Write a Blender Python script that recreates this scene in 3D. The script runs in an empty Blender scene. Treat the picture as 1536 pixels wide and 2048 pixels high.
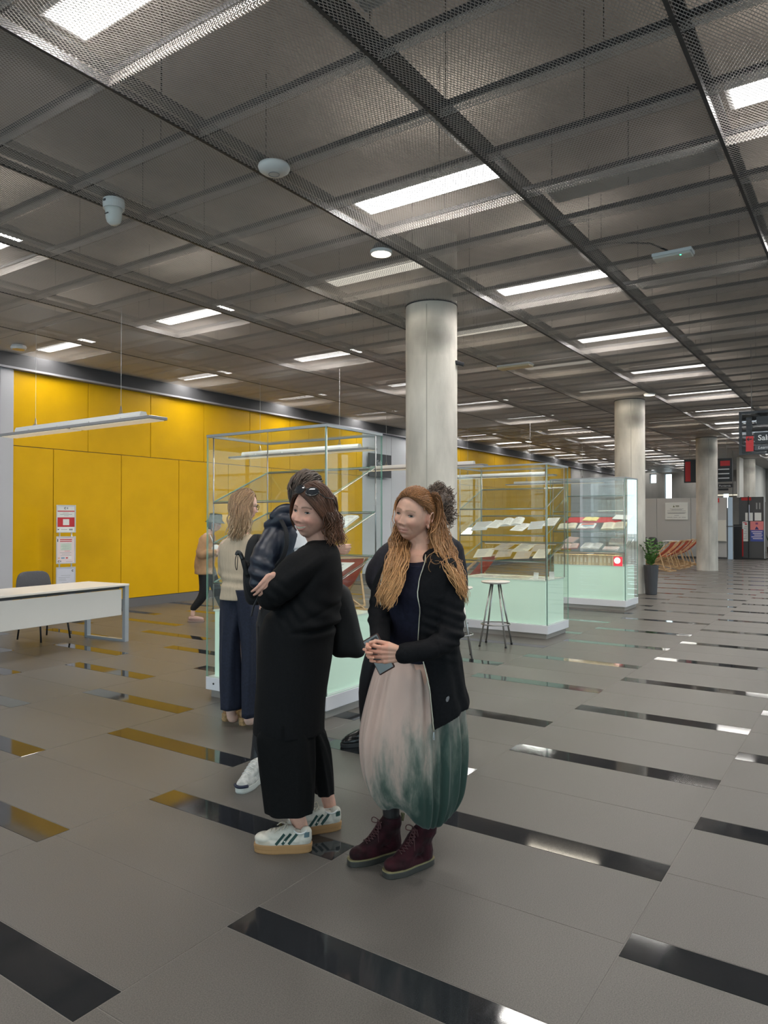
import bpy, bmesh, math, random
import numpy as np
from mathutils import Vector, Matrix, Euler
random.seed(7); np.random.seed(7)
R = math.radians
SC = bpy.context.scene
COL = SC.collection

# ------------------------------------------------------------------ camera
YAW = R(34.1)
cam_d = bpy.data.cameras.new('camera'); cam = bpy.data.objects.new('camera', cam_d); COL.objects.link(cam)
cam.location = (0, 0, 1.55)
cam.rotation_euler = (R(90.70), 0, YAW - R(90))
cam_d.sensor_fit = 'HORIZONTAL'; cam_d.sensor_width = 36.0; cam_d.lens = 36.0 * 1450 / 1536
cam_d.clip_start = 0.05; cam_d.clip_end = 300
SC.camera = cam
CAMROT = YAW - R(90)          # turns local x to the viewer's right, local y away from the viewer

# ------------------------------------------------------------------ world, exposure
W = bpy.data.worlds.new('overcast_sky'); SC.world = W; W.use_nodes = True
bg = W.node_tree.nodes['Background']; bg.inputs[0].default_value = (0.80, 0.91, 1.0, 1); bg.inputs[1].default_value = 5.2
SC.view_settings.view_transform = 'Standard'; SC.view_settings.look = 'None'
SC.view_settings.gamma = 1.0; SC.view_settings.use_curve_mapping = False
SC.view_settings.exposure = -0.12
FIX_POWER = 60.0      # each fluorescent fixture, downwards
UP_POWER = 6.0       # added light upwards, to brighten the soffit
PORTAL_Y = -9.0       # glazed side of the hall

SC.cycles.use_denoising = True
SC.cycles.use_adaptive_sampling = True; SC.cycles.adaptive_threshold = .06; SC.cycles.adaptive_min_samples = 16
SC.cycles.max_bounces = 7; SC.cycles.transparent_max_bounces = 24
SC.cycles.diffuse_bounces = 3; SC.cycles.glossy_bounces = 3; SC.cycles.transmission_bounces = 4
SC.cycles.caustics_reflective = False; SC.cycles.caustics_refractive = False
SC.cycles.sample_clamp_indirect = 6.0

def portal(name, loc, rot, sx, sy):
    l = bpy.data.lights.new(name, 'AREA'); l.shape = 'RECTANGLE'; l.size = sx; l.size_y = sy
    l.cycles.is_portal = True
    o = bpy.data.objects.new(name, l); COL.objects.link(o); o.location = loc; o.rotation_euler = rot
    return o
portal('daylight_portal', (17, PORTAL_Y - .05, 2.0), (R(90), 0, 0), 50, 3.9)

portal('daylight_portal', (-7.2, 1.0, 2.0), (R(90), 0, R(-90)), 20, 3.8)
# ------------------------------------------------------------------ materials
MATS = {}
def mat(name, col=(.5, .5, .5), rough=.5, metal=0.0, spec=.5, noise=0.0, nscale=20.0, bump=0.0, bscale=120.0, emit=None, estr=0.0,
        coat=0.0, sheen=0.0, col2=None, detail=4.0, alpha=1.0, trans=0.0, ior=1.45, stretch=None, nlo=.35, nhi=.65, rvar=0.0):
    if name in MATS: return MATS[name]
    m = bpy.data.materials.new(name); m.use_nodes = True; nt = m.node_tree; N = nt.nodes; L = nt.links
    b = N['Principled BSDF']
    b.inputs['Base Color'].default_value = (*col, 1); b.inputs['Roughness'].default_value = rough; b.inputs['Metallic'].default_value = metal
    b.inputs['Specular IOR Level'].default_value = spec; b.inputs['Coat Weight'].default_value = coat; b.inputs['Sheen Weight'].default_value = sheen
    b.inputs['Alpha'].default_value = alpha; b.inputs['Transmission Weight'].default_value = trans; b.inputs['IOR'].default_value = ior
    if emit: b.inputs['Emission Color'].default_value = (*emit, 1); b.inputs['Emission Strength'].default_value = estr
    vec = None
    if noise or bump or col2 or rvar:
        tc = N.new('ShaderNodeTexCoord'); vec = tc.outputs['Object']
        if stretch:
            mp = N.new('ShaderNodeMapping'); mp.inputs['Scale'].default_value = stretch; L.new(vec, mp.inputs[0]); vec = mp.outputs[0]
    if noise or col2 or rvar:
        t = N.new('ShaderNodeTexNoise'); t.inputs['Scale'].default_value = nscale; t.inputs['Detail'].default_value = detail; L.new(vec, t.inputs['Vector'])
        mr = N.new('ShaderNodeMapRange'); mr.inputs['From Min'].default_value = nlo; mr.inputs['From Max'].default_value = nhi; L.new(t.outputs[0], mr.inputs[0])
        if noise or col2:
            mx = N.new('ShaderNodeMix'); mx.data_type = 'RGBA'
            a = col if col2 else tuple(c * (1 - noise) for c in col); c2 = col2 if col2 else tuple(min(1, c * (1 + noise)) for c in col)
            mx.inputs[6].default_value = (*a, 1); mx.inputs[7].default_value = (*c2, 1)
            L.new(mr.outputs[0], mx.inputs[0]); L.new(mx.outputs[2], b.inputs['Base Color'])
        if rvar:
            m2 = N.new('ShaderNodeMapRange'); m2.inputs['To Min'].default_value = max(0, rough - rvar); m2.inputs['To Max'].default_value = rough + rvar
            L.new(mr.outputs[0], m2.inputs[0]); L.new(m2.outputs[0], b.inputs['Roughness'])
    if bump:
        t2 = N.new('ShaderNodeTexNoise'); t2.inputs['Scale'].default_value = bscale; t2.inputs['Detail'].default_value = 3; L.new(vec, t2.inputs['Vector'])
        bp = N.new('ShaderNodeBump'); bp.inputs['Strength'].default_value = bump; bp.inputs['Distance'].default_value = .01
        L.new(t2.outputs[0], bp.inputs['Height']); L.new(bp.outputs[0], b.inputs['Normal'])
    MATS[name] = m
    return m
def emis(name, col, s):
    if name in MATS: return MATS[name]
    m = bpy.data.materials.new(name); m.use_nodes = True; nt = m.node_tree
    nt.nodes.remove(nt.nodes['Principled BSDF']); e = nt.nodes.new('ShaderNodeEmission'); e.inputs[0].default_value = (*col, 1); e.inputs[1].default_value = s
    nt.links.new(e.outputs[0], nt.nodes['Material Output'].inputs[0]); MATS[name] = m
    return m
def thin_glass(name, tint=(.9, .97, .94), refl=.08, rough=0.0):
    """a pane: mostly clear, with a fresnel reflection"""
    if name in MATS: return MATS[name]
    m = bpy.data.materials.new(name); m.use_nodes = True; nt = m.node_tree; N = nt.nodes; L = nt.links
    N.remove(N['Principled BSDF'])
    tr = N.new('ShaderNodeBsdfTransparent'); tr.inputs[0].default_value = (*tint, 1)
    gl = N.new('ShaderNodeBsdfGlossy'); gl.inputs['Roughness'].default_value = rough; gl.inputs[0].default_value = (1, 1, 1, 1)
    lw = N.new('ShaderNodeLayerWeight'); lw.inputs[0].default_value = .5
    pw = N.new('ShaderNodeMath'); pw.operation = 'POWER'; pw.inputs[1].default_value = 5.0; L.new(lw.outputs['Facing'], pw.inputs[0])
    mul = N.new('ShaderNodeMath'); mul.operation = 'MULTIPLY_ADD'; mul.inputs[1].default_value = .5; mul.inputs[2].default_value = refl; L.new(pw.outputs[0], mul.inputs[0])
    mx = N.new('ShaderNodeMixShader'); L.new(mul.outputs[0], mx.inputs[0])
    L.new(tr.outputs[0], mx.inputs[1]); L.new(gl.outputs[0], mx.inputs[2]); L.new(mx.outputs[0], N['Material Output'].inputs[0])
    MATS[name] = m
    return m
def vcol_mat(name, rough=.5, spec=.5, sheen=0.0, bump=0.0, bscale=300.0, sss=0.0, noise=0.0, nscale=60.0):
    """base colour read from the mesh's own colour attribute 'Col'"""
    if name in MATS: return MATS[name]
    m = mat(name, rough=rough, spec=spec, sheen=sheen, bump=bump, bscale=bscale); nt = m.node_tree; N = nt.nodes; L = nt.links
    b = N['Principled BSDF']; a = N.new('ShaderNodeAttribute'); a.attribute_name = 'Col'
    out = a.outputs['Color']
    if noise:
        tc = N.new('ShaderNodeTexCoord'); t = N.new('ShaderNodeTexNoise'); t.inputs['Scale'].default_value = nscale; L.new(tc.outputs['Object'], t.inputs['Vector'])
        mr = N.new('ShaderNodeMapRange'); mr.inputs[1].default_value = .3; mr.inputs[2].default_value = .7; mr.inputs[3].default_value = 1 - noise; mr.inputs[4].default_value = 1 + noise
        L.new(t.outputs[0], mr.inputs[0]); mx = N.new('ShaderNodeVectorMath'); mx.operation = 'SCALE'; L.new(out, mx.inputs[0]); L.new(mr.outputs[0], mx.inputs['Scale']); out = mx.outputs[0]
    L.new(out, b.inputs['Base Color'])
    if sss:
        b.inputs['Subsurface Weight'].default_value = sss; b.inputs['Subsurface Radius'].default_value = (.012, .004, .002); b.inputs['Subsurface Scale'].default_value = 1.0
    return m

# ------------------------------------------------------------------ geometry helpers
class MB:
    def __init__(s): s.v = []; s.f = []; s.c = None
    def add(s, vs, fs):
        o = len(s.v); s.v += [tuple(v) for v in vs]; s.f += [tuple(i + o for i in f) for f in fs]; return s
    def box(s, x0, x1, y0, y1, z0, z1, bev=0.0):
        if bev <= 0:
            return s.add([(x0, y0, z0), (x1, y0, z0), (x1, y1, z0), (x0, y1, z0), (x0, y0, z1), (x1, y0, z1), (x1, y1, z1), (x0, y1, z1)],
                         [(3, 2, 1, 0), (4, 5, 6, 7), (0, 1, 5, 4), (1, 2, 6, 5), (2, 3, 7, 6), (3, 0, 4, 7)])
        b = bev
        rings = []
        for z, k in ((z0, b), (z0 + b, 0), (z1 - b, 0), (z1, b)):
            rings.append([(x0 + k, y0 + b, z), (x0 + b, y0 + k, z), (x1 - b, y0 + k, z), (x1 - k, y0 + b, z),
                          (x1 - k, y1 - b, z), (x1 - b, y1 - k, z), (x0 + b, y1 - k, z), (x0 + k, y1 - b, z)])
        return s.loft(rings)
    def obox(s, c, size, rot=None, bev=0.0):
        t = MB().box(-size[0] / 2, size[0] / 2, -size[1] / 2, size[1] / 2, -size[2] / 2, size[2] / 2, bev)
        m = rot if rot is not None else Matrix.Identity(3)
        return s.add([tuple(m @ Vector(v) + Vector(c)) for v in t.v], t.f)
    def bar(s, p0, p1, w, h, up=(0, 0, 1)):
        p0 = Vector(p0); p1 = Vector(p1); d = (p1 - p0).normalized(); u = Vector(up)
        if abs(d.dot(u)) > .95: u = Vector((1, 0, 0))
        a = d.cross(u).normalized(); b = a.cross(d).normalized()
        rs = [[p + a * (w / 2 * sx) + b * (h / 2 * sy) for sx, sy in ((-1, -1), (1, -1), (1, 1), (-1, 1))] for p in (p0, p1)]
        return s.loft(rs)
    def loft(s, rings, cap0=True, cap1=True, closed=True):
        n = len(rings[0]); vs = [p for r in rings for p in r]; fs = []
        for i in range(len(rings) - 1):
            for j in range(n if closed else n - 1):
                k = (j + 1) % n
                fs.append((i * n + j, i * n + k, (i + 1) * n + k, (i + 1) * n + j))
        if cap0: fs.append(tuple(reversed(range(n))))
        if cap1: fs.append(tuple(range((len(rings) - 1) * n, len(rings) * n)))
        return s.add(vs, fs)
    def tube(s, pts, rad, n=8, up=(0, 0, 1), flat=1.0, cap=True):
        pts = [Vector(p) for p in pts]; m = len(pts)
        if not hasattr(rad, '__len__'): rad = [rad] * m
        rings = []; prev = None
        for i, p in enumerate(pts):
            d = (pts[min(i + 1, m - 1)] - pts[max(i - 1, 0)])
            d = d.normalized() if d.length > 1e-9 else Vector((0, 0, 1))
            if prev is None:
                u = Vector(up)
                if abs(d.dot(u)) > .93: u = Vector((1, 0, 0)) if abs(d.x) < .9 else Vector((0, 1, 0))
                a = d.cross(u).normalized()
            else:
                a = (prev - d * prev.dot(d)).normalized()
            prev = a; b = a.cross(d).normalized()
            r = rad[i]
            rings.append([p + a * (math.cos(2 * math.pi * k / n) * r) + b * (math.sin(2 * math.pi * k / n) * r * flat) for k in range(n)])
        return s.loft(rings, cap, cap)
    def cyl(s, p0, p1, r0, r1=None, n=16): return s.tube([p0, p1], [r0, r0 if r1 is None else r1], n)
    def lathe(s, prof, n=24, c=(0, 0, 0), hollow=False):
        if hollow: prof = list(prof) + [prof[0]]
        rings = [[(c[0] + r * math.cos(2 * math.pi * k / n), c[1] + r * math.sin(2 * math.pi * k / n), c[2] + z) for k in range(n)] for r, z in prof]
        return s.loft(rings, not hollow, not hollow)
    def ell(s, c, r, nu=16, nv=10, rot=None):
        rings = []
        for i in range(nv + 1):
            t = math.pi * i / nv; sr = max(math.sin(t), 1e-3)
            ring = [Vector((r[0] * sr * math.cos(2 * math.pi * k / nu), r[1] * sr * math.sin(2 * math.pi * k / nu), -r[2] * math.cos(t))) for k in range(nu)]
            if rot is not None: ring = [rot @ q for q in ring]
            rings.append([q + Vector(c) for q in ring])
        return s.loft(rings)
    def quad(s, a, b, c, d): return s.add([a, b, c, d], [(0, 1, 2, 3)])
    def mesh(s, name, smooth=False):
        me = bpy.data.meshes.new(name); me.from_pydata([tuple(v) for v in s.v], [], s.f); me.update()
        if smooth: me.polygons.foreach_set('use_smooth', [True] * len(me.polygons))
        return me
    def build(s, name, m, parent=None, smooth=False, loc=None):
        me = s.mesh(name, smooth); me.materials.append(m)
        o = bpy.data.objects.new(name, me); COL.objects.link(o)
        if parent is not None: o.parent = parent
        if loc is not None: o.location = loc
        return o
def autosmooth(o, ang=35):
    me = o.data; n = len(me.polygons)
    me.polygons.foreach_set('use_smooth', [True] * n)
    bm = bmesh.new(); bm.from_mesh(me)
    for e in bm.edges:
        if len(e.link_faces) == 2 and e.calc_face_angle(0) > R(ang): e.smooth = False
    bm.to_mesh(me); bm.free()
    return o
def tag(o, label=None, cat=None, group=None, kind=None):
    if label: o['label'] = label
    if cat: o['category'] = cat
    if group: o['group'] = group
    if kind: o['kind'] = kind
    return o
def empty(name, loc=(0, 0, 0), rz=0.0, label=None, cat=None, group=None, kind=None, parent=None):
    o = bpy.data.objects.new(name, None); COL.objects.link(o); o.location = loc; o.rotation_euler = (0, 0, rz); o.empty_display_size = .1
    if parent is not None: o.parent = parent
    return tag(o, label, cat, group, kind)
def inst(name, me, loc, parent, rz=0.0, rot=None):
    o = bpy.data.objects.new(name, me); COL.objects.link(o); o.parent = parent; o.location = loc; o.rotation_euler = rot if rot else (0, 0, rz)
    return o
def copy_tree(o, parent=None):
    c = o.copy(); COL.objects.link(c); c.parent = parent
    for ch in list(o.children):
        copy_tree(ch, c)
    return c
def text(name, body, size, m, parent, loc, rot, depth=.002, align='LEFT', bold=0.0, shear=0.0):
    cu = bpy.data.curves.new(name, 'FONT'); cu.body = body; cu.size = size; cu.extrude = depth; cu.align_x = align; cu.offset = bold; cu.shear = shear; cu.resolution_u = 3
    t = bpy.data.objects.new(name, cu); COL.objects.link(t)
    dg = bpy.context.evaluated_depsgraph_get(); me = bpy.data.meshes.new_from_object(t.evaluated_get(dg)); bpy.data.objects.remove(t)
    me.materials.clear(); me.materials.append(m)
    o = bpy.data.objects.new(name, me); COL.objects.link(o); o.parent = parent; o.location = loc; o.rotation_euler = rot
    return o
# ================================================================== THE HALL
X0, X1 = -7.0, 41.0            # long axis of the hall
YL, YR = 11.1, PORTAL_Y        # yellow wall, glazed side
ZC, ZS = 4.15, 5.0             # mesh ceiling, concrete soffit

# ---- floor: stone slabs with polished black strips, each a piece with its own edges
PX, PY, SW = 1.290, 1.2945, 0.178
YA = 2.0657                    # one of the long joints
slab_m = mat('honed_granite', (.108, .099, .090), .38, spec=.5, noise=.3, nscale=220, detail=6, bump=.10, bscale=400, rvar=.05)
strip_m = mat('polished_black_granite', (.020, .0215, .0245), .06, spec=.6, noise=.3, nscale=260, detail=5, rvar=.01)
joint_m = mat('floor_joint', (.20, .188, .172), .8)
floor = empty('floor', (0, 0, 0), kind='structure')
base = MB().box(X0, X1, YR, YL, -.06, -.0014).build('floor_bed', joint_m, floor)
gap = .0034
def slab_mesh(w, name, m):
    b = MB().box(0, w - gap, 0, PY - gap, -.02, 0, .0012); me = b.mesh(name); me.materials.append(m); return me
hw = (PX - SW) / 2
me_slab = slab_mesh(hw, 'floor_slab', slab_m); me_strip = slab_mesh(SW, 'black_strip', strip_m)
offs = {0: 1.974, 1: 1.334}    # strip start by column parity
pieces = []
for cidx in range(-8, 9):
    y0 = YA - PY * (cidx + 1)                  # column 0 lies right of the joint at YA
    if y0 + PY > YL + .6 or y0 < YR - .01 - PY: continue
    st = offs[cidx % 2]
    k0 = int((X0 - st) // PX) - 1; k1 = int((X1 - st) // PX) + 1
    for k in range(k0, k1 + 1):
        xs = st + k * PX
        for nm, me, xx, w in (('black_strip', me_strip, xs, SW), ('floor_slab', me_slab, xs + SW, hw), ('floor_slab', me_slab, xs + SW + hw, hw)):
            if xx < X0 or xx + w > X1 or y0 < YR or y0 + PY > YL + .02: 
                pieces.append((9e9, nm, me, xx, y0, w)); continue
            cx, cy = xx + w / 2, y0 + PY / 2
            dep = cx * math.cos(YAW) + cy * math.sin(YAW); lat = cx * math.sin(YAW) - cy * math.cos(YAW)
            vis = dep > 1.6 and abs(lat) < dep * .56 + 1.0
            pieces.append((dep if vis else 1e3 + math.hypot(cx, cy), nm, me, xx, y0, w))
for nm in ('floor_slab', 'black_strip'):
    ps = sorted([p for p in pieces if p[1] == nm], key=lambda p: p[0])
    near = ps[:220]; rest = ps[220:]
    for p in near: inst(nm, p[2], (p[3], p[4], 0), floor)
    r = MB()
    for p in rest:
        xa, xb, ya, yb = max(p[3], X0), min(p[3] + p[5] - gap, X1), max(p[4], YR), min(p[4] + PY - gap, YL)
        if xb - xa > .01 and yb - ya > .01: r.box(xa, xb, ya, yb, -.02, 0)
    o = r.build(nm, slab_m if nm == 'floor_slab' else strip_m, floor); o['kind'] = 'stuff'

# ---- outside pavement seen through the glazing
tag(MB().box(-60, 90, -80, YR - .3, -.2, -.05).build('outdoor_pavement', mat('pavement', (.33, .33, .33), .9, noise=.1, nscale=2)), 'grey paved square outside the glazing', 'pavement', kind='structure')

# ---- ceiling: concrete soffit, rails, hangers and expanded-metal trays
conc_soffit = mat('soffit_concrete', (.34, .30, .265), .85, noise=.18, nscale=1.6, detail=8, bump=.1, bscale=30)
mesh_m = mat('galvanised_mesh', (.50, .47, .445), .45, metal=.35, spec=.5)
rail_m = mat('dark_rail', (.055, .055, .06), .5, metal=.3)
ceiling = empty('ceiling', (0, 0, 0), kind='structure')
MB().box(X0, X1, YR, YL + .3, ZS, ZS + .25).build('concrete_soffit', conc_soffit, ceiling)
TX, TY, TX0, TY0 = .705, 1.47, 2.65, .85
def lattice(w, l, sw=.0155, lw=.031, rib=.0042, tilt=38):
    """expanded metal in the XY plane: zigzag strands of tilted ribbon; w along x, l along y"""
    ca, sa = math.cos(R(tilt)) * rib / 2, math.sin(R(tilt)) * rib / 2
    nr = max(1, int(round(w / (sw / 2)))); nk = max(2, int(round(l / (lw / 2))))
    dx, dy = w / nr, l / nk
    r = np.arange(nr)[:, None]; k = np.arange(nk + 1)[None, :]
    xx = (r + .5) * dx + np.where((k + r) % 2 == 0, .5, -.5) * dx * .86; yy = np.broadcast_to(k * dy, xx.shape)
    lo = np.stack([xx - ca, yy, np.full_like(xx, -sa)], -1); hi = np.stack([xx + ca, yy, np.full_like(xx, sa)], -1)
    v = np.concatenate([lo.reshape(-1, 3), hi.reshape(-1, 3)]); n1 = nr * (nk + 1)
    i0 = (r * (nk + 1) + np.arange(nk)[None, :]).reshape(-1)
    f = np.stack([i0, i0 + 1, i0 + 1 + n1, i0 + n1], -1)
    return v, f
g = .006
SWD, LWD, RIB = .023, .041, .0046
def swap(v): return np.stack([v[:, 1], -v[:, 0], v[:, 2]], -1)       # long way of the diamonds along the hall
vs, fs, off = [], [], 0
v, f = lattice(TY - 2 * g, TX - 2 * g, SWD, LWD, RIB, 30); v = swap(v) + np.array([g, TY - g, 0]); vs.append(v); fs.append(f); off += len(v)
FH = .062
for side in range(4):
    v, f = lattice(FH, (TY if side < 2 else TX) - 2 * g, sw=SWD, lw=LWD if side > 1 else SWD, rib=RIB, tilt=20)
    if side < 2:   # long flanges at x = g / TX - g
        v = np.stack([v[:, 2] * (-1 if side else 1) + (g if side == 0 else TX - g), v[:, 1] + g, v[:, 0]], -1)
    else:
        v = np.stack([v[:, 1] + g, v[:, 2] + (g if side == 2 else TY - g), v[:, 0]], -1)
    vs.append(v); fs.append(f + off); off += len(v)
V = np.concatenate(vs); F = np.concatenate(fs)
me_tray = bpy.data.meshes.new('mesh_tray'); me_tray.from_pydata(V.tolist(), [], F.tolist()); me_tray.materials.append(mesh_m)
# far trays: too far to see strands, one sheet part
sheet_m = bpy.data.materials.new('far_mesh_sheet'); sheet_m.use_nodes = True
nt = sheet_m.node_tree; b = nt.nodes['Principled BSDF']; b.inputs['Base Color'].default_value = (.40, .375, .355, 1); b.inputs['Roughness'].default_value = .5; b.inputs['Alpha'].default_value = .55
far = MB(); I0, I1, J0, J1 = -2, 21, -3, 6
nI0, nI1 = int((X0 - TX0) // TX) + 1, int((X1 - TX0) // TX) - 1
nJ0 = int((YR - TY0) // TY) + 1
for j in range(nJ0, 7):
    for i in range(nI0, nI1 + 1):
        x, y = TX0 + i * TX, TY0 + j * TY
        if I0 <= i <= I1 and J0 <= j <= J1:
            inst('mesh_tray', me_tray, (x, y, ZC), ceiling)
        else:
            y1 = min(y + TY - g, YL - .02)
            far.quad((x + g, y + g, ZC), (x + g, y1, ZC), (x + TX - g, y1, ZC), (x + TX - g, y + g, ZC))
            far.quad((x + g, y + g, ZC), (x + g, y1, ZC), (x + g, y1, ZC + .05), (x + g, y + g, ZC + .05))
o = far.build('mesh_tray', sheet_m, ceiling); o['kind'] = 'stuff'
for j in range(nJ0, 8):
    y = TY0 + j * TY
    if YR < y < YL: MB().box(X0, X1, y - .012, y + .012, ZC - .004, ZC + .05).box(X0, X1, y - .045, y + .045, ZC + .10, ZC + .125).build('ceiling_rail', rail_m, ceiling)
for i in range(nI0, nI1 + 1):
    x = TX0 + i * TX
    if i > 26 and i % 2: continue
    MB().box(x - .016, x + .016, YR, YL, ZC + .066, ZC + .098).build('cross_rail', rail_m, ceiling)
rod = MB().cyl((0, 0, 0), (0, 0, ZS - ZC - .06), .0028, n=5); me_rod = rod.mesh('hanger_rod'); me_rod.materials.append(mat('hanger_black', (.02, .02, .02), .5, metal=.5))
rr = random.Random(3)
for j in range(-2, 6):
    for i in range(-1, 20):
        if rr.random() < .82: inst('hanger_rod', me_rod, (TX0 + i * TX + rr.choice((0, 0, .35)), TY0 + j * TY + rr.choice((.05, -.05, .4, .75)), ZC + .06), ceiling)
# perforated cable trays above the mesh
tray_m = mat('perforated_steel', (.5, .5, .5), .4, metal=.6)
for yy, xa, xb in ((2.50, -1.0, 24.0), (5.42, 1.0, 24.0), (-.75, 1, 20)):
    t = MB(); t.box(xa, xb, yy - .06, yy - .055, 4.36, 4.42); t.box(xa, xb, yy + .055, yy + .06, 4.36, 4.42); t.box(xa, xb, yy - .055, yy - .035, 4.36, 4.363); t.box(xa, xb, yy + .035, yy + .055, 4.36, 4.363)
    k = xa
    while k < xb:
        t.box(k, k + .012, yy - .035, yy + .035, 4.36, 4.363); k += .03
    t.box(xa, xb, yy - .004, yy + .004, 4.36, 4.363)
    t.build('cable_tray', tray_m, ceiling)
# ---- fluorescent fixtures above the mesh
lamp_on = emis('fluorescent_on', (1.0, .985, .96), 9.0)
lamp_dim = emis('fluorescent_worn', (1.0, .93, .80), 1.3)
house_m = mat('fixture_housing', (.62, .62, .62), .4)
off_m = mat('fixture_diffuser_off', (.5, .5, .5), .25)
def fixture(i, j, state, lab):
    x, y = TX0 + i * TX, TY0 + j * TY
    r = empty('ceiling_fixture', (x + .36, y + TY / 2, ZC + .13), 0, lab, 'light fixture', 'fluorescent fixtures above the mesh ceiling')
    L2 = .66
    h = MB(); h.loft([[(-.135, -L2, 0), (.135, -L2, 0), (.135, L2, 0), (-.135, L2, 0)], [(-.14, -L2, .03), (.14, -L2, .03), (.14, L2, .03), (-.14, L2, .03)], [(-.06, -L2, .09), (.06, -L2, .09), (.06, L2, .09), (-.06, L2, .09)]])
    h.build('housing', house_m, r)
    MB().box(-.12, .12, -L2 + .03, L2 - .03, -.008, -.001).build('diffuser', {'on': lamp_on, 'dim': lamp_dim, 'off': off_m}[state], r)
    if state != 'off':
        l = bpy.data.lights.new('fixture_light', 'AREA'); l.shape = 'RECTANGLE'; l.size = .23; l.size_y = 1.25
        l.energy = FIX_POWER * (1 if state == 'on' else .3) * (.5 if j == 6 else 1); l.color = (1, .965, .91) if state == 'on' else (1, .9, .74)
        o = bpy.data.objects.new('fixture_light', l); COL.objects.link(o); o.parent = r; o.location = (0, 0, -.02)
        MB().box(-.04, .04, -L2 + .03, L2 - .03, .091, .096).build('added_uplight_strip', emis('added_uplight_glow', (1, .96, .9), 3.0), r)  # glow strip and upward lamp added on the housing to brighten the dark soffit
        l = bpy.data.lights.new('added_uplight', 'AREA'); l.shape = 'RECTANGLE'; l.size = .08; l.size_y = 1.25; l.energy = UP_POWER * (1 if state == 'on' else .4); l.color = (1, .95, .88)
        o = bpy.data.objects.new('added_uplight', l); COL.objects.link(o); o.parent = r; o.location = (0, 0, .10); o.rotation_euler = (R(180), 0, 0)
fx = []
for i in range(-1, 52, 4):
    fx += [(i, 1, 'on'), (i, -1, 'on')]
    if i - 2 >= 0: fx += [(i + 2, 4, 'on'), (i + 2, 6, 'on')]
for i in (5, 9, 13, 17, 25, 33): fx.append((i, 2, 'dim'))
fx += [(1, 4, 'on'), (1, 6, 'on'), (0, 0, 'off'), (4, 0, 'off'), (8, 0, 'off'), (-5, 1, 'on'), (-5, -1, 'on'), (-7, 4, 'on'), (-3, 4, 'on'), (-1, -4, 'on'), (3, -4, 'on'), (7, -4, 'on'), (15, -4, 'on'), (23, -4, 'on')]
ORD = ('first', 'second', 'third', 'fourth', 'fifth', 'sixth', 'seventh', 'eighth', 'ninth', 'tenth', 'eleventh', 'twelfth', 'thirteenth', 'fourteenth', 'fifteenth', 'sixteenth', 'seventeenth', 'eighteenth', 'nineteenth', 'twentieth')
ROW = {6: 'the ceiling row along the yellow wall', 4: 'the second ceiling row from the yellow wall', 2: 'the ceiling row over the columns', 1: 'the ceiling row just right of the columns', 0: 'the ceiling row right of the downlights', -1: 'the ceiling row at the right picture edge', -4: 'the ceiling row by the glazed side'}
SPL = {(-1, 1): 'large bright fluorescent fixture above mesh at the top left corner of the picture', (3, 1): 'bright fluorescent fixture above mesh just in front of the round downlight',
       (3, -1): 'bright fluorescent fixture above mesh at the upper right picture edge', (1, 4): 'fluorescent fixture above mesh at the left picture edge below the detector',
       (5, 2): 'dim warm fixture above mesh directly before the nearest concrete column', (7, 1): 'lit fixture above mesh right of the nearest column head'}
seen = set()
for j in sorted({q[1] for q in fx}):
    row = sorted({(i, s) for i, jj, s in fx if jj == j and TX0 + i * TX + .7 <= X1})
    n_ahead = n_back = 0
    for i, s in row:
        if (i, j) in seen: continue
        seen.add((i, j)); look = {'on': 'lit', 'dim': 'dim warm', 'off': 'unlit grey'}[s]
        if i < -1: lab = '%s fixture behind the viewer in %s, %s' % (look, ROW[j], ('nearer one', 'farther one')[min(1, n_back)]); n_back += 1
        else: lab = SPL.get((i, j), '%s %s fixture from the viewer in %s' % (ORD[n_ahead], look, ROW[j])); n_ahead += 1
        fixture(i, j, s, lab)

# ---- walls
yellow_m = mat('yellow_laminate', (.66, .375, .002), .42, spec=.2, noise=.03, nscale=3)
white_w = mat('white_wall_paint', (.62, .62, .63), .7, noise=.03, nscale=2)
grey_w = mat('grey_wall_paint', (.45, .44, .43), .75, noise=.04, nscale=2)
dark_bulk = mat('bulkhead_paint', (.065, .065, .07), .75)
alu = mat('brushed_aluminium', (.55, .55, .56), .35, metal=.8)
wl = empty('wall_left', (0, 0, 0), kind='structure')
MB().box(X0, X1, YL + .02, YL + .3, 0, ZS).build('wall_core', mat('wall_core_grey', (.25, .25, .25), .8), wl)
ZJ, ZT, ZB = 2.722, 3.90, .16
def panel(xa, xb, za, zb, m, nm='wall_panel'):
    MB().box(xa + .005, xb - .005, YL - .012, YL + .012, za + .005, zb - .005, .003).build(nm, m, wl)
x = 6.075
up = [6.075] + [7.388 + 1.2865 * k for k in range(7)]; up = [a for a in up if a < 15.3] + [15.37]
for a, c in zip(up[:-1], up[1:]): panel(a, c, ZJ, ZT, yellow_m)
lo = [6.075] + [6.763 + 1.2865 * k for k in range(7)]; lo = [a for a in lo if a < 15.3] + [15.37]
for a, c in zip(lo[:-1], lo[1:]): panel(a, c, ZB, ZJ, yellow_m)
for k in range(3): panel(15.37 + k * 1.37, 15.37 + (k + 1) * 1.37, ZB, ZT, mat('pale_grey_panel', (.52, .54, .57), .5))
x = 19.48; k = 0
while x < 31:
    panel(x, x + 1.2865, ZJ, ZT, yellow_m); panel(x, x + .65 if k == 0 else x + .65, ZB, ZJ, yellow_m); panel(x + .65, x + 1.2865, ZB, ZJ, yellow_m); x += 1.2865; k += 1
for xx in np.arange(31.1, X1 - .5, 1.3): panel(xx, xx + 1.3, ZB, ZT, grey_w)
frame_m = mat('grey_door_frame', (.47, .47, .50), .5)
d1 = empty('door_1', (0, 0, 0), kind='structure')
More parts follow.
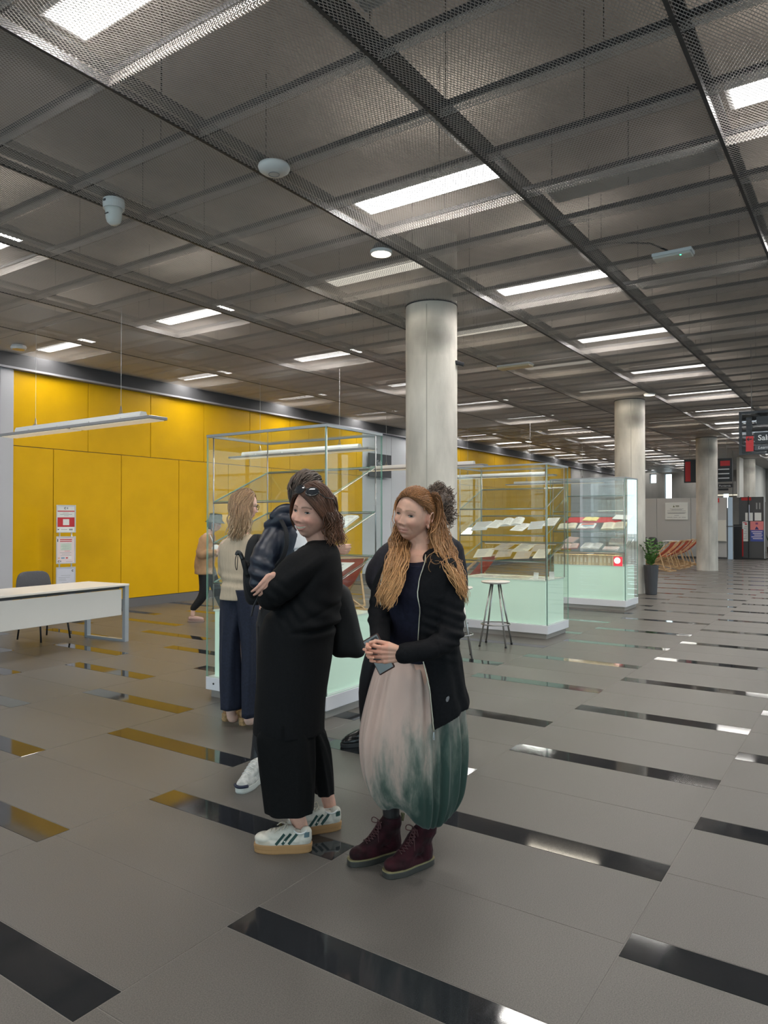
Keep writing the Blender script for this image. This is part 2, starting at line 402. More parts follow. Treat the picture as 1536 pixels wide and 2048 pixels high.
MB().box(5.86, 6.07, YL - .06, YL + .02, 0, 3.9, .004).build('door_jamb', frame_m, d1)
MB().box(2.0, 5.86, YL - .03, YL + .02, 3.78, 3.9, .004).build('door_head', frame_m, d1)
for a in (2.0, 3.3, 4.6):
    MB().box(a, a + 1.25, YL - .02, YL + .012, .05, 2.6, .004).build('door_leaf', mat('door_leaf_grey', (.55, .55, .58), .5), d1)
    MB().box(a, a + 1.25, YL - .02, YL + .012, 2.63, 3.78, .004).build('transom_panel', mat('door_leaf_grey'), d1)
    MB().box(a + .04, a + 1.21, YL - .026, YL - .018, .1, 2.55, .002).build('leaf_inset', mat('door_leaf_inset', (.6, .6, .63), .5), d1)
for xx in np.arange(X0, 1.9, 1.285): panel(xx, min(xx + 1.285, 2.0), ZB, ZT, white_w)
tag(MB().box(X0, X1, YL - .10, YL + .02, ZT + .03, ZC - .01).build('trim_1', dark_bulk), kind='structure')
tag(MB().box(X0, X1, YL - .115, YL + .02, ZT, ZT + .032).build('trim_2', mat('trim_light_grey', (.30, .30, .33), .7)), kind='structure')
tag(MB().box(6.08, 31, YL - .004, YL + .02, 0, ZB - .004).build('baseboard_left', mat('baseboard_grey', (.13, .125, .125), .55)), kind='structure')
# end wall: board-marked concrete with slit windows
conc = mat('wall_concrete', (.36, .34, .30), .8, noise=.25, nscale=1.2, detail=9, stretch=(1, 1, .35), bump=.1, bscale=25)
conc_dk = mat('end_wall_concrete', (.20, .195, .185), .8, noise=.25, nscale=1.2, detail=9, stretch=(1, 1, .35))
we = empty('wall_end', (0, 0, 0), kind='structure')
slits = [(1.2, 1.7, 2.2, 4.1), (3.2, 3.7, .4, 3.0), (6.25, 6.55, 2.2, 3.7), (9.05, 9.42, 2.2, 4.1), (9.85, 10.2, 3.6, 4.1), (-2.0, -1.4, .4, 3.9), (-4.4, -3.8, .4, 3.9)]
slits.sort()
ys = YR
for a, c, z0, z1 in slits:
    MB().box(X1, X1 + .35, ys, a, 0, ZS).build('concrete_bay', conc_dk, we)
    MB().box(X1, X1 + .35, a, c, 0, z0).build('concrete_bay', conc_dk, we); MB().box(X1, X1 + .35, a, c, z1, ZS).build('concrete_bay', conc_dk, we)
    ys = c
MB().box(X1, X1 + .35, ys, YL + .3, 0, ZS).build('concrete_bay', conc_dk, we)
for n, (a, c, z0, z1) in enumerate(slits):
    w = empty('window_%d' % (n + 1), (X1 + .2, (a + c) / 2, z0), kind='structure')
    MB().box(-.01, .01, -(c - a) / 2 + .03, (c - a) / 2 - .03, .03, z1 - z0 - .03).build('pane', thin_glass('window_glass', (.93, .97, .96), .06), w)
    hh = z1 - z0; hw_ = (c - a) / 2
    MB().box(-.03, .03, -hw_, -hw_ + .03, 0, hh).box(-.03, .03, hw_ - .03, hw_, 0, hh).box(-.03, .03, -hw_ + .03, hw_ - .03, 0, .03).box(-.03, .03, -hw_ + .03, hw_ - .03, hh - .03, hh).build('frame', alu, w)
# back wall behind the viewer
wb = empty('wall_back', (0, 0, 0), kind='structure')
MB().box(X0 - .25, X0, YR, YL + .3, 3.9, ZS).build('lintel', conc, wb); MB().box(X0 - .25, X0, YR, YL + .3, 0, .15).build('sill', conc, wb)
for k, yy in enumerate(np.arange(YR, YL - 1, 2.5)):
    MB().box(X0 - .25, X0, yy, yy + .32, .15, 3.9).build('concrete_pier', conc, wb)
    y1_ = min(yy + 2.5, YL + .3); MB().box(X0 - .13, X0 - .12, yy + .32, y1_, .15, 3.9).build('pane', thin_glass('facade_glass', (.80, .86, .86), .07), wb)
    MB().box(X0 - .15, X0 - .09, yy + .32, y1_, 2.55, 2.62).build('transom', alu, wb)
    MB().box(X0 - .15, X0 - .09, (yy + .32 + y1_) / 2 - .03, (yy + .32 + y1_) / 2 + .03, .15, 2.55).build('mullion', alu, wb)
# glazed side: mullions and panes
wr = empty('wall_right', (0, 0, 0), kind='structure')
MB().box(X0, X1, YR - .15, YR, 4.0, ZS).build('glazing_head', dark_bulk, wr)
MB().box(X0, X1, YR - .12, YR - .02, 0, .12).build('glazing_sill', alu, wr)
mull = mat('mullion_dark', (.10, .10, .11), .4, metal=.4)
xx = X0
while xx < X1:
    MB().box(xx - .035, xx + .035, YR - .14, YR - .02, .12, 4.0).build('mullion', mull, wr)
    if xx + 2.0 <= X1 + .01: 
        MB().box(xx + .035, xx + 1.965, YR - .075, YR - .065, .12, 4.0).build('pane', thin_glass('facade_glass', (.80, .86, .86), .07), wr)
        MB().box(xx + .035, xx + 1.965, YR - .10, YR - .05, 2.6, 2.66).build('transom', mull, wr)
    xx += 2.0
# concrete piers between glazing bays
for k in range(6):
    MB().box(-4 + k * 8.6, -4 + k * 8.6 + 2.4, YR - .3, YR + .02, 0, ZS).build('concrete_pier', conc, wr)

# ---- concrete columns
col_m = mat('column_concrete', (.50, .475, .43), .75, noise=.2, nscale=2.2, detail=9, stretch=(1.5, 1.5, .5), bump=.12, bscale=40)
def stained(m):
    """a sooty smudge on the concrete some way under the ceiling"""
    nt = m.node_tree; N = nt.nodes; Lk = nt.links; b = N['Principled BSDF']; src = b.inputs['Base Color'].links[0].from_socket
    tc = N.new('ShaderNodeTexCoord'); mp = N.new('ShaderNodeMapping'); mp.inputs['Location'].default_value = (0.30 / .30, .24 / .42, -3.72 / .17); mp.inputs['Scale'].default_value = (1 / .30, 1 / .42, 1 / .17); Lk.new(tc.outputs['Object'], mp.inputs[0])
    ln = N.new('ShaderNodeVectorMath'); ln.operation = 'LENGTH'; Lk.new(mp.outputs[0], ln.inputs[0])
    no = N.new('ShaderNodeTexNoise'); no.inputs['Scale'].default_value = 4; no.inputs['Detail'].default_value = 6; Lk.new(tc.outputs['Object'], no.inputs['Vector'])
    ad = N.new('ShaderNodeMath'); ad.operation = 'ADD'; Lk.new(ln.outputs['Value'], ad.inputs[0]); Lk.new(no.outputs[0], ad.inputs[1])
    mr = N.new('ShaderNodeMapRange'); mr.inputs[1].default_value = .7; mr.inputs[2].default_value = 1.9; mr.inputs[3].default_value = .62; mr.inputs[4].default_value = 0; Lk.new(ad.outputs[0], mr.inputs[0])
    mx = N.new('ShaderNodeMix'); mx.data_type = 'RGBA'; mx.inputs[7].default_value = (.07, .065, .06, 1); Lk.new(mr.outputs[0], mx.inputs[0]); Lk.new(src, mx.inputs[6]); Lk.new(mx.outputs[2], b.inputs['Base Color'])
stained(col_m)
cl = ['nearest thick concrete column behind the two standing women', 'second concrete column, behind the rear glass case', 'third concrete column beside the orange deckchairs', 'farthest concrete column behind the dark poster stand']
for n, (cx, cy) in enumerate(((7.6, 4.45), (15.95, 4.38), (24.5, 4.36), (33.9, 4.45))):
    r = empty('concrete_column', (cx, cy, 0), 0, cl[n], 'column', 'round concrete columns')
    prof = [(.318, 0), (.318, .02), (.312, .03)] + [(.312, z) for z in (1, 2, 3, 4)] + [(.312, ZS)]
    autosmooth(MB().lathe(prof, 48).build('shaft', col_m, r))
    MB().lathe([(.318, ZC - .012), (.318, ZC + .012), (.3125, ZC + .012), (.3125, ZC - .012)], 40, hollow=True).build('collar_ring', rail_m, r)
    a0 = R(200)
    MB().bar((.3125 * math.cos(a0), .3125 * math.sin(a0), .02), (.3125 * math.cos(a0), .3125 * math.sin(a0), 4.1), .012, .003, up=(math.cos(a0), math.sin(a0), 0)).build('casting_seam', mat('seam', (.36, .345, .31), .8), r)
    if n == 0:
        MB().box(.30, .34, -.16, -.10, 2.98, 3.06, .006).build('motion_sensor', mat('sensor_white', (.75, .75, .75), .4), r)
        sc = empty('security_camera', (cx + .12, cy - .31, 3.42), R(-60), 'small dark camera on a bracket high on the nearest column', 'camera')
        MB().cyl((0, .06, .04), (0, -.02, .04), .018).build('bracket', mat('sensor_white'), sc); MB().cyl((-.05, -.05, .03), (.06, -.05, 0), .028, .028, 14).build('camera_body', mat('dark_plastic', (.03, .03, .035), .35), sc, smooth=False)
# ================================================================== DISPLAY CASES
case_glass = thin_glass('case_glass', (.97, .985, .977), .022)
edge_m = mat('glass_edge_green', (.22, .42, .34), .15, spec=.6)
steel = mat('polished_steel', (.34, .34, .34), .28, metal=1.0)
profile_m = mat('case_profile', (.40, .41, .42), .4, metal=.6)
plinth_m = mat('white_plinth', (.72, .72, .76), .35)
kick_m = mat('kick_steel', (.42, .39, .36), .35, metal=.5)
mint_m = mat('backlit_mint_glass', (.50, .66, .56), .25, emit=(.66, .84, .70), estr=.36)
mint_top = mat('light_box_top', (.66, .74, .68), .2, emit=(.7, .85, .72), estr=.12)
CD, CL, CH = .78, 1.36, 2.31
SHELVES = ((1.72, 2.02), (1.36, 1.63), (1.01, 1.25))
def pane(name, x0, x1, y0, y1, z0, z1, parent, thin):
    """a glass pane with greenish edges; thin = axis of its thickness"""
    b = MB().box(x0, x1, y0, y1, z0, z1); me = b.mesh(name); me.materials.append(case_glass); me.materials.append(edge_m)
    for p in me.polygons: p.material_index = 0 if abs(p.normal[thin]) > .9 else 1
    o = bpy.data.objects.new(name, me); COL.objects.link(o); o.parent = parent
    return o
def make_case(x, y, label):
    """x, y: the near right corner on the floor"""
    r = empty('display_case', (x + CD / 2, y + CL / 2, 0), 0, label, 'display case', 'glass display cases')
    hx, hy = CD / 2, CL / 2
    MB().box(-hx + .035, hx - .035, -hy + .035, hy - .035, 0, .067).build('kick_base', kick_m, r)
    pl = MB().box(-hx, hx, -hy, hy, .067, .178, .003).build('plinth', plinth_m, r)
    for yy in (hy - .10, hy - .19):
        MB().cyl((-hx - .004, yy, .125), (-hx + .01, yy, .125), .009, n=12).build('lock', mat('lock_dark', (.1, .1, .1), .3, metal=.8), pl)
    lb = MB(); i = .055
    lb.box(-hx + i, hx - i, -hy + i, hy - i, .178, .752, .002); lbo = lb.build('light_box', mint_m, r)
    MB().box(-hx + i - .01, hx - i + .01, -hy + i - .01, hy - i + .01, .753, .766).build('light_box_top', mint_top, r)
    t = .008
    for nm, a in (('front_pane', (-hx + .004, -hx + .004 + t, -hy + .014, hy - .014)), ('back_pane', (hx - .004 - t, hx - .004, -hy + .014, hy - .014))):
        pane(nm, *a, .180, CH - .02, r, 0)
    for nm, a in (('side_pane', (-hx + .002, hx - .002, -hy + .004, -hy + .004 + t)), ('side_pane', (-hx + .002, hx - .002, hy - .004 - t, hy - .004))):
        pane(nm, *a, .180, CH - .02, r, 1)
    pane('top_pane', -hx + .02, hx - .02, -hy + .02, hy - .02, CH - .016, CH - .008, r, 2)
    for nm, a in (('top_rail', (-hx, -hx + .022, -hy, hy)), ('top_rail', (hx - .022, hx, -hy, hy)), ('top_rail', (-hx + .022, hx - .022, -hy, -hy + .022)), ('top_rail', (-hx + .022, hx - .022, hy - .022, hy))):
        MB().box(*a, CH - .022, CH).build(nm, profile_m, r)
    ux, uy = hx - .045, hy - .045
    for sx in (-1, 1):
        for sy in (-1, 1):
            MB().cyl((sx * ux, sy * uy, .767), (sx * ux, sy * uy, CH - .022), .006, n=10).build('upright', steel, r, smooth=True)
    MB().cyl((-hx + .016, -hy + .016, .178), (-hx + .016, -hy + .016, CH - .02), .0085, n=10).build('corner_post', profile_m, r, smooth=True)
    for zf, zb in SHELVES:
        ang = math.atan2(zb - zf, 2 * ux)
        rot = Matrix.Rotation(-ang, 3, 'Y'); ln = math.hypot(2 * ux, zb - zf)
        me = MB().obox((0, 0, (zf + zb) / 2), (ln, 2 * uy - .016, .006), rot).mesh('glass_shelf'); me.materials.append(case_glass); me.materials.append(edge_m)
        for p in me.polygons: p.material_index = 0 if p.area > .1 else 1
        o = bpy.data.objects.new('glass_shelf', me); COL.objects.link(o); o.parent = r
        for sx, z in ((-1, zf), (1, zb)):
            MB().cyl((sx * ux, -uy, z - .012), (sx * ux, uy, z - .012), .006, n=8).build('shelf_rod', steel, o, smooth=True)
        MB().cyl((-ux, -uy, zf - .01), (ux, -uy, zb - .01), .004, n=8).build('slope_rod', steel, o); MB().cyl((-ux, uy, zf - .01), (ux, uy, zb - .01), .004, n=8).build('slope_rod', steel, o)
    return r
CASES = [(4.43, 3.54), (9.04, 3.54), (12.62, 3.54)]
case_l = ['tall glass display case nearest the viewer, behind the group of people', 'tall glass display case with a bar stool in front', 'rearmost tall glass display case with a red book']
for (x, y), l in zip(CASES, case_l): make_case(x, y, l)

# ---- what lies in the cases
paper_w = mat('paper_white', (.80, .79, .76), .7); paper_c = mat('paper_cream', (.74, .68, .54), .7); paper_b = mat('paper_brown', (.50, .40, .28), .75); paper_p = mat('paper_pink', (.75, .56, .52), .7)
paper_y = mat('paper_yellow', (.80, .66, .22), .7); cover_r = mat('cover_red', (.50, .025, .03), .5); print_m = mat('print_black', (.03, .03, .03), .8); print_g = mat('print_grey', (.30, .30, .32), .8); print_f = mat('print_faint', (.50, .47, .43), .8)
grey_p = mat('paper_grey', (.50, .52, .53), .7)
def on_shelf(case, shelf, u, v, rz=0.0, lift=0.0):
    """matrix of a point on a sloped shelf; u 0..1 front to back, v = metres from the case's right (near) end"""
    cx, cy = CASES[case]; zf, zb = SHELVES[shelf]; ux = CD / 2 - .045
    ang = math.atan2(zb - zf, 2 * ux)
    M = Matrix.Translation((cx + CD / 2 + (u - .5) * 2 * ux, cy + v, zf + (zb - zf) * u)) @ Matrix.Rotation(-ang, 4, 'Y') @ Matrix.Rotation(rz, 4, 'Z') @ Matrix.Translation((0, 0, .0045 + lift))
    return M
def flat_on(case, dx, v, z, rz=0.0):
    cx, cy = CASES[case]
    return Matrix.Translation((cx + dx, cy + v, z)) @ Matrix.Rotation(rz, 4, 'Z')
def place(o, M): o.matrix_world = M; return o
def lines(b, w, h, n, z, margin=.12, x0=None, x1=None, ragged=True, rnd=random.Random(5)):
    for k in range(n):
        xx = (h / 2) * (1 - margin) - k * (h * (1 - margin) / n)
        ln = w * (1 - 2 * margin) * (rnd.uniform(.6, 1) if ragged else 1)
        b.box(xx - h / n * .17, xx + h / n * .17, w / 2 - margin * w - ln, w / 2 - margin * w, z, z + .0006)
def sheet(M, w, h, m, label, n=7, cat='paper', group=None, th=.0025, pm=None):
    r = empty('document_sheet', (0, 0, 0), 0, label, cat, group); place(r, M)
    MB().box(-h / 2, h / 2, -w / 2, w / 2, 0, th).build('sheet', m, r)
    if n:
        b = MB(); lines(b, w, h, n, th + .0002); o = b.build('print', pm or print_f, r); o['kind'] = 'stuff'
    return r
def open_book(M, w, h, mp, mc, label, th=.018, n=9, group=None, curl=.016):
    """an opened book; pages bulge to either side of the gutter; w = width of one page"""
    r = empty('open_book', (0, 0, 0), 0, label, 'book', group); place(r, M)
    MB().box(-h / 2 - .004, h / 2 + .004, -w - .004, w + .004, 0, .003).build('cover', mc, r)
    for s in (-1, 1):
        b = MB(); K = 8; rows = []
        for k in range(K + 1):
            t = k / K; y = s * w * t; z = .004 + th * (1 - .35 * t) * (.25 + .75 * math.sin(min(1, t * 1.9 + .12) * math.pi / 2)) + curl * math.sin(t * math.pi) * .4
            rows.append([(-h / 2, y, .0035), (h / 2, y, .0035), (h / 2, y, z), (-h / 2, y, z)])
        b.loft(rows); pg = b.build('page_block', mp, r)
        if n:
            q = MB(); rn = random.Random(hash(label) % 99 + s)
            for k in range(n):
                xx = h * .4 - k * h * .8 / n
                t0, t1 = .14, rn.uniform(.6, .9)
                for a in range(3):
                    ta, tb = t0 + (t1 - t0) * a / 3, t0 + (t1 - t0) * (a + 1) / 3
                    za = .004 + th * (1 - .35 * ta) * (.25 + .75 * math.sin(min(1, ta * 1.9 + .12) * math.pi / 2)) + curl * math.sin(ta * math.pi) * .4 + .0008
                    zb = .004 + th * (1 - .35 * tb) * (.25 + .75 * math.sin(min(1, tb * 1.9 + .12) * math.pi / 2)) + curl * math.sin(tb * math.pi) * .4 + .0008
                    q.quad((xx, s * w * ta, za), (xx, s * w * tb, zb), (xx + h / n * .35, s * w * tb, zb), (xx + h / n * .35, s * w * ta, za))
            o = q.build('print', print_f, pg); o['kind'] = 'stuff'
    return r
def closed_book(M, w, h, th, mc, label, mp=None, group=None):
    r = empty('book', (0, 0, 0), 0, label, 'book', group); place(r, M)
    MB().box(-h / 2 + .004, h / 2 - .004, -w / 2 + .004, w / 2, .003, th - .003).build('page_block', mp or paper_w, r)
    MB().box(-h / 2, h / 2, -w / 2, w / 2 + .002, 0, .003).box(-h / 2, h / 2, -w / 2, w / 2 + .002, th - .003, th).box(-h / 2, h / 2, w / 2, w / 2 + .003, 0, th).build('cover', mc, r)
    return r
# nearest case
open_book(on_shelf(0, 1, .62, .26, R(6)), .15, .24, paper_w, paper_w, 'open white book behind the dark-haired woman in the nearest case', group='books in the nearest case')
open_book(on_shelf(0, 1, .22, .36, R(-4)), .15, .24, paper_c, paper_w, 'open cream book on the middle shelf of the nearest case', group='books in the nearest case')
s = sheet(on_shelf(0, 2, .50, .30, R(2)), .34, .34, paper_w, 'white information sheet numbered 06 in the nearest case', n=0)
text('number', '06', .085, print_m, s, (.08, .145, .003), (0, 0, R(-90)), .0005, bold=.002)
b = MB()
for k in range(7): b.box(.045 - k * .026, .052 - k * .026, -.13 + (.05 if k % 3 == 2 else 0), .14, .003, .0036)
b.box(.115, .125, -.09, .02, .003, .0036).box(.09, .098, -.09, .0, .003, .0036)
b.build('print', print_g, s)['kind'] = 'stuff'
# a small folded card on the light box
c = tag(empty('folded_card', (CASES[0][0] + .32, CASES[0][1] + .16, .7675), R(20)), 'small white folded card on the mint light box beside the woman with the phone', 'card')
MB().loft([[(-.03, -.02, 0), (-.028, -.02, 0), (0, -.02, .035), (-.002, -.02, .036)], [(-.03, .02, 0), (-.028, .02, 0), (0, .02, .035), (-.002, .02, .036)]]).build('card_half', paper_w, c)
MB().loft([[(.03, -.02, 0), (.028, -.02, 0), (0, -.02, .035), (.002, -.02, .036)], [(.03, .02, 0), (.028, .02, 0), (0, .02, .035), (.002, .02, .036)]]).build('card_half', paper_w, c)
# middle case: loose leaves
names2 = ['grey leaf at the left end', 'white leaf second from the left', 'curled white booklet in the middle', 'white leaf right of the booklet', 'grey leaf near the right end', 'white leaf at the right corner']
for k, (v, u, w, h, m, rz, cur) in enumerate(((1.12, .42, .24, .34, grey_p, 8, 0), (.92, .52, .20, .30, paper_w, -6, 0), (.70, .60, .15, .26, paper_w, 10, 1), (.50, .36, .20, .28, paper_w, -8, 0), (.30, .45, .2, .3, grey_p, 12, 0), (.13, .62, .17, .3, paper_w, 4, 0))):
    l = names2[k] + ' on the middle shelf of the stool-side case'
    if cur: open_book(on_shelf(1, 1, u, v, R(rz)), w, h, m, paper_w, l, th=.012, curl=.05)
    else: sheet(on_shelf(1, 1, u, v, R(rz), .001 * k), w, h, m, l, 8, group='leaves in the middle case')
names3 = ['long cream leaf', 'tan leaf', 'brown folded leaf', 'wide tan leaf', 'pale brown leaf', 'dark tan leaf', 'cream leaf']
for k, (v, u, w, h, m, rz) in enumerate(((1.05, .34, .26, .34, paper_c, 14), (.86, .66, .22, .26, paper_b, -10), (.74, .34, .22, .30, paper_b, 12), (.54, .62, .24, .32, paper_c, -6), (.44, .26, .22, .28, paper_b, 10), (.30, .62, .20, .26, paper_b, 8), (.19, .34, .18, .34, paper_c, 6))):
    sheet(on_shelf(1, 2, u, v, R(rz), .002 * k), w, h, m, names3[k] + ', %s in the row on the lower shelf of the stool-side case' % ('first', 'second', 'third', 'fourth', 'fifth', 'sixth', 'seventh')[k], 6, group='leaves in the middle case')
for k, (dx, v, w, h, m, rz) in enumerate(((.35, 1.0, .25, .3, paper_w, 5), (.4, .6, .3, .3, paper_c, -8), (.32, .25, .22, .3, paper_w, 10))):
    sheet(flat_on(1, dx, v, .767, R(rz)), w, h, m, ('white sheet at the left', 'cream sheet in the middle', 'white sheet at the right')[k] + ' on the light box of the stool-side case', 6, group='sheets on the light box')
for k, v in enumerate((.2, .02 + .06)):
    c = tag(empty('card_stand', (CASES[1][0] + .2 + .25 * k, CASES[1][1] + v + .04, .767), R(30 * k)), ('small upright card stand at the right front', 'small upright card stand at the right back')[k] + ' of the stool-side case', 'card')
    MB().loft([[(-.02, -.035, 0), (-.017, -.035, 0), (.003, -.035, .09), (0, -.035, .09)], [(-.02, .035, 0), (-.017, .035, 0), (.003, .035, .09), (0, .035, .09)]]).build('card', paper_w, c)
    MB().box(-.02, .04, -.03, .03, -.0005, .002).build('foot', paper_w, c)
# rear case
closed_book(on_shelf(2, 1, .72, .72, R(0)), 1.0, .26, .012, cover_r, 'wide red folder at the back of the rear case shelf')
open_book(on_shelf(2, 1, .72, .78, R(-4), .02), .13, .16, paper_y, paper_y, 'open yellow booklet lying on the red folder', th=.01, n=0)
open_book(on_shelf(2, 1, .30, 1.12, R(8)), .16, .24, paper_c, paper_w, 'open cream book at the left end of the rear case shelf')
b = open_book(on_shelf(2, 1, .30, .76, R(4)), .15, .22, paper_w, cover_r, 'open picture book with red and blue print in the rear case', n=4)
MB().box(.02, .09, -.12, .10, .026, .0275).build('picture', mat('picture_red', (.6, .16, .1), .7), b); MB().box(-.04, .01, -.13, .06, .027, .0285).build('picture', mat('picture_blue', (.25, .45, .55), .7), b)
open_book(on_shelf(2, 1, .34, .28, R(6)), .20, .30, paper_c, paper_y, 'large open yellow-edged book at the right end of the rear case')
closed_book(on_shelf(2, 1, .8, .22, R(-6), .03), .3, .2, .012, paper_w, 'white closed book propped behind the yellow-edged book')
open_book(on_shelf(2, 2, .28, 1.06, R(8)), .14, .22, paper_p, cover_r, 'open pink-paged book on the lower shelf of the rear case')
closed_book(on_shelf(2, 2, .72, 1.15, R(-10)), .2, .26, .02, paper_p, 'pink closed book behind the pink-paged book')
open_book(on_shelf(2, 2, .34, .68, R(-3)), .17, .24, paper_w, paper_w, 'open white book in the middle of the lower shelf, rear case')
closed_book(on_shelf(2, 2, .62, .25, R(5)), .3, .24, .05, mat('cover_patterned', (.62, .60, .58), .5, col2=(.25, .24, .25), nscale=60), 'thick patterned book at the right of the lower shelf, rear case')
closed_book(on_shelf(2, 2, .18, .30, R(0)), .26, .14, .02, mat('cover_pink_print', (.75, .50, .46), .6, col2=(.8, .78, .74), nscale=50), 'pink printed booklet at the front of the rear case lower shelf')
wood_sp = [mat('spine_wood_%d' % k, c, .6, noise=.2, nscale=8, stretch=(1, 1, .1)) for k, c in enumerate(((.62, .50, .33), (.70, .58, .38), (.55, .43, .28)))]
v = .13; k = 0; rnd = random.Random(11)
while v < 1.24:
    w = rnd.uniform(.055, .085)
    r = empty('wooden_box_file', (CASES[2][0] + .16, CASES[2][1] + v, .767), 0, '%s pale box file from the right end in the lit row of the rear case' % ORD[k], 'box file', 'box files in the rear case')
    MB().box(-.07, .07, .001, w - .003, 0, .185, .003).build('case_body', wood_sp[k % 3], r); MB().box(-.0725, -.0695, w * .3, w * .7, .05, .13).build('spine_label', paper_c, r)
    v += w; k += 1
r = empty('glowing_lamp_box', (CASES[2][0] + .07, CASES[2][1] + .15, .767), 0, 'small red box with a glowing round lamp in the rear case', 'lamp')
MB().box(-.012, .0, -.075, .075, 0, .16, .003).build('red_panel', mat('lamp_red', (.75, .03, .06), .4, emit=(1, .05, .09), estr=.6), r)
MB().lathe([(.001, 0), (.048, 0), (.052, .006), (.045, .014), (.001, .018)], 20).build('lamp_disc', emis('lamp_disc_glow', (1, .62, .58), 6.0), r, smooth=True).matrix_local = Matrix.Translation((-.012, .01, .095)) @ Matrix.Rotation(R(-90), 4, 'Y')

# slim warm light strips under the lower shelves of the two rear cases
for k, dz in ((1, 1.22), (2, .985)):
    cx, cy = CASES[k]; r = empty('shelf_light', (cx + (.66 if k == 1 else .12), cy + CL / 2, dz), 0, ('slim warm light strip under the lower shelf of the stool-side case', 'slim warm light strip over the box files of the rear case')[k - 1], 'shelf light')
    MB().box(-.012, .012, -.55, .55, 0, .010).build('strip_profile', steel, r); MB().box(-.009, .009, -.54, .54, -.004, 0).build('strip_diffuser', emis('warm_strip', (1, .78, .48), 1.2), r)
    l = bpy.data.lights.new('strip_light', 'AREA'); l.shape = 'RECTANGLE'; l.size = .02; l.size_y = 1.05; l.energy = 1.3; l.color = (1, .80, .50); o = bpy.data.objects.new('strip_light', l); COL.objects.link(o); o.parent = r; o.location = (0, 0, -.006)
# ================================================================== FURNITURE, LAMPS, SIGNS
white_pl = mat('white_plastic', (.74, .74, .73), .35); blk = mat('matt_black', (.015, .015, .017), .5); dkgrey = mat('dark_grey', (.10, .10, .105), .5)
# ---- pendant lamps
pend_w = mat('pendant_white', (.78, .78, .77), .3); pend_g = mat('pendant_reflector', (.30, .30, .31), .4, metal=.3); pend_d = mat('pendant_diffuser', (.82, .74, .60), .4, emit=(1, .86, .66), estr=.35)
pl_l = ['long white pendant lamp in front of the yellow wall at the left', 'long pendant lamp seen through the nearest glass case', 'long pendant lamp whose end shows right of the nearest column', 'long pendant lamp seen through the stool-side glass case', 'farthest long pendant lamp over the rear cases']
for k, xx in enumerate((5.5, 9.85, 14.05, 18.15, 22.3)):
    r = empty('pendant_lamp', (xx, 8.52, 2.72), 0, pl_l[k], 'pendant lamp', 'long white pendant lamps')
    b = MB(); b.loft([[(-.055, y, .05), (.055, y, .05), (.055, y, .085), (.035, y, .125), (-.035, y, .125), (-.055, y, .085)] for y in (-1.36, 1.36)]); b.build('lamp_body', pend_w, r)
    MB().box(-.13, .13, -1.63, 1.63, .012, .048, .004).build('reflector', pend_g, r)
    for s in (-1, 1): MB().box(-.105, .105, s * .82 - .78, s * .82 + .78, .004, .0125).build('diffuser', pend_d, r)
    for s in (-1, 1):
        y = s * .93
        MB().box(-.02, .02, y - .03, y + .03, .125, .14).build('clip', steel, r)
        MB().tube([(0, y - .02, .14), (0, y - .012, .19), (0, y, .23)], .005, 6).tube([(0, y + .02, .14), (0, y + .012, .19), (0, y, .23)], .005, 6).build('hook', steel, r)
        MB().cyl((0, y, .22), (0, y, ZC - 2.72), .0022, n=5).build('cable', mat('cable_grey', (.55, .55, .55), .4, metal=.5), r)
    for y in (-1.0, -.35, .35, 1.0): MB().box(-.075, -.055, y - .02, y + .02, .04, .075).build('bracket', white_pl, r)
# ---- things fixed to the mesh ceiling
r = empty('wireless_access_point', (3.87, 3.58, 4.075), 0, 'round white wireless access point under the mesh ceiling', 'access point')
MB().lathe([(.001, -.02), (.045, -.02), (.08, -.012), (.108, .008), (.116, .03), (.11, .045), (.001, .045)], 40).build('shell', white_pl, r, smooth=True)
MB().lathe([(.036, -.0225), (.04, -.0225), (.04, -.018), (.036, -.018)], 32, hollow=True).build('centre_ring', mat('ring_grey', (.25, .27, .3), .4), r)
MB().cyl((0, 0, .045), (0, 0, .076), .03).build('mount', dkgrey, r)
r = empty('smoke_detector', (3.57, 5.03, 3.97), 0, 'white cup-shaped detector hanging under the mesh at the left', 'detector')
MB().lathe([(.066, .075), (.082, .075), (.085, .125), (.08, .15), (.001, .15)], 28).build('base', white_pl, r, smooth=False)
MB().lathe([(.001, -.055), (.03, -.05), (.052, -.03), (.061, .0), (.064, .05), (.072, .075), (.001, .076)], 28).build('sensor_head', mat('sensor_translucent', (.70, .71, .68), .35), r, smooth=True)
MB().box(-.09, -.082, -.012, .012, .115, .13).box(-.071, -.062, -.02, .02, .02, .026).build('vent_slots', dkgrey, r)
MB().cyl((0, 0, .15), (0, 0, .19), .02).build('stem', dkgrey, r)
for nm, x, y, rr_, lab in (('downlight', 5.74, 3.92, .095, 'round glowing downlight beside the nearest column head'), ('downlight', 15.3, 3.80, .10, 'round glowing downlight beside the second column head')):
    r = empty(nm, (x, y, ZC - .035), 0, lab, 'downlight')
    MB().lathe([(rr_, 0), (rr_ + .012, .002), (rr_ + .012, .03), (rr_, .03)], 32, hollow=True).build('rim', white_pl, r)
    MB().lathe([(.001, .008), (rr_, .008), (rr_, .014), (.001, .014)], 32).build('lens', emis('downlight_glow', (1, .87, .66), 9.0), r)
    MB().lathe([(.001, .03), (rr_ + .005, .03), (rr_ * .6, .10), (.001, .10)], 24).build('can', dkgrey, r)
    l = bpy.data.lights.new('downlight_lamp', 'SPOT'); l.energy = 45; l.spot_size = R(100); l.spot_blend = .6; l.color = (1, .86, .66); l.shadow_soft_size = .07
    o = bpy.data.objects.new('downlight_lamp', l); COL.objects.link(o); o.parent = r; o.location = (0, 0, -.01)
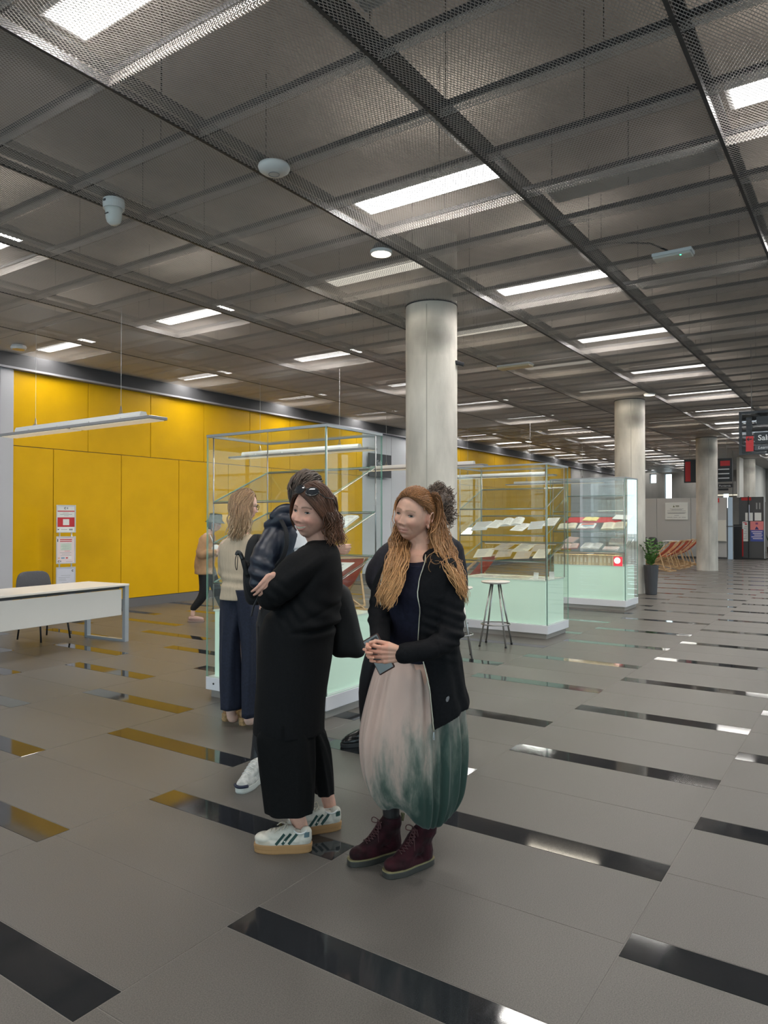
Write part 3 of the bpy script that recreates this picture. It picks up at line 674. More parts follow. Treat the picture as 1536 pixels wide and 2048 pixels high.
r = empty('emergency_light', (7.26, 1.58, 4.06), 0, 'flat white emergency light with a green indicator under the mesh', 'emergency light')
MB().box(-.075, .075, -.17, .17, .0, .022, .004).build('diffuser', mat('em_diffuser', (.62, .62, .58), .3), r); MB().box(-.082, .082, -.18, .18, .022, .055, .004).build('housing', mat('em_housing', (.70, .73, .74), .35), r)
MB().ell((-.06, -.08, 0), (.008, .008, .006), 10, 6).build('indicator', emis('green_led', (.05, 1, .3), 6.0), r)
MB().tube([(-.03, .02, .05), (-.05, .04, .065), (-.07, .07, .082)], .008, 8).build('cable', blk, r, smooth=True)
MB().tube([(7.19, 1.65, 4.142), (7.13, 1.76, 4.20), (7.06, 2.06, 4.25), (7.06, 2.4, 4.27)], .008, 8).build('lamp_cable', blk, ceiling, smooth=True)
r = empty('emergency_light', (5.79, 10.41, 4.07), 0, 'small amber-tinted ceiling light near the left end of the yellow wall', 'emergency light')
MB().lathe([(.09, 0), (.11, .012), (.115, .03), (.1, .06), (.001, .06)], 8).build('housing', white_pl, r); MB().lathe([(.001, -.004), (.085, -.004), (.088, .0), (.001, .002)], 8).build('lens', mat('amber_lens', (.75, .5, .12), .4), r)
r = empty('emergency_light', (11.1, 4.9, 4.07), 0, 'small beige ceiling light behind the nearest column', 'emergency light')
MB().box(-.1, .1, -.28, .28, 0, .03, .004).build('diffuser', mat('em_warm', (.7, .6, .42), .4), r); MB().box(-.105, .105, -.285, .285, .03, .06, .004).build('housing', white_pl, r)

# ---- reception table and chair by the yellow wall
tw = mat('table_laminate', (.76, .72, .66), .35); tpanel = mat('modesty_panel', (.66, .65, .63), .45); leg_m = mat('table_leg_alu', (.42, .45, .49), .35, metal=.5)
r = empty('desk', (4.93, 8.27, 0), R(5.1), 'white desk with a hanging front panel at the left edge', 'desk')
MB().box(-.95, .95, -.39, .39, .715, .74, .003).build('desk_top', tw, r)
MB().box(-.92, .86, -.35, -.332, .345, .675, .002).build('front_panel', tpanel, r)
MB().box(-.86, .86, -.31, -.27, .675, .715).box(-.86, .86, .27, .31, .675, .715).build('under_frame', dkgrey, r)
for s in (-1, 1):
    b = MB(); x = s * .915
    b.box(x - .03, x + .03, -.385, -.335, 0, .715).box(x - .03, x + .03, .335, .385, 0, .715).box(x - .03, x + .03, -.335, .335, 0, .03).box(x - .03, x + .03, -.335, .335, .685, .715)
    b.build('loop_leg', leg_m, r)
fab = mat('grey_fabric', (.085, .085, .095), .85, noise=.15, nscale=150, bump=.2, bscale=300)
def office_chair(loc, rz, label, group=None, name='chair'):
    r = empty(name, loc, rz, label, 'chair', group)
    b = MB(); rings = []      # padded seat
    for z, k in ((.425, .94), (.44, 1), (.465, 1), (.48, .93)):
        rings.append([(k * .24 * math.copysign(abs(math.cos(t)) ** .4, math.cos(t)), k * .22 * math.copysign(abs(math.sin(t)) ** .4, math.sin(t)), z) for t in np.linspace(0, 2 * math.pi, 28, endpoint=False)])
    b.loft(rings).build('seat', fab, r, smooth=True)
    b = MB(); rings = []      # curved backrest
    for off, k in ((-.02, .92), (-.012, 1), (.012, 1), (.02, .92)):
        ring = []
        for t in np.linspace(0, 2 * math.pi, 30, endpoint=False):
            x = .245 * k * math.copysign(abs(math.cos(t)) ** .45, math.cos(t)); z = .175 * k * math.copysign(abs(math.sin(t)) ** .55, math.sin(t))
            x *= 1 - .10 * (z > 0) * (z / .175)
            ring.append((x, .235 + off + .06 * (z + .17) - .35 * x * x, .71 + z))
        rings.append(ring)
    b.loft(rings).build('backrest', fab, r, smooth=True)
    tube_m = blk
    for sx in (-1, 1):
        MB().tube([(sx * .21, -.24, .011), (sx * .185, -.17, .42)], .011, 8).build('leg', tube_m, r, smooth=True)
        MB().tube([(sx * .21, .25, .011), (sx * .19, .19, .42), (sx * .17, .235, .60)], .011, 8).build('leg', tube_m, r, smooth=True)
    MB().tube([(-.185, -.17, .415), (.185, -.17, .415)], .01, 8).tube([(-.19, .19, .415), (.19, .19, .415)], .01, 8).build('cross_bar', tube_m, r)
    return r
office_chair((5.36, 8.98, 0), R(4), 'grey upholstered chair with black legs behind the white desk')
# ---- stand with three notice frames
r = empty('notice_stand', (6.68, 10.6, 0), R(-16), 'tall narrow stand with three framed notices before the yellow wall', 'notice stand')
for s in (-1, 1): MB().cyl((s * .09, .02, .02), (s * .09, .02, 1.78), .011, n=10).build('pole', alu, r, smooth=True)
MB().box(-.19, .19, -.14, .16, 0, .02, .004).build('foot_plate', mat('foot_plate', (.3, .3, .3), .4, metal=.5), r)
red_p = mat('notice_red', (.55, .03, .04), .6); blu_p = mat('notice_blue', (.2, .35, .5), .6); pinkp = mat('notice_pink', (.78, .66, .66), .6); greenp = mat('notice_green', (.62, .70, .60), .6)
for k, (z0, z1) in enumerate(((1.365, 1.80), (.875, 1.305), (.385, .82))):
    f = MB(); w = .146
    f.box(-w, -w + .014, -.012, .006, z0, z1).box(w - .014, w, -.012, .006, z0, z1).box(-w + .014, w - .014, -.012, .006, z0, z0 + .014).box(-w + .014, w - .014, -.012, .006, z1 - .014, z1)
    fr = f.build('notice_frame', mat('frame_alu', (.60, .60, .62), .4, metal=.4), r)
    MB().box(-w + .014, w - .014, -.004, .004, z0 + .014, z1 - .014).build('paper', (paper_w, pinkp, mat('paper_lilac', (.66, .66, .74), .6))[k], fr)
    def pr(m, *boxes):
        b = MB()
        fwd = -.0068 if m is paper_w else -.0052
        for (xa, xb, za, zb) in boxes: b.box(xa, xb, fwd, -.0038, z0 + za, z0 + zb)
        b.build('print', m, fr)['kind'] = 'stuff'
    ring = MB()
    def cmark(x, z, rad):
        b = MB(); pts = [(x + rad * math.cos(t), -.006, z0 + z + rad * math.sin(t)) for t in np.linspace(.8, 2 * math.pi - .8, 14)]
        b.tube(pts, rad * .32, 6).build('emblem', print_m, fr)
    if k == 0:
        cmark(-.012, .385, .013); pr(print_g, (.012, .03, .372, .398)); pr(red_p, (-.128, .128, .33, .345), (-.128, .128, .09, .24))
        pr(print_g, (-.05, .04, .306, .311), (-.09, .09, .285, .291), (-.03, .04, .263, .268), (-.075, .02, .045, .052), (.045, .10, .035, .06)); pr(print_m, (-.125, -.105, .042, .056)); pr(paper_w, (-.047, .047, .117, .213))
    elif k == 1:
        pr(red_p, (-.09, .09, .372, .386), (-.09, .09, .345, .358), (-.02, .06, .195, .2)); pr(greenp, (-.08, .085, .21, .32)); pr(print_g, *[(-.07 + (j % 3) * .01, .07 - (j % 2) * .02, .22 + j * .018, .224 + j * .018) for j in range(6)], (-.09, .08, .17, .175), (-.06, .06, .148, .152), (-.08, .08, .128, .132), (0, .10, .03, .034))
        pr(blu_p, (-.07, -.02, .078, .1)); pr(red_p, (.0, .03, .08, .098)); pr(mat('notice_orange', (.7, .35, .2), .6), (-.12, -.09, .082, .096)); cmark(-.105, .038, .012); pr(print_g, (-.09, -.07, .028, .05)); pr(print_m, (-.13, -.118, .345, .39)); pr(paper_w, (.04, .085, .07, .115))
    else:
        cmark(.105, .375, .013); pr(print_g, (-.07, .07, .30, .304), (-.11, .06, .268, .272), (-.11, .0, .245, .249), (-.11, .01, .225, .229), (-.06, .04, .19, .194))
# ---- bar stools
def stool(loc, rz, label):
    r = empty('bar_stool', loc, rz, label, 'stool', 'bar stools by the glass case')
    MB().lathe([(.001, .775), (.15, .775), (.176, .785), (.18, .795), (.174, .803), (.001, .803)], 36).build('seat', mat('stool_seat', (.72, .68, .62), .3), r, smooth=True)
    MB().lathe([(.001, .765), (.085, .765), (.085, .776), (.001, .776)], 20).build('seat_plate', steel, r)
    for k in range(4):
        a = R(45 + 90 * k)
        MB().cyl((.23 * math.cos(a), .23 * math.sin(a), .012), (.065 * math.cos(a), .065 * math.sin(a), .768), .011, n=10).build('leg', mat('stool_leg', (.36, .36, .35), .3, metal=.8), r, smooth=True)
        MB().cyl((.2325 * math.cos(a), .2325 * math.sin(a), 0), (.229 * math.cos(a), .229 * math.sin(a), .018), .014, n=10).build('foot_cap', blk, r)
    rr_ = .178; MB().tube([(rr_ * math.cos(t), rr_ * math.sin(t), .27) for t in np.linspace(0, 2 * math.pi, 33)], .008, 8, cap=False).build('foot_ring', steel, r, smooth=True)
    return r
stool((8.27, 3.92, 0), R(12), 'bar stool with a round pale seat standing before the glass case')
stool((7.28, 3.93, 0), R(30), 'bar stool half hidden behind the red-haired woman')
# ---- deckchairs
wood = mat('beech_wood', (.58, .38, .20), .5, noise=.2, nscale=12, stretch=(6, 1, 1)); sling_m = mat('orange_canvas', (.74, .13, .07), .8, noise=.1, nscale=8)
def deckchair(loc, rz, label, group='orange deckchairs'):
    r = empty('deckchair', loc, rz, label, 'deckchair', group)
    T, Bf = (-.64, .92), (.52, .0); Fh, Rf = (.74, .30), (-.60, .0)
    for s in (-1, 1):
        MB().bar((s * .27, Bf[0], .016), (s * .27, T[0], T[1]), .028, .042).build('back_rail', wood, r); MB().bar((s * .235, Rf[0], .016), (s * .235, Fh[0], Fh[1]), .028, .042).build('seat_rail', wood, r)
        MB().bar((s * .305, -.28, .62), (s * .305, -.45, .06), .022, .034).build('strut', wood, r)
    MB().bar((-.27, T[0], T[1]), (.27, T[0], T[1]), .03, .03).build('top_bar', wood, r); MB().bar((-.25, Fh[0], Fh[1]), (.25, Fh[0], Fh[1]), .03, .03).build('front_bar', wood, r)
    MB().bar((-.30, Rf[0], .02), (.30, Rf[0], .02), .04, .03).build('rear_foot_bar', wood, r); MB().bar((-.29, Bf[0], .02), (.29, Bf[0], .02), .03, .03).build('front_foot_bar', wood, r)
    MB().bar((-.31, -.45, .07), (.31, -.45, .07), .025, .025).build('strut_bar', wood, r)
    b = MB(); rows = []
    for k in range(17):
        t = k / 16; y = T[0] + (Fh[0] - T[0]) * t; z = T[1] + (Fh[1] - T[1]) * t - .26 * math.sin(math.pi * t ** .8) + (.018 if k in (0, 16) else 0)
        rows.append([(-.215, y, z), (.215, y, z), (.215, y, z - .004), (-.215, y, z - .004)])
    b.loft(rows).build('sling', sling_m, r, smooth=False)
    return r
dl = ['front orange deckchair of the row before the third column', 'second orange deckchair of the row before the third column', 'third orange deckchair of the row before the third column', 'fourth orange deckchair of the row before the third column', 'rearmost orange deckchair of the row before the third column']
for k, (x, y) in enumerate(((23.35, 5.72), (24.6, 5.76), (25.35, 5.72), (26.4, 5.8), (27.2, 5.75))): deckchair((x, y, 0), R((-4, 3, -2, 4, 0)[k]), dl[k])
deckchair((12.15, 6.45, 0), R(-8), 'orange deckchair seen through the stool-side glass case', None)
deckchair((10.3, 7.95, 0), R(-30), 'orange deckchair seen through the nearest glass case', None)
# ---- potted plant by the second column
r = empty('potted_plant', (15.80, 3.91, 0), 0, 'green leafy plant in a tall dark grey pot beside the second column', 'plant')
MB().lathe([(.001, 0), (.105, 0), (.115, .01), (.15, .60), (.15, .62), (.135, .62), (.13, .56), (.001, .56)], 28).build('pot', mat('pot_grey', (.06, .06, .068), .5), r, smooth=False)
rn = random.Random(4); leaf_m = mat('leaf_green', (.05, .13, .025), .35, noise=.4, nscale=15)
for k in range(13):
    a = rn.uniform(0, 2 * math.pi); ln = rn.uniform(.32, .70); tilt = rn.uniform(.10, .42)
    pts = []
    for q in range(8):
        t = q / 7; rad = ln * math.sin(tilt) * t ** 1.4; pts.append(Vector((rad * math.cos(a) + .03 * math.cos(a * 3), rad * math.sin(a), .55 + ln * math.cos(tilt) * t - .08 * t * t)))
    st = MB().tube(pts, [.009 - .006 * q / 7 for q in range(8)], 6).build('stem', mat('stem_green', (.09, .17, .04), .5), r, smooth=True)
    b = MB()
    for q in range(2, 8):
        for s in (-1, 1):
            p = pts[q]; d = (pts[q] - pts[q - 1]).normalized(); side = d.cross(Vector((math.cos(a), math.sin(a), .2))).normalized() * s
            L1 = rn.uniform(.07, .12); dirv = (side + d * .7).normalized(); nrm = dirv.cross(d).normalized(); wv = dirv.cross(nrm).normalized() * (L1 * .27)
            b.add([p, p + dirv * L1 * .45 + wv + nrm * .006, p + dirv * L1, p + dirv * L1 * .45 - wv + nrm * .006, p + dirv * L1 * .5 - nrm * .004], [(0, 1, 4), (1, 2, 4), (2, 3, 4), (3, 0, 4)])
    b.build('leaves', leaf_m, st)['kind'] = 'stuff'
# ---- partition at the far end with its board, table and chairs
pw = empty('wall_partition', (32.0, 0, 0), kind='structure')
part_m = mat('partition_grey', (.46, .45, .44), .6)
for k in range(4):
    a = 4.95 + k * 1.36
    MB().box(0, .1, a + .006, a + 1.354, .08, 2.5, .004).build('partition_panel', part_m, pw); MB().box(.02, .09, a, a + 1.36, 0, .08).build('partition_base', dkgrey, pw); MB().box(.03, .08, a - .006, a + .006, .08, 2.5).build('joint_strip', dkgrey, pw)
d2 = empty('door_2', (32.0, 4.55, 0), kind='structure')
MB().box(-.02, .04, .19, .36, 0, 2.5, .004).build('door_edge', mat('door_pale_blue', (.50, .64, .80), .4), d2); MB().box(.3, .35, -.10, .2, 0, 1.4).build('dark_opening', blk, d2); MB().bar((-.03, .85, 1.32), (-.03, -.15, 1.34), .03, .03).build('push_bar', dkgrey, d2)
MB().box(.5, 9, .0, .1, 2.5, ZC).build('upper_wall', mat('white_upper', (.62, .61, .58), .7), d2)
r = empty('information_board', (31.97, 6.87, 1.6), 0, 'white information board with a dark emblem on the grey partition', 'board')
MB().box(-.02, .02, -.45, .45, 0, .70, .004).build('board_panel', mat('board_white', (.74, .75, .72), .4), r)
b = MB()
def bl(y0, y1, z): b.box(-.0225, -.0195, -y1, -y0, z, z + .018)
for y0, y1, z in ((-.26, .28, .44), (-.19, .22, .40), (-.37, .37, .355), (-.38, .38, .28), (-.34, .33, .255), (-.08, .10, .165), (-.37, -.15, .085), (-.12, .04, .085), (.08, .17, .085), (.21, .37, .085)): bl(y0, y1, z)
b.build('print', print_g, r)['kind'] = 'stuff'
MB().loft([[(-.023, .10 + dy, z) for dy, z in ((-.035, .52), (.035, .52), (.028, .555), (.01, .575), (.006, .605), (-.006, .605), (-.01, .575), (-.028, .555))], [(-.019, .10 + dy, z) for dy, z in ((-.035, .52), (.035, .52), (.028, .555), (.01, .575), (.006, .605), (-.006, .605), (-.01, .575), (-.028, .555))]]).build('emblem', mat('emblem_dark', (.12, .13, .05), .6), r)
MB().box(-.0225, -.0195, -.11, .03, .565, .59).box(-.0225, -.0195, -.11, .03, .53, .55).build('emblem_lettering', mat('emblem_dark'), r)
r = empty('wall_cabinet', (31.94, 5.13, .72), 0, 'flat off-white cabinet on the partition right of the third column', 'cabinet'); MB().box(-.06, .06, -.17, .17, 0, .86, .004).build('cabinet_body', mat('cabinet_offwhite', (.62, .60, .55), .5), r); MB().box(-.066, -.06, -.155, .155, .02, .84, .002).build('cabinet_door', mat('cabinet_door', (.66, .64, .58), .5), r)
r = empty('exit_sign', (31.97, 5.33, 2.30), 0, 'small red sign high on the partition at the column edge', 'sign'); MB().box(-.015, .015, -.1, .14, 0, .17, .003).build('sign_plate', mat('sign_red', (.65, .03, .03), .5), r); MB().box(-.018, -.0145, -.06, .03, .05, .10).build('sign_symbol', paper_w, r)
r = empty('wall_socket', (31.98, 5.4, .38), 0, 'small white socket low on the grey partition', 'socket'); MB().box(-.015, .015, -.045, .045, 0, .09, .003).build('plate', white_pl, r); MB().lathe([(.001, 0), (.02, 0), (.02, .004), (.001, .004)], 14).build('socket_hole', dkgrey, r).matrix_local = Matrix.Translation((-.016, 0, .045)) @ Matrix.Rotation(R(-90), 4, 'Y')
r = empty('side_table', (30.9, 6.35, 0), 0, 'white table standing behind the orange deckchairs', 'table'); MB().box(-.4, .4, -.75, .75, .72, .75, .003).build('table_top', white_pl, r)
for sx in (-1, 1):
    for sy in (-1, 1): MB().box(sx * .36 - .02, sx * .36 + .02, sy * .70 - .02, sy * .70 + .02, 0, .72).build('leg', white_pl, r)
office_chair((30.95, 7.42, 0), R(60), 'dark chair at the left end of the far white table', None); office_chair((31.2, 7.9, 0), R(70), 'dark chair standing behind the other one by the far white table', None)
# ---- dark poster stand before the farthest column
r = empty('poster_stand', (32.7, 4.14, 0), R(0), 'dark information stand with posters before the farthest column', 'poster stand')
MB().box(-.06, .06, -.45, .45, .04, 2.52, .006).build('back_panel', mat('stand_grey', (.075, .075, .078), .5), r); MB().box(-.25, .25, -.55, .55, 0, .04, .004).build('foot', blk, r)
MB().box(-.075, -.058, .30, .45, .1, 1.22).build('red_strip', mat('stand_red', (.45, .02, .02), .5), r); MB().box(-.075, -.058, .0, .36, 2.38, 2.5).build('red_header', mat('stand_red'), r)
MB().box(-.09, -.06, .085, .12, .04, 2.55).build('black_post', blk, r); MB().box(-.12, -.095, .06, .085, 1.55, 2.2).build('light_strip', mat('strip_light', (.65, .68, .8), .4), r); MB().box(-.10, -.06, -.49, -.455, .04, 2.55).build('edge_profile', alu, r)
for y0, y1, z0, z1, m, nm in ((-.05, .22, 1.55, 1.88, paper_w, 'leaflet'), (-.36, -.12, 1.56, 1.88, paper_w, 'leaflet'), (.1, .33, .72, 1.52, paper_w, 'list_poster'), (-.44, .04, 1.18, 1.53, mat('poster_pink', (.72, .22, .22), .5), 'poster_upper'), (-.44, .04, .72, 1.18, mat('poster_blue', (.06, .09, .33), .5), 'poster_lower')):
    MB().box(-.072, -.060, y0, y1, z0, z1).build(nm, m, r)
b = MB()
for k in range(5): b.box(-.0745, -.0715, -.40 + .03 * (k % 2), .0 - .05 * (k % 3), 1.10 - .07 * k, 1.13 - .07 * k)
b.build('print', mat('poster_text', (.7, .62, .7), .6), r)['kind'] = 'stuff'
MB().loft([[(-.0745, y, z) for y, z in ((-.27, 1.2), (-.12, 1.2), (-.15, 1.26), (-.19, 1.33), (-.24, 1.26))], [(-.0715, y, z) for y, z in ((-.27, 1.2), (-.12, 1.2), (-.15, 1.26), (-.19, 1.33), (-.24, 1.26))]]).build('poster_figure', mat('poster_navy', (.04, .04, .16), .6), r)
MB().box(-.0745, -.0715, -.24, -.15, 1.40, 1.48).build('poster_badge', mat('poster_purple', (.25, .06, .15), .6), r)
b = MB()
for k in range(8): b.box(-.0745, -.0715, .16, .28 - .03 * (k % 3), .82 + .07 * k, .84 + .07 * k)
b.build('print', print_g, r)['kind'] = 'stuff'; MB().box(-.0745, -.0715, .16, .24, 1.39, 1.44).box(-.0745, -.0715, .17, .30, 1.46, 1.49).build('red_marks', red_p, r)
b = MB()
for k in range(2): b.box(-.064, -.0595, -.33 + .11 * k, -.28 + .11 * k, 2.02, 2.28)
b.build('panel_lettering', mat('faint_letter', (.3, .3, .3), .6), r)['kind'] = 'stuff'
r = empty('potted_plant', (33.0, 3.45, 0), 0, 'plant in a brown pot right of the dark poster stand', 'plant')
MB().lathe([(.001, 0), (.14, 0), (.18, .5), (.165, .5), (.001, .46)], 18).build('pot', mat('pot_brown', (.10, .045, .035), .5), r)
b = MB()
for k in range(22):
    a = rn.uniform(0, 6.28); ln = rn.uniform(.3, .7); d = Vector((math.cos(a) * .5, math.sin(a) * .5, 1)).normalized(); s = Vector((-math.sin(a), math.cos(a), 0)) * .03; p = Vector((0, 0, .45))
    b.add([p, p + d * ln * .5 + s, p + d * ln, p + d * ln * .5 - s, p + d * ln * .5 + Vector((0, 0, .01))], [(0, 1, 4), (1, 2, 4), (2, 3, 4), (3, 0, 4)])
b.build('leaves', leaf_m, r)['kind'] = 'stuff'
# ---- hanging signs
sign_blk = mat('sign_black', (.018, .02, .024), .35); sign_dk = mat('sign_charcoal', (.05, .055, .065), .3); sign_red = mat('sign_panel_red', (.42, .025, .03), .5); sign_txt = mat('sign_letter', (.60, .62, .64), .5)
def cables(r, ys, z): 
    for y in ys: MB().cyl((0, y, z), (0, y, ZC + .1 - r.location.z), .003, n=5).build('cable', dkgrey, r)
r = empty('hanging_sign', (12.28, 1.15, 2.56), 0, 'black hanging sign reading Sala with a red arrow panel at the right edge', 'sign')
# local +y is the viewer's left
fr = MB(); fr.box(-.02, .02, .53, .57, 0, .66).box(-.02, .02, -.57, -.53, 0, .66).box(-.02, .02, -.53, .53, .63, .66).box(-.02, .02, -.53, .53, 0, .02); fr.build('sign_frame', sign_blk, r)
MB().box(-.004, .004, -.53, .53, .02, .63).build('smoked_pane', thin_glass('smoked_glass', (.42, .45, .48), .06), r)
MB().box(-.016, -.005, .39, .47, .28, .57).build('dark_panel', sign_blk, r); MB().box(-.016, -.005, .37, .475, .05, .28).build('arrow_panel', sign_red, r); MB().box(-.016, -.005, -.5, .33, .45, .57).build('dark_panel', sign_blk, r); MB().box(-.016, -.005, -.5, .355, .16, .33).build('name_panel', sign_blk, r); MB().box(-.016, -.005, -.5, .355, .06, .14).build('name_panel', sign_dk, r)
MB().bar((-.018, .39, .235), (-.018, .455, .235), .004, .012).bar((-.018, .455, .235), (-.018, .43, .26), .004, .012).bar((-.018, .455, .235), (-.018, .43, .21), .004, .012).build('arrow', blk, r)
text('lettering', 'Sala', .115, sign_txt, r, (-.0165, .31, .21), (R(90), 0, R(-90)), .001, bold=.0015)
text('lettering', 'Learning', .062, sign_txt, r, (-.0165, .31, .08), (R(90), 0, R(-90)), .001, shear=.2)
cables(r, (.4, -.4), .66)
r = empty('hanging_sign', (24.9, 4.45, 2.78), 0, 'black and red hanging direction sign behind the third column', 'sign')
MB().box(-.02, .02, -.76, .66, 0, .74, .003).build('sign_board', sign_blk, r); MB().box(-.026, -.02, .46, .62, .04, .68).build('red_panel', sign_red, r); MB().box(-.026, -.02, -.70, -.42, .50, .66).build('red_panel', sign_red, r)
b = MB()
for k in range(3): b.box(-.026, -.02, -.68, -.36, .38 - .14 * k, .41 - .14 * k)
b.build('lettering_strips', sign_txt, r)['kind'] = 'stuff'; cables(r, (.5, -.6), .74)
r = empty('hanging_sign', (29.5, 4.55, 2.55), 0, 'small grey hanging sign reading Portiernia', 'sign')
MB().box(-.02, .02, -.30, .34, .0, .46, .003).build('sign_board', mat('sign_grey', (.20, .20, .195), .5), r); MB().box(-.026, -.02, -.22, .30, .24, .38).build('name_strip', sign_blk, r); MB().box(-.026, -.02, -.05, .30, .13, .21).build('name_strip', sign_blk, r); MB().box(-.03, .03, -.34, .34, -.06, -.02).build('light_bar', mat('bar_light', (.8, .76, .62), .4, emit=(1, .93, .75), estr=.8), r)
text('lettering', 'Portiernia', .10, sign_txt, r, (-.0265, .27, .275), (R(90), 0, R(-90)), .001)
MB().cyl((-.03, -.2, -.06), (-.03, -.2, ZC - 2.5), .012, n=6).build('pole', dkgrey, r)
r = empty('wall_sign', (16.05, 10.98, 2.72), 0, 'dark wall sign with lettering seen through the nearest case', 'sign')
MB().box(-.55, .5, -.02, .02, 0, .62, .003).build('sign_board', sign_dk, r); text('lettering', 'Sala', .17, sign_txt, r, (-.2, -.0215, .33), (R(90), 0, 0), .001)
# ================================================================== PEOPLE: tools
from mathutils import noise as mnoise
def V3(*a): return Vector(a)
class Pose:
    """a person's own frame: x to the viewer's right, y away, z up; maps photo marks at a given distance to it"""
    def __init__(s, px0, dep0): s.d0 = dep0; s.x0 = (px0 - 768) / 1450 * dep0
    def __call__(s, px, py, d=None):
        d = s.d0 if d is None else d
        return Vector(((px - 768) / 1450 * d - s.x0, d - s.d0, 1.55 + (1041.7 - py) / 1450 * d))
    def world(s):
        c, n = math.cos(YAW), math.sin(YAW)
        return (s.d0 * c + s.x0 * n, s.d0 * n - s.x0 * c, 0)
    def root(s, label):
        return empty('person', s.world(), CAMROT, label, 'person')
    def thing(s, name, label, cat): return empty(name, s.world(), CAMROT, label, cat)
def voxmesh(mb, voxel, smooth=4, dec=0.0, fac=.5, name='mesh'):
    o = bpy.data.objects.new('tmp', mb.mesh('tmp')); COL.objects.link(o)
    m = o.modifiers.new('r', 'REMESH'); m.mode = 'VOXEL'; m.voxel_size = voxel; m.use_smooth_shade = True
    if smooth: q = o.modifiers.new('s', 'SMOOTH'); q.iterations = smooth; q.factor = fac
    if dec: q = o.modifiers.new('d', 'DECIMATE'); q.ratio = dec
    dg = bpy.context.evaluated_depsgraph_get(); me = bpy.data.meshes.new_from_object(o.evaluated_get(dg)); me.name = name
    bpy.data.objects.remove(o); me.materials.clear()
    me.polygons.foreach_set('use_smooth', [True] * len(me.polygons))
    return me
def getco(me): a = np.empty(len(me.vertices) * 3, np.float32); me.vertices.foreach_get('co', a); return a.reshape(-1, 3)
def getno(me): a = np.empty(len(me.vertices) * 3, np.float32); me.vertex_normals.foreach_get('vector', a); return a.reshape(-1, 3)
def setco(me, a): me.vertices.foreach_set('co', a.astype(np.float32).ravel()); me.update()
def displace(me, fn):
    co, no = getco(me), getno(me); setco(me, co + no * fn(co, no)[:, None])
def fbm(co, scale, seed=0.0, octv=2, stretch=(1, 1, 1)):
    s = np.array(stretch) * scale; out = np.empty(len(co))
    for i, c in enumerate(co):
        p = Vector((c[0] * s[0] + seed, c[1] * s[1] - seed, c[2] * s[2] + 2 * seed)); v = mnoise.noise(p)
        if octv > 1: v += .5 * mnoise.noise(p * 2.1)
        out[i] = v
    return out
def setcol(me, col):
    a = me.color_attributes.new('Col', 'FLOAT_COLOR', 'POINT'); c = np.concatenate([col, np.ones((len(col), 1))], 1); a.data.foreach_set('color', c.astype(np.float32).ravel())
def part(name, me, m, parent): 
    me.materials.append(m); o = bpy.data.objects.new(name, me); COL.objects.link(o); o.parent = parent; return o
def limb(mb, pts, rad, n=14):
    """rounded tapering limb through joints"""
    P = [Vector(p) for p in pts]; fine, fr = [], []
    for i in range(len(P) - 1):
        K = 5
        p0 = P[max(i - 1, 0)]; p1 = P[i]; p2 = P[i + 1]; p3 = P[min(i + 2, len(P) - 1)]
        for k in range(K):
            t = k / K; t2, t3 = t * t, t * t * t
            fine.append(.5 * ((2 * p1) + (p2 - p0) * t + (2 * p0 - 5 * p1 + 4 * p2 - p3) * t2 + (3 * p1 - p0 - 3 * p2 + p3) * t3)); fr.append(rad[i] + (rad[i + 1] - rad[i]) * t)
    fine.append(P[-1]); fr.append(rad[-1])
    mb.tube(fine, fr, n)
    for p, r in ((P[0], rad[0]), (P[-1], rad[-1])): mb.ell(p, (r * .98, r * .98, r * .98), 12, 8)
    return mb
def ringloft(mb, rings, n=32, power=1.0):
    """rings: (cx, cy, z, a, b, ang) ellipses; a along ang, b across"""
    rs = []
    for cx, cy, z, a, b, ang in rings:
        c, s = math.cos(ang), math.sin(ang); q = []
        for k in range(n):
            t = 2 * math.pi * k / n; u = a * math.copysign(abs(math.cos(t)) ** power, math.cos(t)); v = b * math.copysign(abs(math.sin(t)) ** power, math.sin(t))
            q.append((cx + u * c - v * s, cy + u * s + v * c, z))
        rs.append(q)
    return mb.loft(rs)
def interp_rings(rings, m):
    a = np.array(rings, float); t = np.linspace(0, len(a) - 1, m); i = np.minimum(t.astype(int), len(a) - 2); f = (t - i)[:, None]
    p0 = a[np.maximum(i - 1, 0)]; p1 = a[i]; p2 = a[i + 1]; p3 = a[np.minimum(i + 2, len(a) - 1)]
    return .5 * (2 * p1 + (p2 - p0) * f + (2 * p0 - 5 * p1 + 4 * p2 - p3) * f ** 2 + (3 * p1 - p0 - 3 * p2 + p3) * f ** 3)

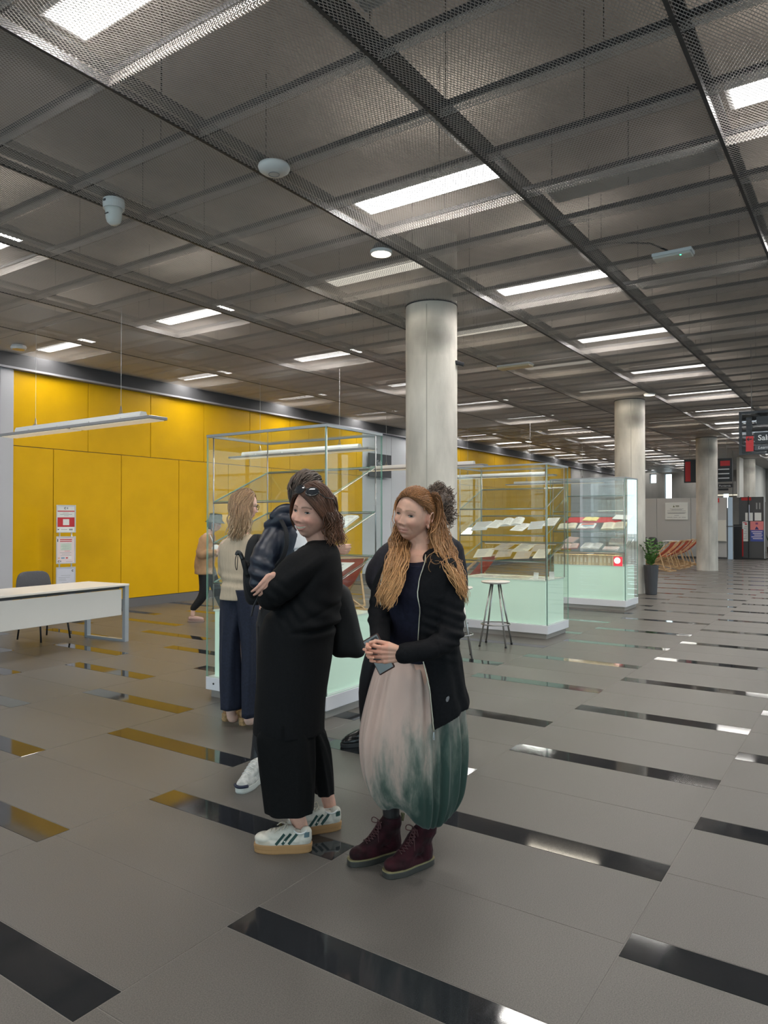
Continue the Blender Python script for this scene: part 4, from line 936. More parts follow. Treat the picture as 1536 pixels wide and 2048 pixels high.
# ---- head: a sculpted surface over (azimuth, elevation); own frame x = subject's right, y = forward, z = up, origin between the ears at eye height
def gauss(x, z, cx, cz, sx, sz): return np.exp(-((x - cx) / sx) ** 2 - ((z - cz) / sz) ** 2)
class Head:
    def __init__(s, centre, yaw, pitch=0.0, roll=0.0, size=1.0, smile=.5, full=0.0):
        s.c = Vector(centre); s.size = size; s.smile = smile
        # yaw 0 faces the viewer (-y), positive turns towards the viewer's left
        f = Matrix.Rotation(math.pi - yaw, 3, 'Z'); s.M = f @ Matrix.Rotation(pitch, 3, 'X') @ Matrix.Rotation(roll, 3, 'Y')
        s.full = full; s.grid()
    def grid(s, nu=120, nv=90):
        az = np.linspace(-math.pi, math.pi, nu, endpoint=False)[None, :]; el = np.linspace(-math.pi / 2, math.pi / 2, nv)[:, None]
        X = np.sin(az) * np.cos(el); Y = np.cos(az) * np.cos(el); Z = np.sin(el) + 0 * az
        w = .0765; zt, zb = .118, .114
        z = np.where(Z > 0, Z * zt, Z * zb)
        jaw = np.clip(-z / zb, 0, 1)
        x = X * w * (1 - .30 * jaw ** 1.6)
        x = x * (1 + s.full * np.exp(-((z + .055) / .04) ** 2))
        front = np.where(Y > 0, .093 - .004 * jaw, .103 - .035 * jaw)
        y = Y * front
        # flatten the face plane a little, full forehead
        fm = np.clip(Y, 0, 1)
        y = y - fm * .006 * gauss(x, z, 0, .0, .05, .05) + .004 * fm * gauss(x, z, 0, .055, .06, .03)
        d = np.zeros_like(x)
        d += .004 * gauss(x, z, 0, .022, .045, .010)
        for sx in (-1, 1):
            d += -.0095 * gauss(x, z, sx * .031, .0, .017, .012)
            d += (.005 + .0085 * s.smile) * gauss(x, z, sx * .041, -.032, .019, .017)
            d += .0085 * gauss(x, z, sx * .0135, -.041, .006, .007)
            d += -.0075 * s.smile * gauss(x, z, sx * (.031 + .25 * np.clip(-.05 - z, -.02, .02)), -.058, .0055, .014)
            d += -.003 * gauss(x, z, sx * .055, -.062, .02, .02)
        t = np.clip((.018 - z) / .056, 0, 1); inn = (z < .022) & (z > -.047)
        d += np.where(inn, (.004 + .0195 * t ** 1.3), 0) * np.exp(-(x / (.0068 + .0050 * t)) ** 2) * np.where(z < -.038, np.clip((z + .047) / .009, 0, 1), 1)
        d += .006 * gauss(x, z, 0, -.068, .026, .018)
        d += .0045 * gauss(x, z, 0, -.0615, .021, .0045) + .0055 * gauss(x, z, 0, -.0755, .018, .005) - .005 * gauss(x, z, 0, -.068, .026, .0028)
        d += -.004 * gauss(x, z, 0, -.087, .02, .005) + .0085 * gauss(x, z, 0, -.103, .019, .011)
        y = y + d * np.clip(Y * 2.2, 0, 1)
        s.x, s.y, s.z, s.Yd = x, y, z, Y
        s.nu, s.nv = nu, nv
    def local(s, x, y, z): return s.M @ (Vector((x, y, z)) * s.size) + s.c
    def face_y(s, x, z):
        m = s.Yd > .15; d = (s.x - x) ** 2 + (s.z - z) ** 2 + np.where(m, 0, 9); i = np.argsort(d.ravel())[:6]
        w = 1 / (d.ravel()[i] + 1e-7); return float((s.y.ravel()[i] * w).sum() / w.sum())
    def add(s, mb):
        rings = [[s.local(s.x[i, j], s.y[i, j], s.z[i, j]) for j in range(s.nu)] for i in range(s.nv)]
        mb.loft(rings)
        for sx in (-1, 1):
            R_ = s.M @ Matrix.Rotation(sx * R(-22), 3, 'Z') @ Matrix.Rotation(R(-12), 3, 'X')
            mb.ell(s.local(sx * .079, -.012, -.006), (.007 * s.size, .019 * s.size, .032 * s.size), 14, 10, R_)
            rim = [s.local(sx * (.086 + .003 * math.sin(t)), -.014 - .0175 * math.cos(t + .25), .000 + .030 * math.sin(t + .25)) for t in np.linspace(-.9, 3.6, 14)]
            mb.tube(rim, [.0036 * s.size] * 14, 8)
            mb.ell(s.local(sx * .082, -.006, -.036), (.006 * s.size, .009 * s.size, .011 * s.size), 10, 6)
        return mb
    def inv(s, co): return ((co - np.array(s.c)) @ np.array(s.M)) / s.size
    def colour(s, co, skin, lip, blush=(.62, .22, .17), brow=None):
        h = s.inv(co); x, y, z = h[:, 0], h[:, 1], h[:, 2]; c = np.tile(np.array(skin, float), (len(co), 1)); f = (y > .04)
        def mixc(m, k): c[:] = c * (1 - m[:, None]) + np.array(k) * m[:, None]
        for sx in (-1, 1):
            mixc(.38 * gauss(x, z, sx * .043, -.032, .02, .017) * f, blush)
            mixc(.22 * gauss(x, z, sx * .031, .006, .02, .007) * f, tuple(k * .55 for k in skin))
            mixc(.45 * gauss(x, z, sx * .0075, -.0475, .0045, .0028) * f, (.12, .04, .03))
            mixc(.3 * gauss(np.abs(x), z, .078, -.005, .012, .03) * (y < .02), blush)
        mixc(.25 * gauss(x, z, 0, -.04, .012, .012) * f, blush)
        up = s.smile * .0085 * (x / .026) ** 2
        wdt = .0235 + .0065 * s.smile
        lm = np.exp(-np.clip(np.abs(x) / wdt - .72, 0, 9) ** 2 * 40)
        mixc(np.clip(lm * (gauss(0 * x, z, 0, -.0625 + up, 1, .0042) + gauss(0 * x, z, 0, -.0755 + up, 1, .0055)), 0, 1) * .62 * f, lip)
        if s.smile < .9: mixc(np.clip(lm * gauss(0 * x, z, 0, -.0685 + up, 1, .0018), 0, 1) * .75 * f, tuple(k * .35 for k in lip))
        if brow:
            for sx in (-1, 1): 
                t = np.clip((np.abs(x) - .012) / .036, 0, 1); bz = .0205 + .006 * np.sin(t * 2.4) - .004 * t
                mixc(.9 * np.exp(-((z - bz) / .0033) ** 2) * ((np.sign(x) == sx) & (np.abs(x) > .010) & (np.abs(x) < .050)) * f, brow)
        return c
    def eyes(s, parent, iris=(.10, .16, .18), lash=(.03, .018, .012), open_=.5, look=0.0):
        wm = mat('eye_white', (.52, .48, .45), .4, spec=.2); lm = mat('lash_%d' % int(lash[0] * 1000), lash, .6)
        im = mat('iris_%d' % int(iris[0] * 1000), iris, .5, spec=.15)
        for sx in (-1, 1):
            yb = s.face_y(sx * .031, 0) ; n = 15; h = .0052 * (.55 + .9 * open_); w = .0138
            def P(u, v, lift): # u along width (-1..1), v height -1..1
                x = sx * .031 + u * w * sx; z = v * h * (1 - u * u) ** .6 - .0012 * (u < 0) * abs(u) + .0015 * u + .0015 * s.smile * (1 - u * u) * (v < 0)
                y = .5 * s.face_y(x, z * 0) + .5 * yb + .0030 * (1 - u * u * .8) + lift
                return s.local(x, y, z)
            b = MB(); rows = []
            for v in (-1, -.4, .2, 1): rows.append([P(u, v, 0) for u in np.linspace(-.99, .99, n)])
            back = [[p + s.M @ Vector((0, -.006, 0)) for p in rows[0]]] ; b.loft([back[0]] + rows + [[p + s.M @ Vector((0, -.006, 0)) for p in rows[-1]]], closed=False, cap0=False, cap1=False)
            e = b.build('eye', wm, parent, smooth=True)
            b = MB(); k = 16; r0 = .0056; uo = look * .35
            cc = [P(uo + .0, 0.05, .0009)]
            ring = []
            for q in range(k):
                a = 2 * math.pi * q / k; u = uo + r0 / w * math.cos(a); v = max(-.92, min(.92, r0 / h * math.sin(a) + .05)); ring.append(P(u, v, .0008))
            b.add(cc + ring, [(0, 1 + q, 1 + (q + 1) % k) for q in range(k)]); b.build('iris', im, e, smooth=True)
            b = MB().tube([P(u, 1.12, .0010) for u in np.linspace(-1.0, 1.08, 10)], [.0007, .0014, .0019, .0021, .0022, .0023, .0023, .0021, .0017, .0008], 6); b.build('lash_line', lm, e, smooth=True)
            b = MB().tube([P(u, -1.1, .0006) for u in np.linspace(-.6, 1.0, 8)], .0006, 5); b.build('lower_lash', lm, e, smooth=True)
    def mouth_open(s, parent, lip=(.42, .10, .09)):
        """smiling lips parted over the upper teeth"""
        def P(u, dz, lift): 
            x = u * .030; z = -.0685 + s.smile * .0105 * u * u + dz; return s.local(x, s.face_y(x, z) + lift, z)
        us = np.linspace(-1, 1, 15)
        MB().loft([[P(u,   .0058 * (1 - u * u) ** .5, .0012) for u in us], [P(u, -.0050 * (1 - u * u) ** .5, .0012) for u in us], [P(u, -.0050 * (1 - u * u) ** .5, -.003) for u in us]], closed=False, cap0=False, cap1=False).build('teeth', mat('teeth', (.82, .72, .57), .6, spec=.2), parent, smooth=True)
        lm = mat('lips_%d' % int(lip[0] * 100), lip, .35)
        MB().tube([P(u, .0076 * (1 - u * u) ** .5, .0010) for u in us], [.0006 + .0020 * (1 - u * u) for u in us], 8, flat=.8).build('upper_lip', lm, parent, smooth=True)
        MB().tube([P(u, -.0078 * (1 - u * u) ** .5, .0010) for u in us], [.0006 + .0027 * (1 - u * u) for u in us], 8, flat=.8).build('lower_lip', lm, parent, smooth=True)
    def cap(s, mb, lift=.012, front=.078, low=-.075):
        """scalp shell of hair: covers all but the face"""
        x, y, z, Yd = s.x, s.y, s.z, s.Yd; n = s.nu
        r = np.sqrt(x ** 2 + y ** 2 + z ** 2); k = 1 + lift / np.maximum(r, .05)
        az = np.degrees(np.abs(np.arctan2(x, y))); thr = np.interp(az, [0, 30, 50, 66, 78, 92, 104, 180], [front, front - .006, front - .025, .018, .0, -.012, -.05, low]); keep = z > thr; keep &= ~((np.abs(x) > .05) & (y > -.036) & (y < .03) & (z < .030) & (z > -.06))
        idx = {}; vs = []; fs = []
        for i in range(s.nv - 1):
            for j in range(n):
                q = [(i, j), (i, (j + 1) % n), (i + 1, (j + 1) % n), (i + 1, j)]
                if all(keep[a] for a in q):
                    ids = []
                    for a in q:
                        if a not in idx: idx[a] = len(vs); vs.append(s.local(x[a] * k[a], y[a] * k[a], z[a] * k[a]))
                        ids.append(idx[a])
                    fs.append(tuple(ids))
        mb.add(vs, fs); return mb

# ---- hair: bundles of tapering locks between guide curves
def cr(pts, m):
    a = np.array([tuple(p) for p in pts], float); return interp_rings(a, m)
class Hair:
    def __init__(s, seed=1): s.r = random.Random(seed); s.v = []; s.f = []; s.col = []
    def lock(s, pts, r0, r1, c0, c1, flat=.55, n=5):
        b = MB(); m = len(pts); rad = [r0 * (1 - .25 * (i / (m - 1))) * (1 - (i / (m - 1)) ** 5) + r1 * (i / (m - 1)) for i in range(m)]
        rad[0] = r0 * .6
        b.tube(pts, rad, n, flat=flat); o = len(s.v); s.v += b.v; s.f += [tuple(i + o for i in f) for f in b.f]
        sh = s.r.uniform(.72, 1.25)
        for i in range(m):
            t = i / (m - 1)
            for k in range(n): s.col.append([(c0[q] * (1 - t) + c1[q] * t) * sh for q in range(3)])
    def sheet(s, ga, gb, count, r0, r1, c0, c1, wave=.004, wl=.09, jit=.008, depth=.012, m=16, lenvar=.12, push=None):
        A, B = cr(ga, m), cr(gb, m)
        for i in range(count):
            t = (i + s.r.random()) / count; p = A * (1 - t) + B * t
            L = 1 - lenvar * s.r.random(); K = max(6, int(m * L)); p = p[:K].copy()
            wl_ = wl * s.r.uniform(.75, 1.5); ph = s.r.uniform(0, 6.28); off = np.array([s.r.gauss(0, jit), s.r.uniform(-depth, depth), s.r.gauss(0, jit)]); ln = 0
            for k in range(K):
                if k: ln += np.linalg.norm(p[k] - p[k - 1])
                g = min(1, k / 5); p[k] = p[k] + off * g + g * wave * np.array([math.sin(ln / wl_ * 6.28 + ph), .6 * math.cos(ln / wl_ * 6.28 + ph), .2 * math.sin(ln / wl_ * 9 + ph)])
            s.lock([tuple(q) for q in p], r0 * s.r.uniform(.7, 1.2), r1, c0, c1)
    def comb(s, hd, roots, ends, count, r0, r1, c0, c1, lift=.010, m=14, jit=.06, wave=.0):
        """locks lying on the scalp: from the root direction to the end direction (own frame of the head)"""
        A, B = cr(roots, 24), cr(ends, 24); E = np.array((.0765, .100, .118))
        for i in range(count):
            t = s.r.random() * 23; k = min(22, int(t)); f = t - k
            a = A[k] * (1 - f) + A[k + 1] * f; b = B[k] * (1 - f) + B[k + 1] * f; b = b + np.array([s.r.gauss(0, jit), s.r.gauss(0, jit), s.r.gauss(0, jit)]) * .5
            pts = []; ph = s.r.uniform(0, 6.28); lf = lift * s.r.uniform(.7, 1.5)
            for q in range(m):
                u = q / (m - 1); v = a * (1 - u) + b * u; v = v / np.linalg.norm(v); rad = 1 / np.sqrt(((v / E) ** 2).sum()) + lf * min(1, .35 + u * 3)
                p = v * rad; p = p + wave * math.sin(u * 9 + ph) * np.array([0, .5, 1]); pts.append(tuple(hd.local(*p)))
            s.lock(pts, r0 * s.r.uniform(.7, 1.2), r1, c0, c1)
    def build(s, parent, m, cap=None, capcol=None, name='hair'):
        v, f, c = list(s.v), list(s.f), list(s.col)
        if cap:
            o = len(v); v += [tuple(q) for q in cap.v]; f += [tuple(i + o for i in q) for q in cap.f]; c += [list(capcol)] * len(cap.v)
        me = bpy.data.meshes.new(name); me.from_pydata(v, [], f); me.update(); me.polygons.foreach_set('use_smooth', [True] * len(me.polygons)); setcol(me, np.array(c))
        return part(name, me, m, parent)
hair_m = vcol_mat('hair_strands', rough=.42, spec=.45, noise=.25, nscale=140)
skin_m = vcol_mat('skin', rough=.48, spec=.4, sss=.12, noise=.05, nscale=40)

# ---- hands
def hand(mb, wrist, d, t, n, size=1.0, curl=(.3, .3, .3, .3), thumb=(.5, .5), mirror=1, spread=.05, nails=None):
    """d finger direction, t thumb side, n back of the hand"""
    w = Vector(wrist); d = Vector(d).normalized(); t = (Vector(t) - d * Vector(t).dot(d)).normalized(); n = d.cross(t).normalized() if Vector(n).dot(d.cross(t)) > 0 else -d.cross(t).normalized()
    k = size; spec = ((.030, .070, .0084), (.0105, .078, .0086), (-.0095, .072, .0082), (-.0285, .056, .0072))
    for q, (o, ln, r) in enumerate(spec):
        kn = w + d * ((.088 - .006 * abs(q - 1)) * k) + t * (o * k)
        mb.tube([w + d * (.004 * k) + t * (o * .55 * k), w + d * (.045 * k) + t * (o * .85 * k) + n * .002, kn], [.0135 * k, .0135 * k, .0108 * k], 10)
        mb.ell(kn, (.0112 * k,) * 3, 10, 8)
        dd = (d + t * (spread * (1.5 - q))).normalized(); p = kn; c = curl[q]; pts = [p]; 
        for sgi, fr in enumerate((.45, .30, .25)):
            ax = dd.cross(n).normalized(); dd = (Matrix.Rotation(c * (1.0, 1.15, .8)[sgi] * (-1 if (Matrix.Rotation(.1, 3, ax) @ dd).dot(n) > dd.dot(n) else 1), 3, ax) @ dd); 
            nn = n - dd * n.dot(dd); p = p + dd * (ln * fr * k); pts.append(p)
        mb.tube([pts[0], pts[1], pts[2], pts[3]], [r * 1.08 * k, r * k, r * .94 * k, r * .72 * k], 10); 
        for pp, rr_ in ((pts[1], r), (pts[2], r * .95), (pts[3], r * .74)): mb.ell(pp, (rr_ * k,) * 3, 10, 8)
        if nails is not None: nails.append((pts[3], dd, r * k, n))
    b = w + d * (.022 * k) + t * (.020 * k) - n * .004; dd = (d * (1 - thumb[0]) + t * thumb[0] - n * .25).normalized(); p1 = b + dd * (.042 * k); d2 = (dd * (1 - thumb[1]) + d * thumb[1] - n * .15).normalized(); p2 = p1 + d2 * (.032 * k); p3 = p2 + d2 * (.024 * k)
    mb.tube([b, p1, p2, p3], [.0155 * k, .0115 * k, .0098 * k, .0072 * k], 10)
    for pp, rr_ in ((b, .0155), (p1, .0117), (p2, .01), (p3, .0074)): mb.ell(pp, (rr_ * k,) * 3, 10, 8)
    mb.ell(w, (.021 * k, .019 * k, .021 * k), 12, 8)

# ---- footwear
def outline(n, L, wf, wh, k=1.0):
    """shoe sole outline in (along, across); heel at 0, toe at L"""
    pts = []
    for i in range(n):
        t = 2 * math.pi * i / n; u = .5 - .5 * math.cos(t); s = math.sin(t)
        w = (wh + (wf - wh) * min(1, max(0, (u - .18) / .5))) * (1 - .12 * math.exp(-((u - .42) / .14) ** 2))
        pts.append((L * (.5 + (u - .5) * k), w * math.copysign(abs(s) ** .62, s) * k))
    return pts
def shoe_frame(heel, toe):
    h = Vector(heel); d = Vector(toe) - h; d.z = 0; L = d.length; d.normalize(); a = Vector((-d.y, d.x, 0)); return h, d, a, L
def sole(h, d, a, L, wf, wh, layers):
    """layers: (z, scale)"""
    b = MB(); b.loft([[h + d * u + a * v + Vector((0, 0, z)) for u, v in outline(36, L, wf, wh, k)] for z, k in layers]); return b

from mathutils.bvhtree import BVHTree
def bvh_of(me): return BVHTree.FromPolygons([v.co for v in me.vertices], [tuple(p.vertices) for p in me.polygons])
def decal(bvh, pts, dirv, width, m, name, parent, off=.0012, across=None):
    """a strip laid on a surface: points are cast along dirv onto it"""
    dirv = Vector(dirv).normalized(); rows = []
    for i, p in enumerate(pts):
        p = Vector(p); t = (Vector(pts[min(i + 1, len(pts) - 1)]) - Vector(pts[max(i - 1, 0)])).normalized(); c = Vector(across) if across else t.cross(dirv).normalized(); row = []
        for k in (-1, 0, 1):
            q = p + c * (k * width / 2); h = bvh.ray_cast(q - dirv * .3, dirv)
            row.append(h[0] - dirv * off if h[0] is not None else None)
        if None not in row: rows.append(row)
    b = MB(); n = 3; b.add([q for r_ in rows for q in r_], [(i * n + j, i * n + j + 1, (i + 1) * n + j + 1, (i + 1) * n + j) for i in range(len(rows) - 1) for j in range(n - 1)])
    return b.build(name, m, parent, smooth=True)
# ================================================================== WOMAN WITH LONG RED HAIR (front right)
SKIN = (.62, .355, .262)
def woman_red():
    L = Pose(815, 3.28); root = L.root('woman with long wavy red hair in a black zip cardigan and tie-dyed balloon skirt')
    fa = R(-45)                                   # shoulder axis seen from above: her left towards the viewer's right and nearer
    hd = Head(L(826.5, 1030, 3.26), R(33), R(0), R(-12), 1.0, smile=.95, full=.03)
    # --- body
    b = MB(); hd.add(b)
    nk = L(842, 1092, 3.30)
    limb(b, [hd.local(0, -.022, -.06), nk + V3(0, 0, .02), nk + V3(-.008, 0, -.05)], [.052, .049, .06])
    b.ell(nk + V3(-.012, -.012, -.055), (.085, .062, .05), 18, 12)
    cx = .052
    ringloft(b, [(cx + .006, .0, 1.40, .06, .055, fa), (cx, 0, 1.372, .11, .068, fa), (cx - .005, 0, 1.33, .145, .082, fa), (cx, 0, 1.2, .145, .10, fa), (cx, 0, 1.03, .12, .09, fa), (cx, 0, .9, .15, .11, fa), (cx, 0, .80, .15, .11, fa)])
    sl, el, wl_ = L(885, 1130, 3.21), L(897, 1264, 3.11), L(812, 1306, 2.955)
    sr, er, wr_ = L(786, 1122, 3.38), L(760, 1230, 3.30), L(764, 1292, 3.055)
    limb(b, [sl + V3(-.01, .01, -.02), el, wl_], [.036, .034, .024]); limb(b, [sr + V3(.01, 0, -.02), er, wr_], [.036, .034, .024])
    al, ar = L(783, 1645, 3.345), L(852, 1658, 3.245)
    limb(b, [V3(cx - .07, .05, .82), V3(-.03, .05, .5), al + V3(0, .01, .13), al + V3(0, .008, .03)], [.08, .056, .042, .038]); limb(b, [V3(cx + .07, -.04, .82), V3(.09, -.03, .5), ar + V3(0, .01, .13), ar + V3(0, .005, .03)], [.08, .056, .042, .038])
    hand(b, L(806, 1307, 2.95), (-.98, -.10, -.02), (.0, -.15, 1), (0, -1, 0), 1.0, (.20, .24, .26, .34), (.32, .5), spread=.10)
    hand(b, L(764, 1296, 3.03), (-.62, -.74, -.10), (-.2, -.1, .95), (-.75, .6, 0), .95, (.45, .5, .5, .55), (.35, .5))
    me = voxmesh(b, .0029, 3, dec=.45, name='body'); co = getco(me)
    col = hd.colour(co, SKIN, (.58, .25, .21), blush=(.72, .30, .22), brow=(.36, .20, .12))
    hx = co[:, 0]; tights = co[:, 2] < .75; col[tights] = (.022, .018, .018)
    hm = (co[:, 2] < 1.06) & (co[:, 2] > .85); kn = hm & (hx < -.02)
    col[hm] = np.array(SKIN) * .97 + np.array((.03, -.03, -.03)) * (hx[hm] < -.09)[:, None]
    setcol(me, np.clip(col, 0, 1)); part('body', me, skin_m, root)
    hd.eyes(root, iris=(.03, .036, .036), lash=(.05, .025, .016), open_=.26, look=.9)
    MB().tube([hd.local(x, hd.face_y(x, -.0685 + .0075 * (x / .03) ** 2) + .0005, -.0685 + .0075 * (x / .03) ** 2) for x in np.linspace(-.030, .030, 13)], [.0006 + .0009 * (1 - (x / .03) ** 2) for x in np.linspace(-.030, .030, 13)], 6).build('mouth_line', mat('mouth_dark', (.22, .055, .05), .5), root, smooth=True)
    MB().tube([hd.local(-.083, -.006, -.034) + V3(.006 * math.cos(t), 0, .006 * math.sin(t)) for t in np.linspace(0, 6.28, 13)], .0012, 6).build('earring', steel, root)
    # --- navy T-shirt
    b = MB()
    rings = [(cx + .008, 0, 1.418, .066, .060, fa), (cx + .006, 0, 1.402, .098, .075, fa), (cx + .003, 0, 1.380, .150, .088, fa), (cx, 0, 1.34, .176, .100, fa), (cx - .004, -.005, 1.27, .178, .122, fa), (cx - .008, -.01, 1.22, .175, .132, fa), (cx - .004, -.005, 1.14, .160, .118, fa), (cx, 0, 1.04, .150, .112, fa), (cx, 0, .93, .158, .122, fa)]
    ringloft(b, interp_rings(rings, 30)); me = voxmesh(b, .007, 3, name='t_shirt')
    # open the neck: scoop the front of the neckline
    displace(me, lambda co, no: .0035 * fbm(co, 9, 3.1, 2, (1, 1, .6)) + .002 * np.sin(co[:, 2] * 55 + co[:, 0] * 40) * np.clip((1.12 - co[:, 2]) * 8, 0, 1))
    co = getco(me); fx = np.array([-.707, -.707]); fr = (co[:, :2] - np.array([cx, 0])) @ fx
    top = co[:, 2] > 1.355; co[:, 2] -= np.where(top, np.clip((fr + .02) / .10, 0, 1) * (co[:, 2] - 1.352) * .85, 0); setco(me, co)
    part('t_shirt', me, mat('navy_jersey', (.009, .009, .021), .8, spec=.25, noise=.2, nscale=60, bump=.1, bscale=500), root)
    nl = [(cx + .006 + math.cos(t) * .072 * math.cos(fa) - math.sin(t) * .066 * math.sin(fa), math.cos(t) * .072 * math.sin(fa) + math.sin(t) * .066 * math.cos(fa)) for t in np.linspace(0, 2 * math.pi, 33)]
    MB().tube([(x, y, 1.413 - .058 * np.clip((((x - cx) * fx[0] + y * fx[1]) + .02) / .10, 0, 1)) for x, y in nl], .0075, 8, cap=False).build('neckband', mat('navy_rib', (.010, .010, .022), .85), root, smooth=True)
    # --- skirt
    b = MB(); prof = [(1296, 778, 880), (1320, 764, 893), (1343, 752, 905), (1398, 736, 921), (1456, 723, 929), (1495, 720, 931), (1542, 725, 929), (1578, 735, 925), (1604, 748, 916), (1622, 762, 903), (1630, 778, 886)]
    rs = []
    for y, a, c in prof: 
        p, q = L(a, y), L(c, y); rs.append(((p.x + q.x) / 2, .02, p.z, (q.x - p.x) / 2, (q.x - p.x) / 2 * .88, 0))
    rs[-1] = (rs[-1][0], .02, rs[-1][2] + .01, rs[-1][3] * .8, rs[-1][4] * .8, 0)
    RI = interp_rings(rs, 60); n = 220; V = []; rk = random.Random(21)
    waves = [(rk.randint(4, 30), rk.uniform(0, 6.28), rk.uniform(-2.5, 2.5), rk.uniform(.3, 1)) for _ in range(11)]
    for i, (x, y, z, a, c, _) in enumerate(RI):
        t = i / 59; row = []
        for k in range(n):
            th = 2 * math.pi * k / n; ph = th + .18 * math.sin(2 * th + 1) + .06 * math.sin(5 * th)
            am = .003 + .0085 * math.sin(math.pi * min(1, t * 1.02 + .05)) ** .6
            w = am * sum(q[3] * math.sin(q[0] * ph + q[1] + q[2] * t) / (1 + q[0] / 30) for q in waves) * .75
            gather = .008 * t ** 3 * math.sin(30 * ph)
            r = 1 + (w + gather) / a
            X, Y = x + a * r * math.cos(th), y + c * r * math.sin(th)
            front = max(0, -math.sin(th)); dz = 0
            if t > .55:
                s_ = (t - .55) / .45
                dz = s_ * (.085 * math.exp(-((X + .05) / .07) ** 2) * front - .045 * math.exp(-((X - .13) / .11) ** 2) * front + .03 * (1 - front) )
            row.append((X, Y, z + dz))
        V.append(row)
    b.loft(V, cap0=True, cap1=False)
    inner = [[(x + (p[0] - x) * .55, y + (p[1] - y) * .55, p[2] + .06) for p in V[-1]]]
    b.loft([V[-1], inner[0]], cap0=False, cap1=False)
    o = b.build('skirt', skirt_mat(), root, smooth=True)
    # --- cardigan: shell open at the front, plus sleeves
    b = MB(); C = [(cx + .008, .005, 1.412, .098, .080), (cx + .005, .003, 1.397, .140, .092), (cx + .002, .002, 1.37, .182, .108), (cx, 0, 1.31, .196, .124), (cx - .003, 0, 1.22, .196, .142), (cx, .004, 1.12, .186, .138), (cx + .004, .006, 1.02, .184, .142), (cx + .012, .008, .92, .192, .152), (cx + .016, .010, .80, .203, .168), (cx + .018, .012, .71, .210, .176), (cx + .018, .012, .655, .212, .178)]
    CI = interp_rings([(a, b_, c, d_, e_, 0) for a, b_, c, d_, e_ in C], 44)
    edge = [(1.43, 856), (1.37, 852), (1.30, 841), (1.237, 837), (1.17, 842), (1.04, 838), (.92, 851), (.83, 861), (.71, 866), (.60, 870)]
    ez = np.array([e[0] for e in edge])[::-1]; ex = np.array([(e[1] - 768) / 1450 * 3.12 - L.x0 for e in edge])[::-1]
    outer, inner = [], []; nth = 90
    for (x, y, z, a, c, _) in CI:
        ths = np.linspace(-math.pi, math.pi, 721); ca, sa = math.cos(fa), math.sin(fa)
        X = x + a * np.cos(ths) * ca - c * np.sin(ths) * sa; Y = y + a * np.cos(ths) * sa + c * np.sin(ths) * ca
        vis = Y < y + .02; tgt = np.interp(z, ez, ex); i = np.argmin(np.abs(X - tgt) + np.where(vis, 0, 9)); t0 = ths[i]        # left front edge
        t1 = -math.pi + R(52) if z > .9 else -math.pi + R(40)                # right front edge (far side)
        # go from t0 upward through her left side and back to t1 (+2pi)
        tt = np.linspace(t0, t1 + 2 * math.pi, nth)
        hemlift = 0
        ro, ri = [], []
        for j, th in enumerate(tt):
            u = j / (nth - 1); fold = .005 * math.sin(th * 9 + z * 6) * np.clip((1.25 - z) * 2, 0, 1) + .004 * math.sin(th * 17 + z * 14) * np.clip((1.1 - z) * 2, 0, 1)
            zz = z if z > .80 else z + (.80 - z) * (.55 * math.sin(math.pi * min(1, u * 1.6)) ** .8 if u < .62 else .25)
            for lst, dr in ((ro, .008), (ri, -.004)):
                aa, cc = a + dr + fold, c + dr + fold
                lst.append((x + aa * math.cos(th) * ca - cc * math.sin(th) * sa, y + aa * math.cos(th) * sa + cc * math.sin(th) * ca, zz))
        outer.append(ro + ri[::-1])
    b.loft(outer)
    sleeves = MB()
    limb(sleeves, [sl + V3(-.035, .02, .012), L(898, 1185, 3.17), el + V3(.006, .0, -.002), L(864, 1295, 3.03), L(806, 1306, 2.955)], [.066, .060, .057, .047, .040], 18)
    limb(sleeves, [sr + V3(.03, -.01, .01), L(768, 1175, 3.36), er, L(760, 1268, 3.16), L(762, 1292, 3.07)], [.062, .056, .052, .044, .038], 18)
    b.add(sleeves.v, sleeves.f)
    me = voxmesh(b, .0052, 2, name='cardigan')
    def wr(co, no):
        f = .004 * fbm(co, 10, 1.7, 2)
        e = np.array(el); d = np.linalg.norm(co - e, axis=1); f += .0065 * np.sin((co[:, 2] + .35 * co[:, 0]) * 150) * np.exp(-(d / .10) ** 2)
        e = np.array(er); d = np.linalg.norm(co - e, axis=1); f += .006 * np.sin((co[:, 2]) * 150) * np.exp(-(d / .08) ** 2)
        f += .004 * np.sin(co[:, 2] * 95 + 30 * co[:, 0]) * np.exp(-((co[:, 2] - 1.10) / .09) ** 2) * (co[:, 0] > .12)
        return f
    displace(me, wr); blackknit = mat('black_knit', (.0045, .0045, .0058), .85, spec=.22, noise=.25, nscale=90, bump=.15, bscale=500)
    card = part('cardigan', me, blackknit, root)
    zm = mat('brass_zip', (.50, .46, .36), .35, metal=.8)
    zp = []
    for (x, y, z, a, c, _), ring in zip(CI, outer): zp.append(Vector(ring[0]) + V3(-.004, -.006, 0))
    zp = zp[3:]
    MB().tube(zp, .0024, 6).build('zip', zm, card, smooth=True)
    p = zp[-1]; MB().tube([p + V3(0, -.004, .0), p + V3(.003, -.006, -.03), p + V3(.0, -.006, -.035), p + V3(-.003, -.006, -.03), p + V3(0, -.004, 0)], .002, 6).build('zip_pull', steel, card)
    zr = [Vector(outer[k][nth - 1]) + V3(-.002, -.008, 0) for k in range(6, 26)]
    MB().tube([Vector(q) for q in zr], .003, 6).build('zip', zm, card, smooth=True)
    # small woven logo lines near the hem
    lb = MB(); base_ = L(895, 1398, 3.06)
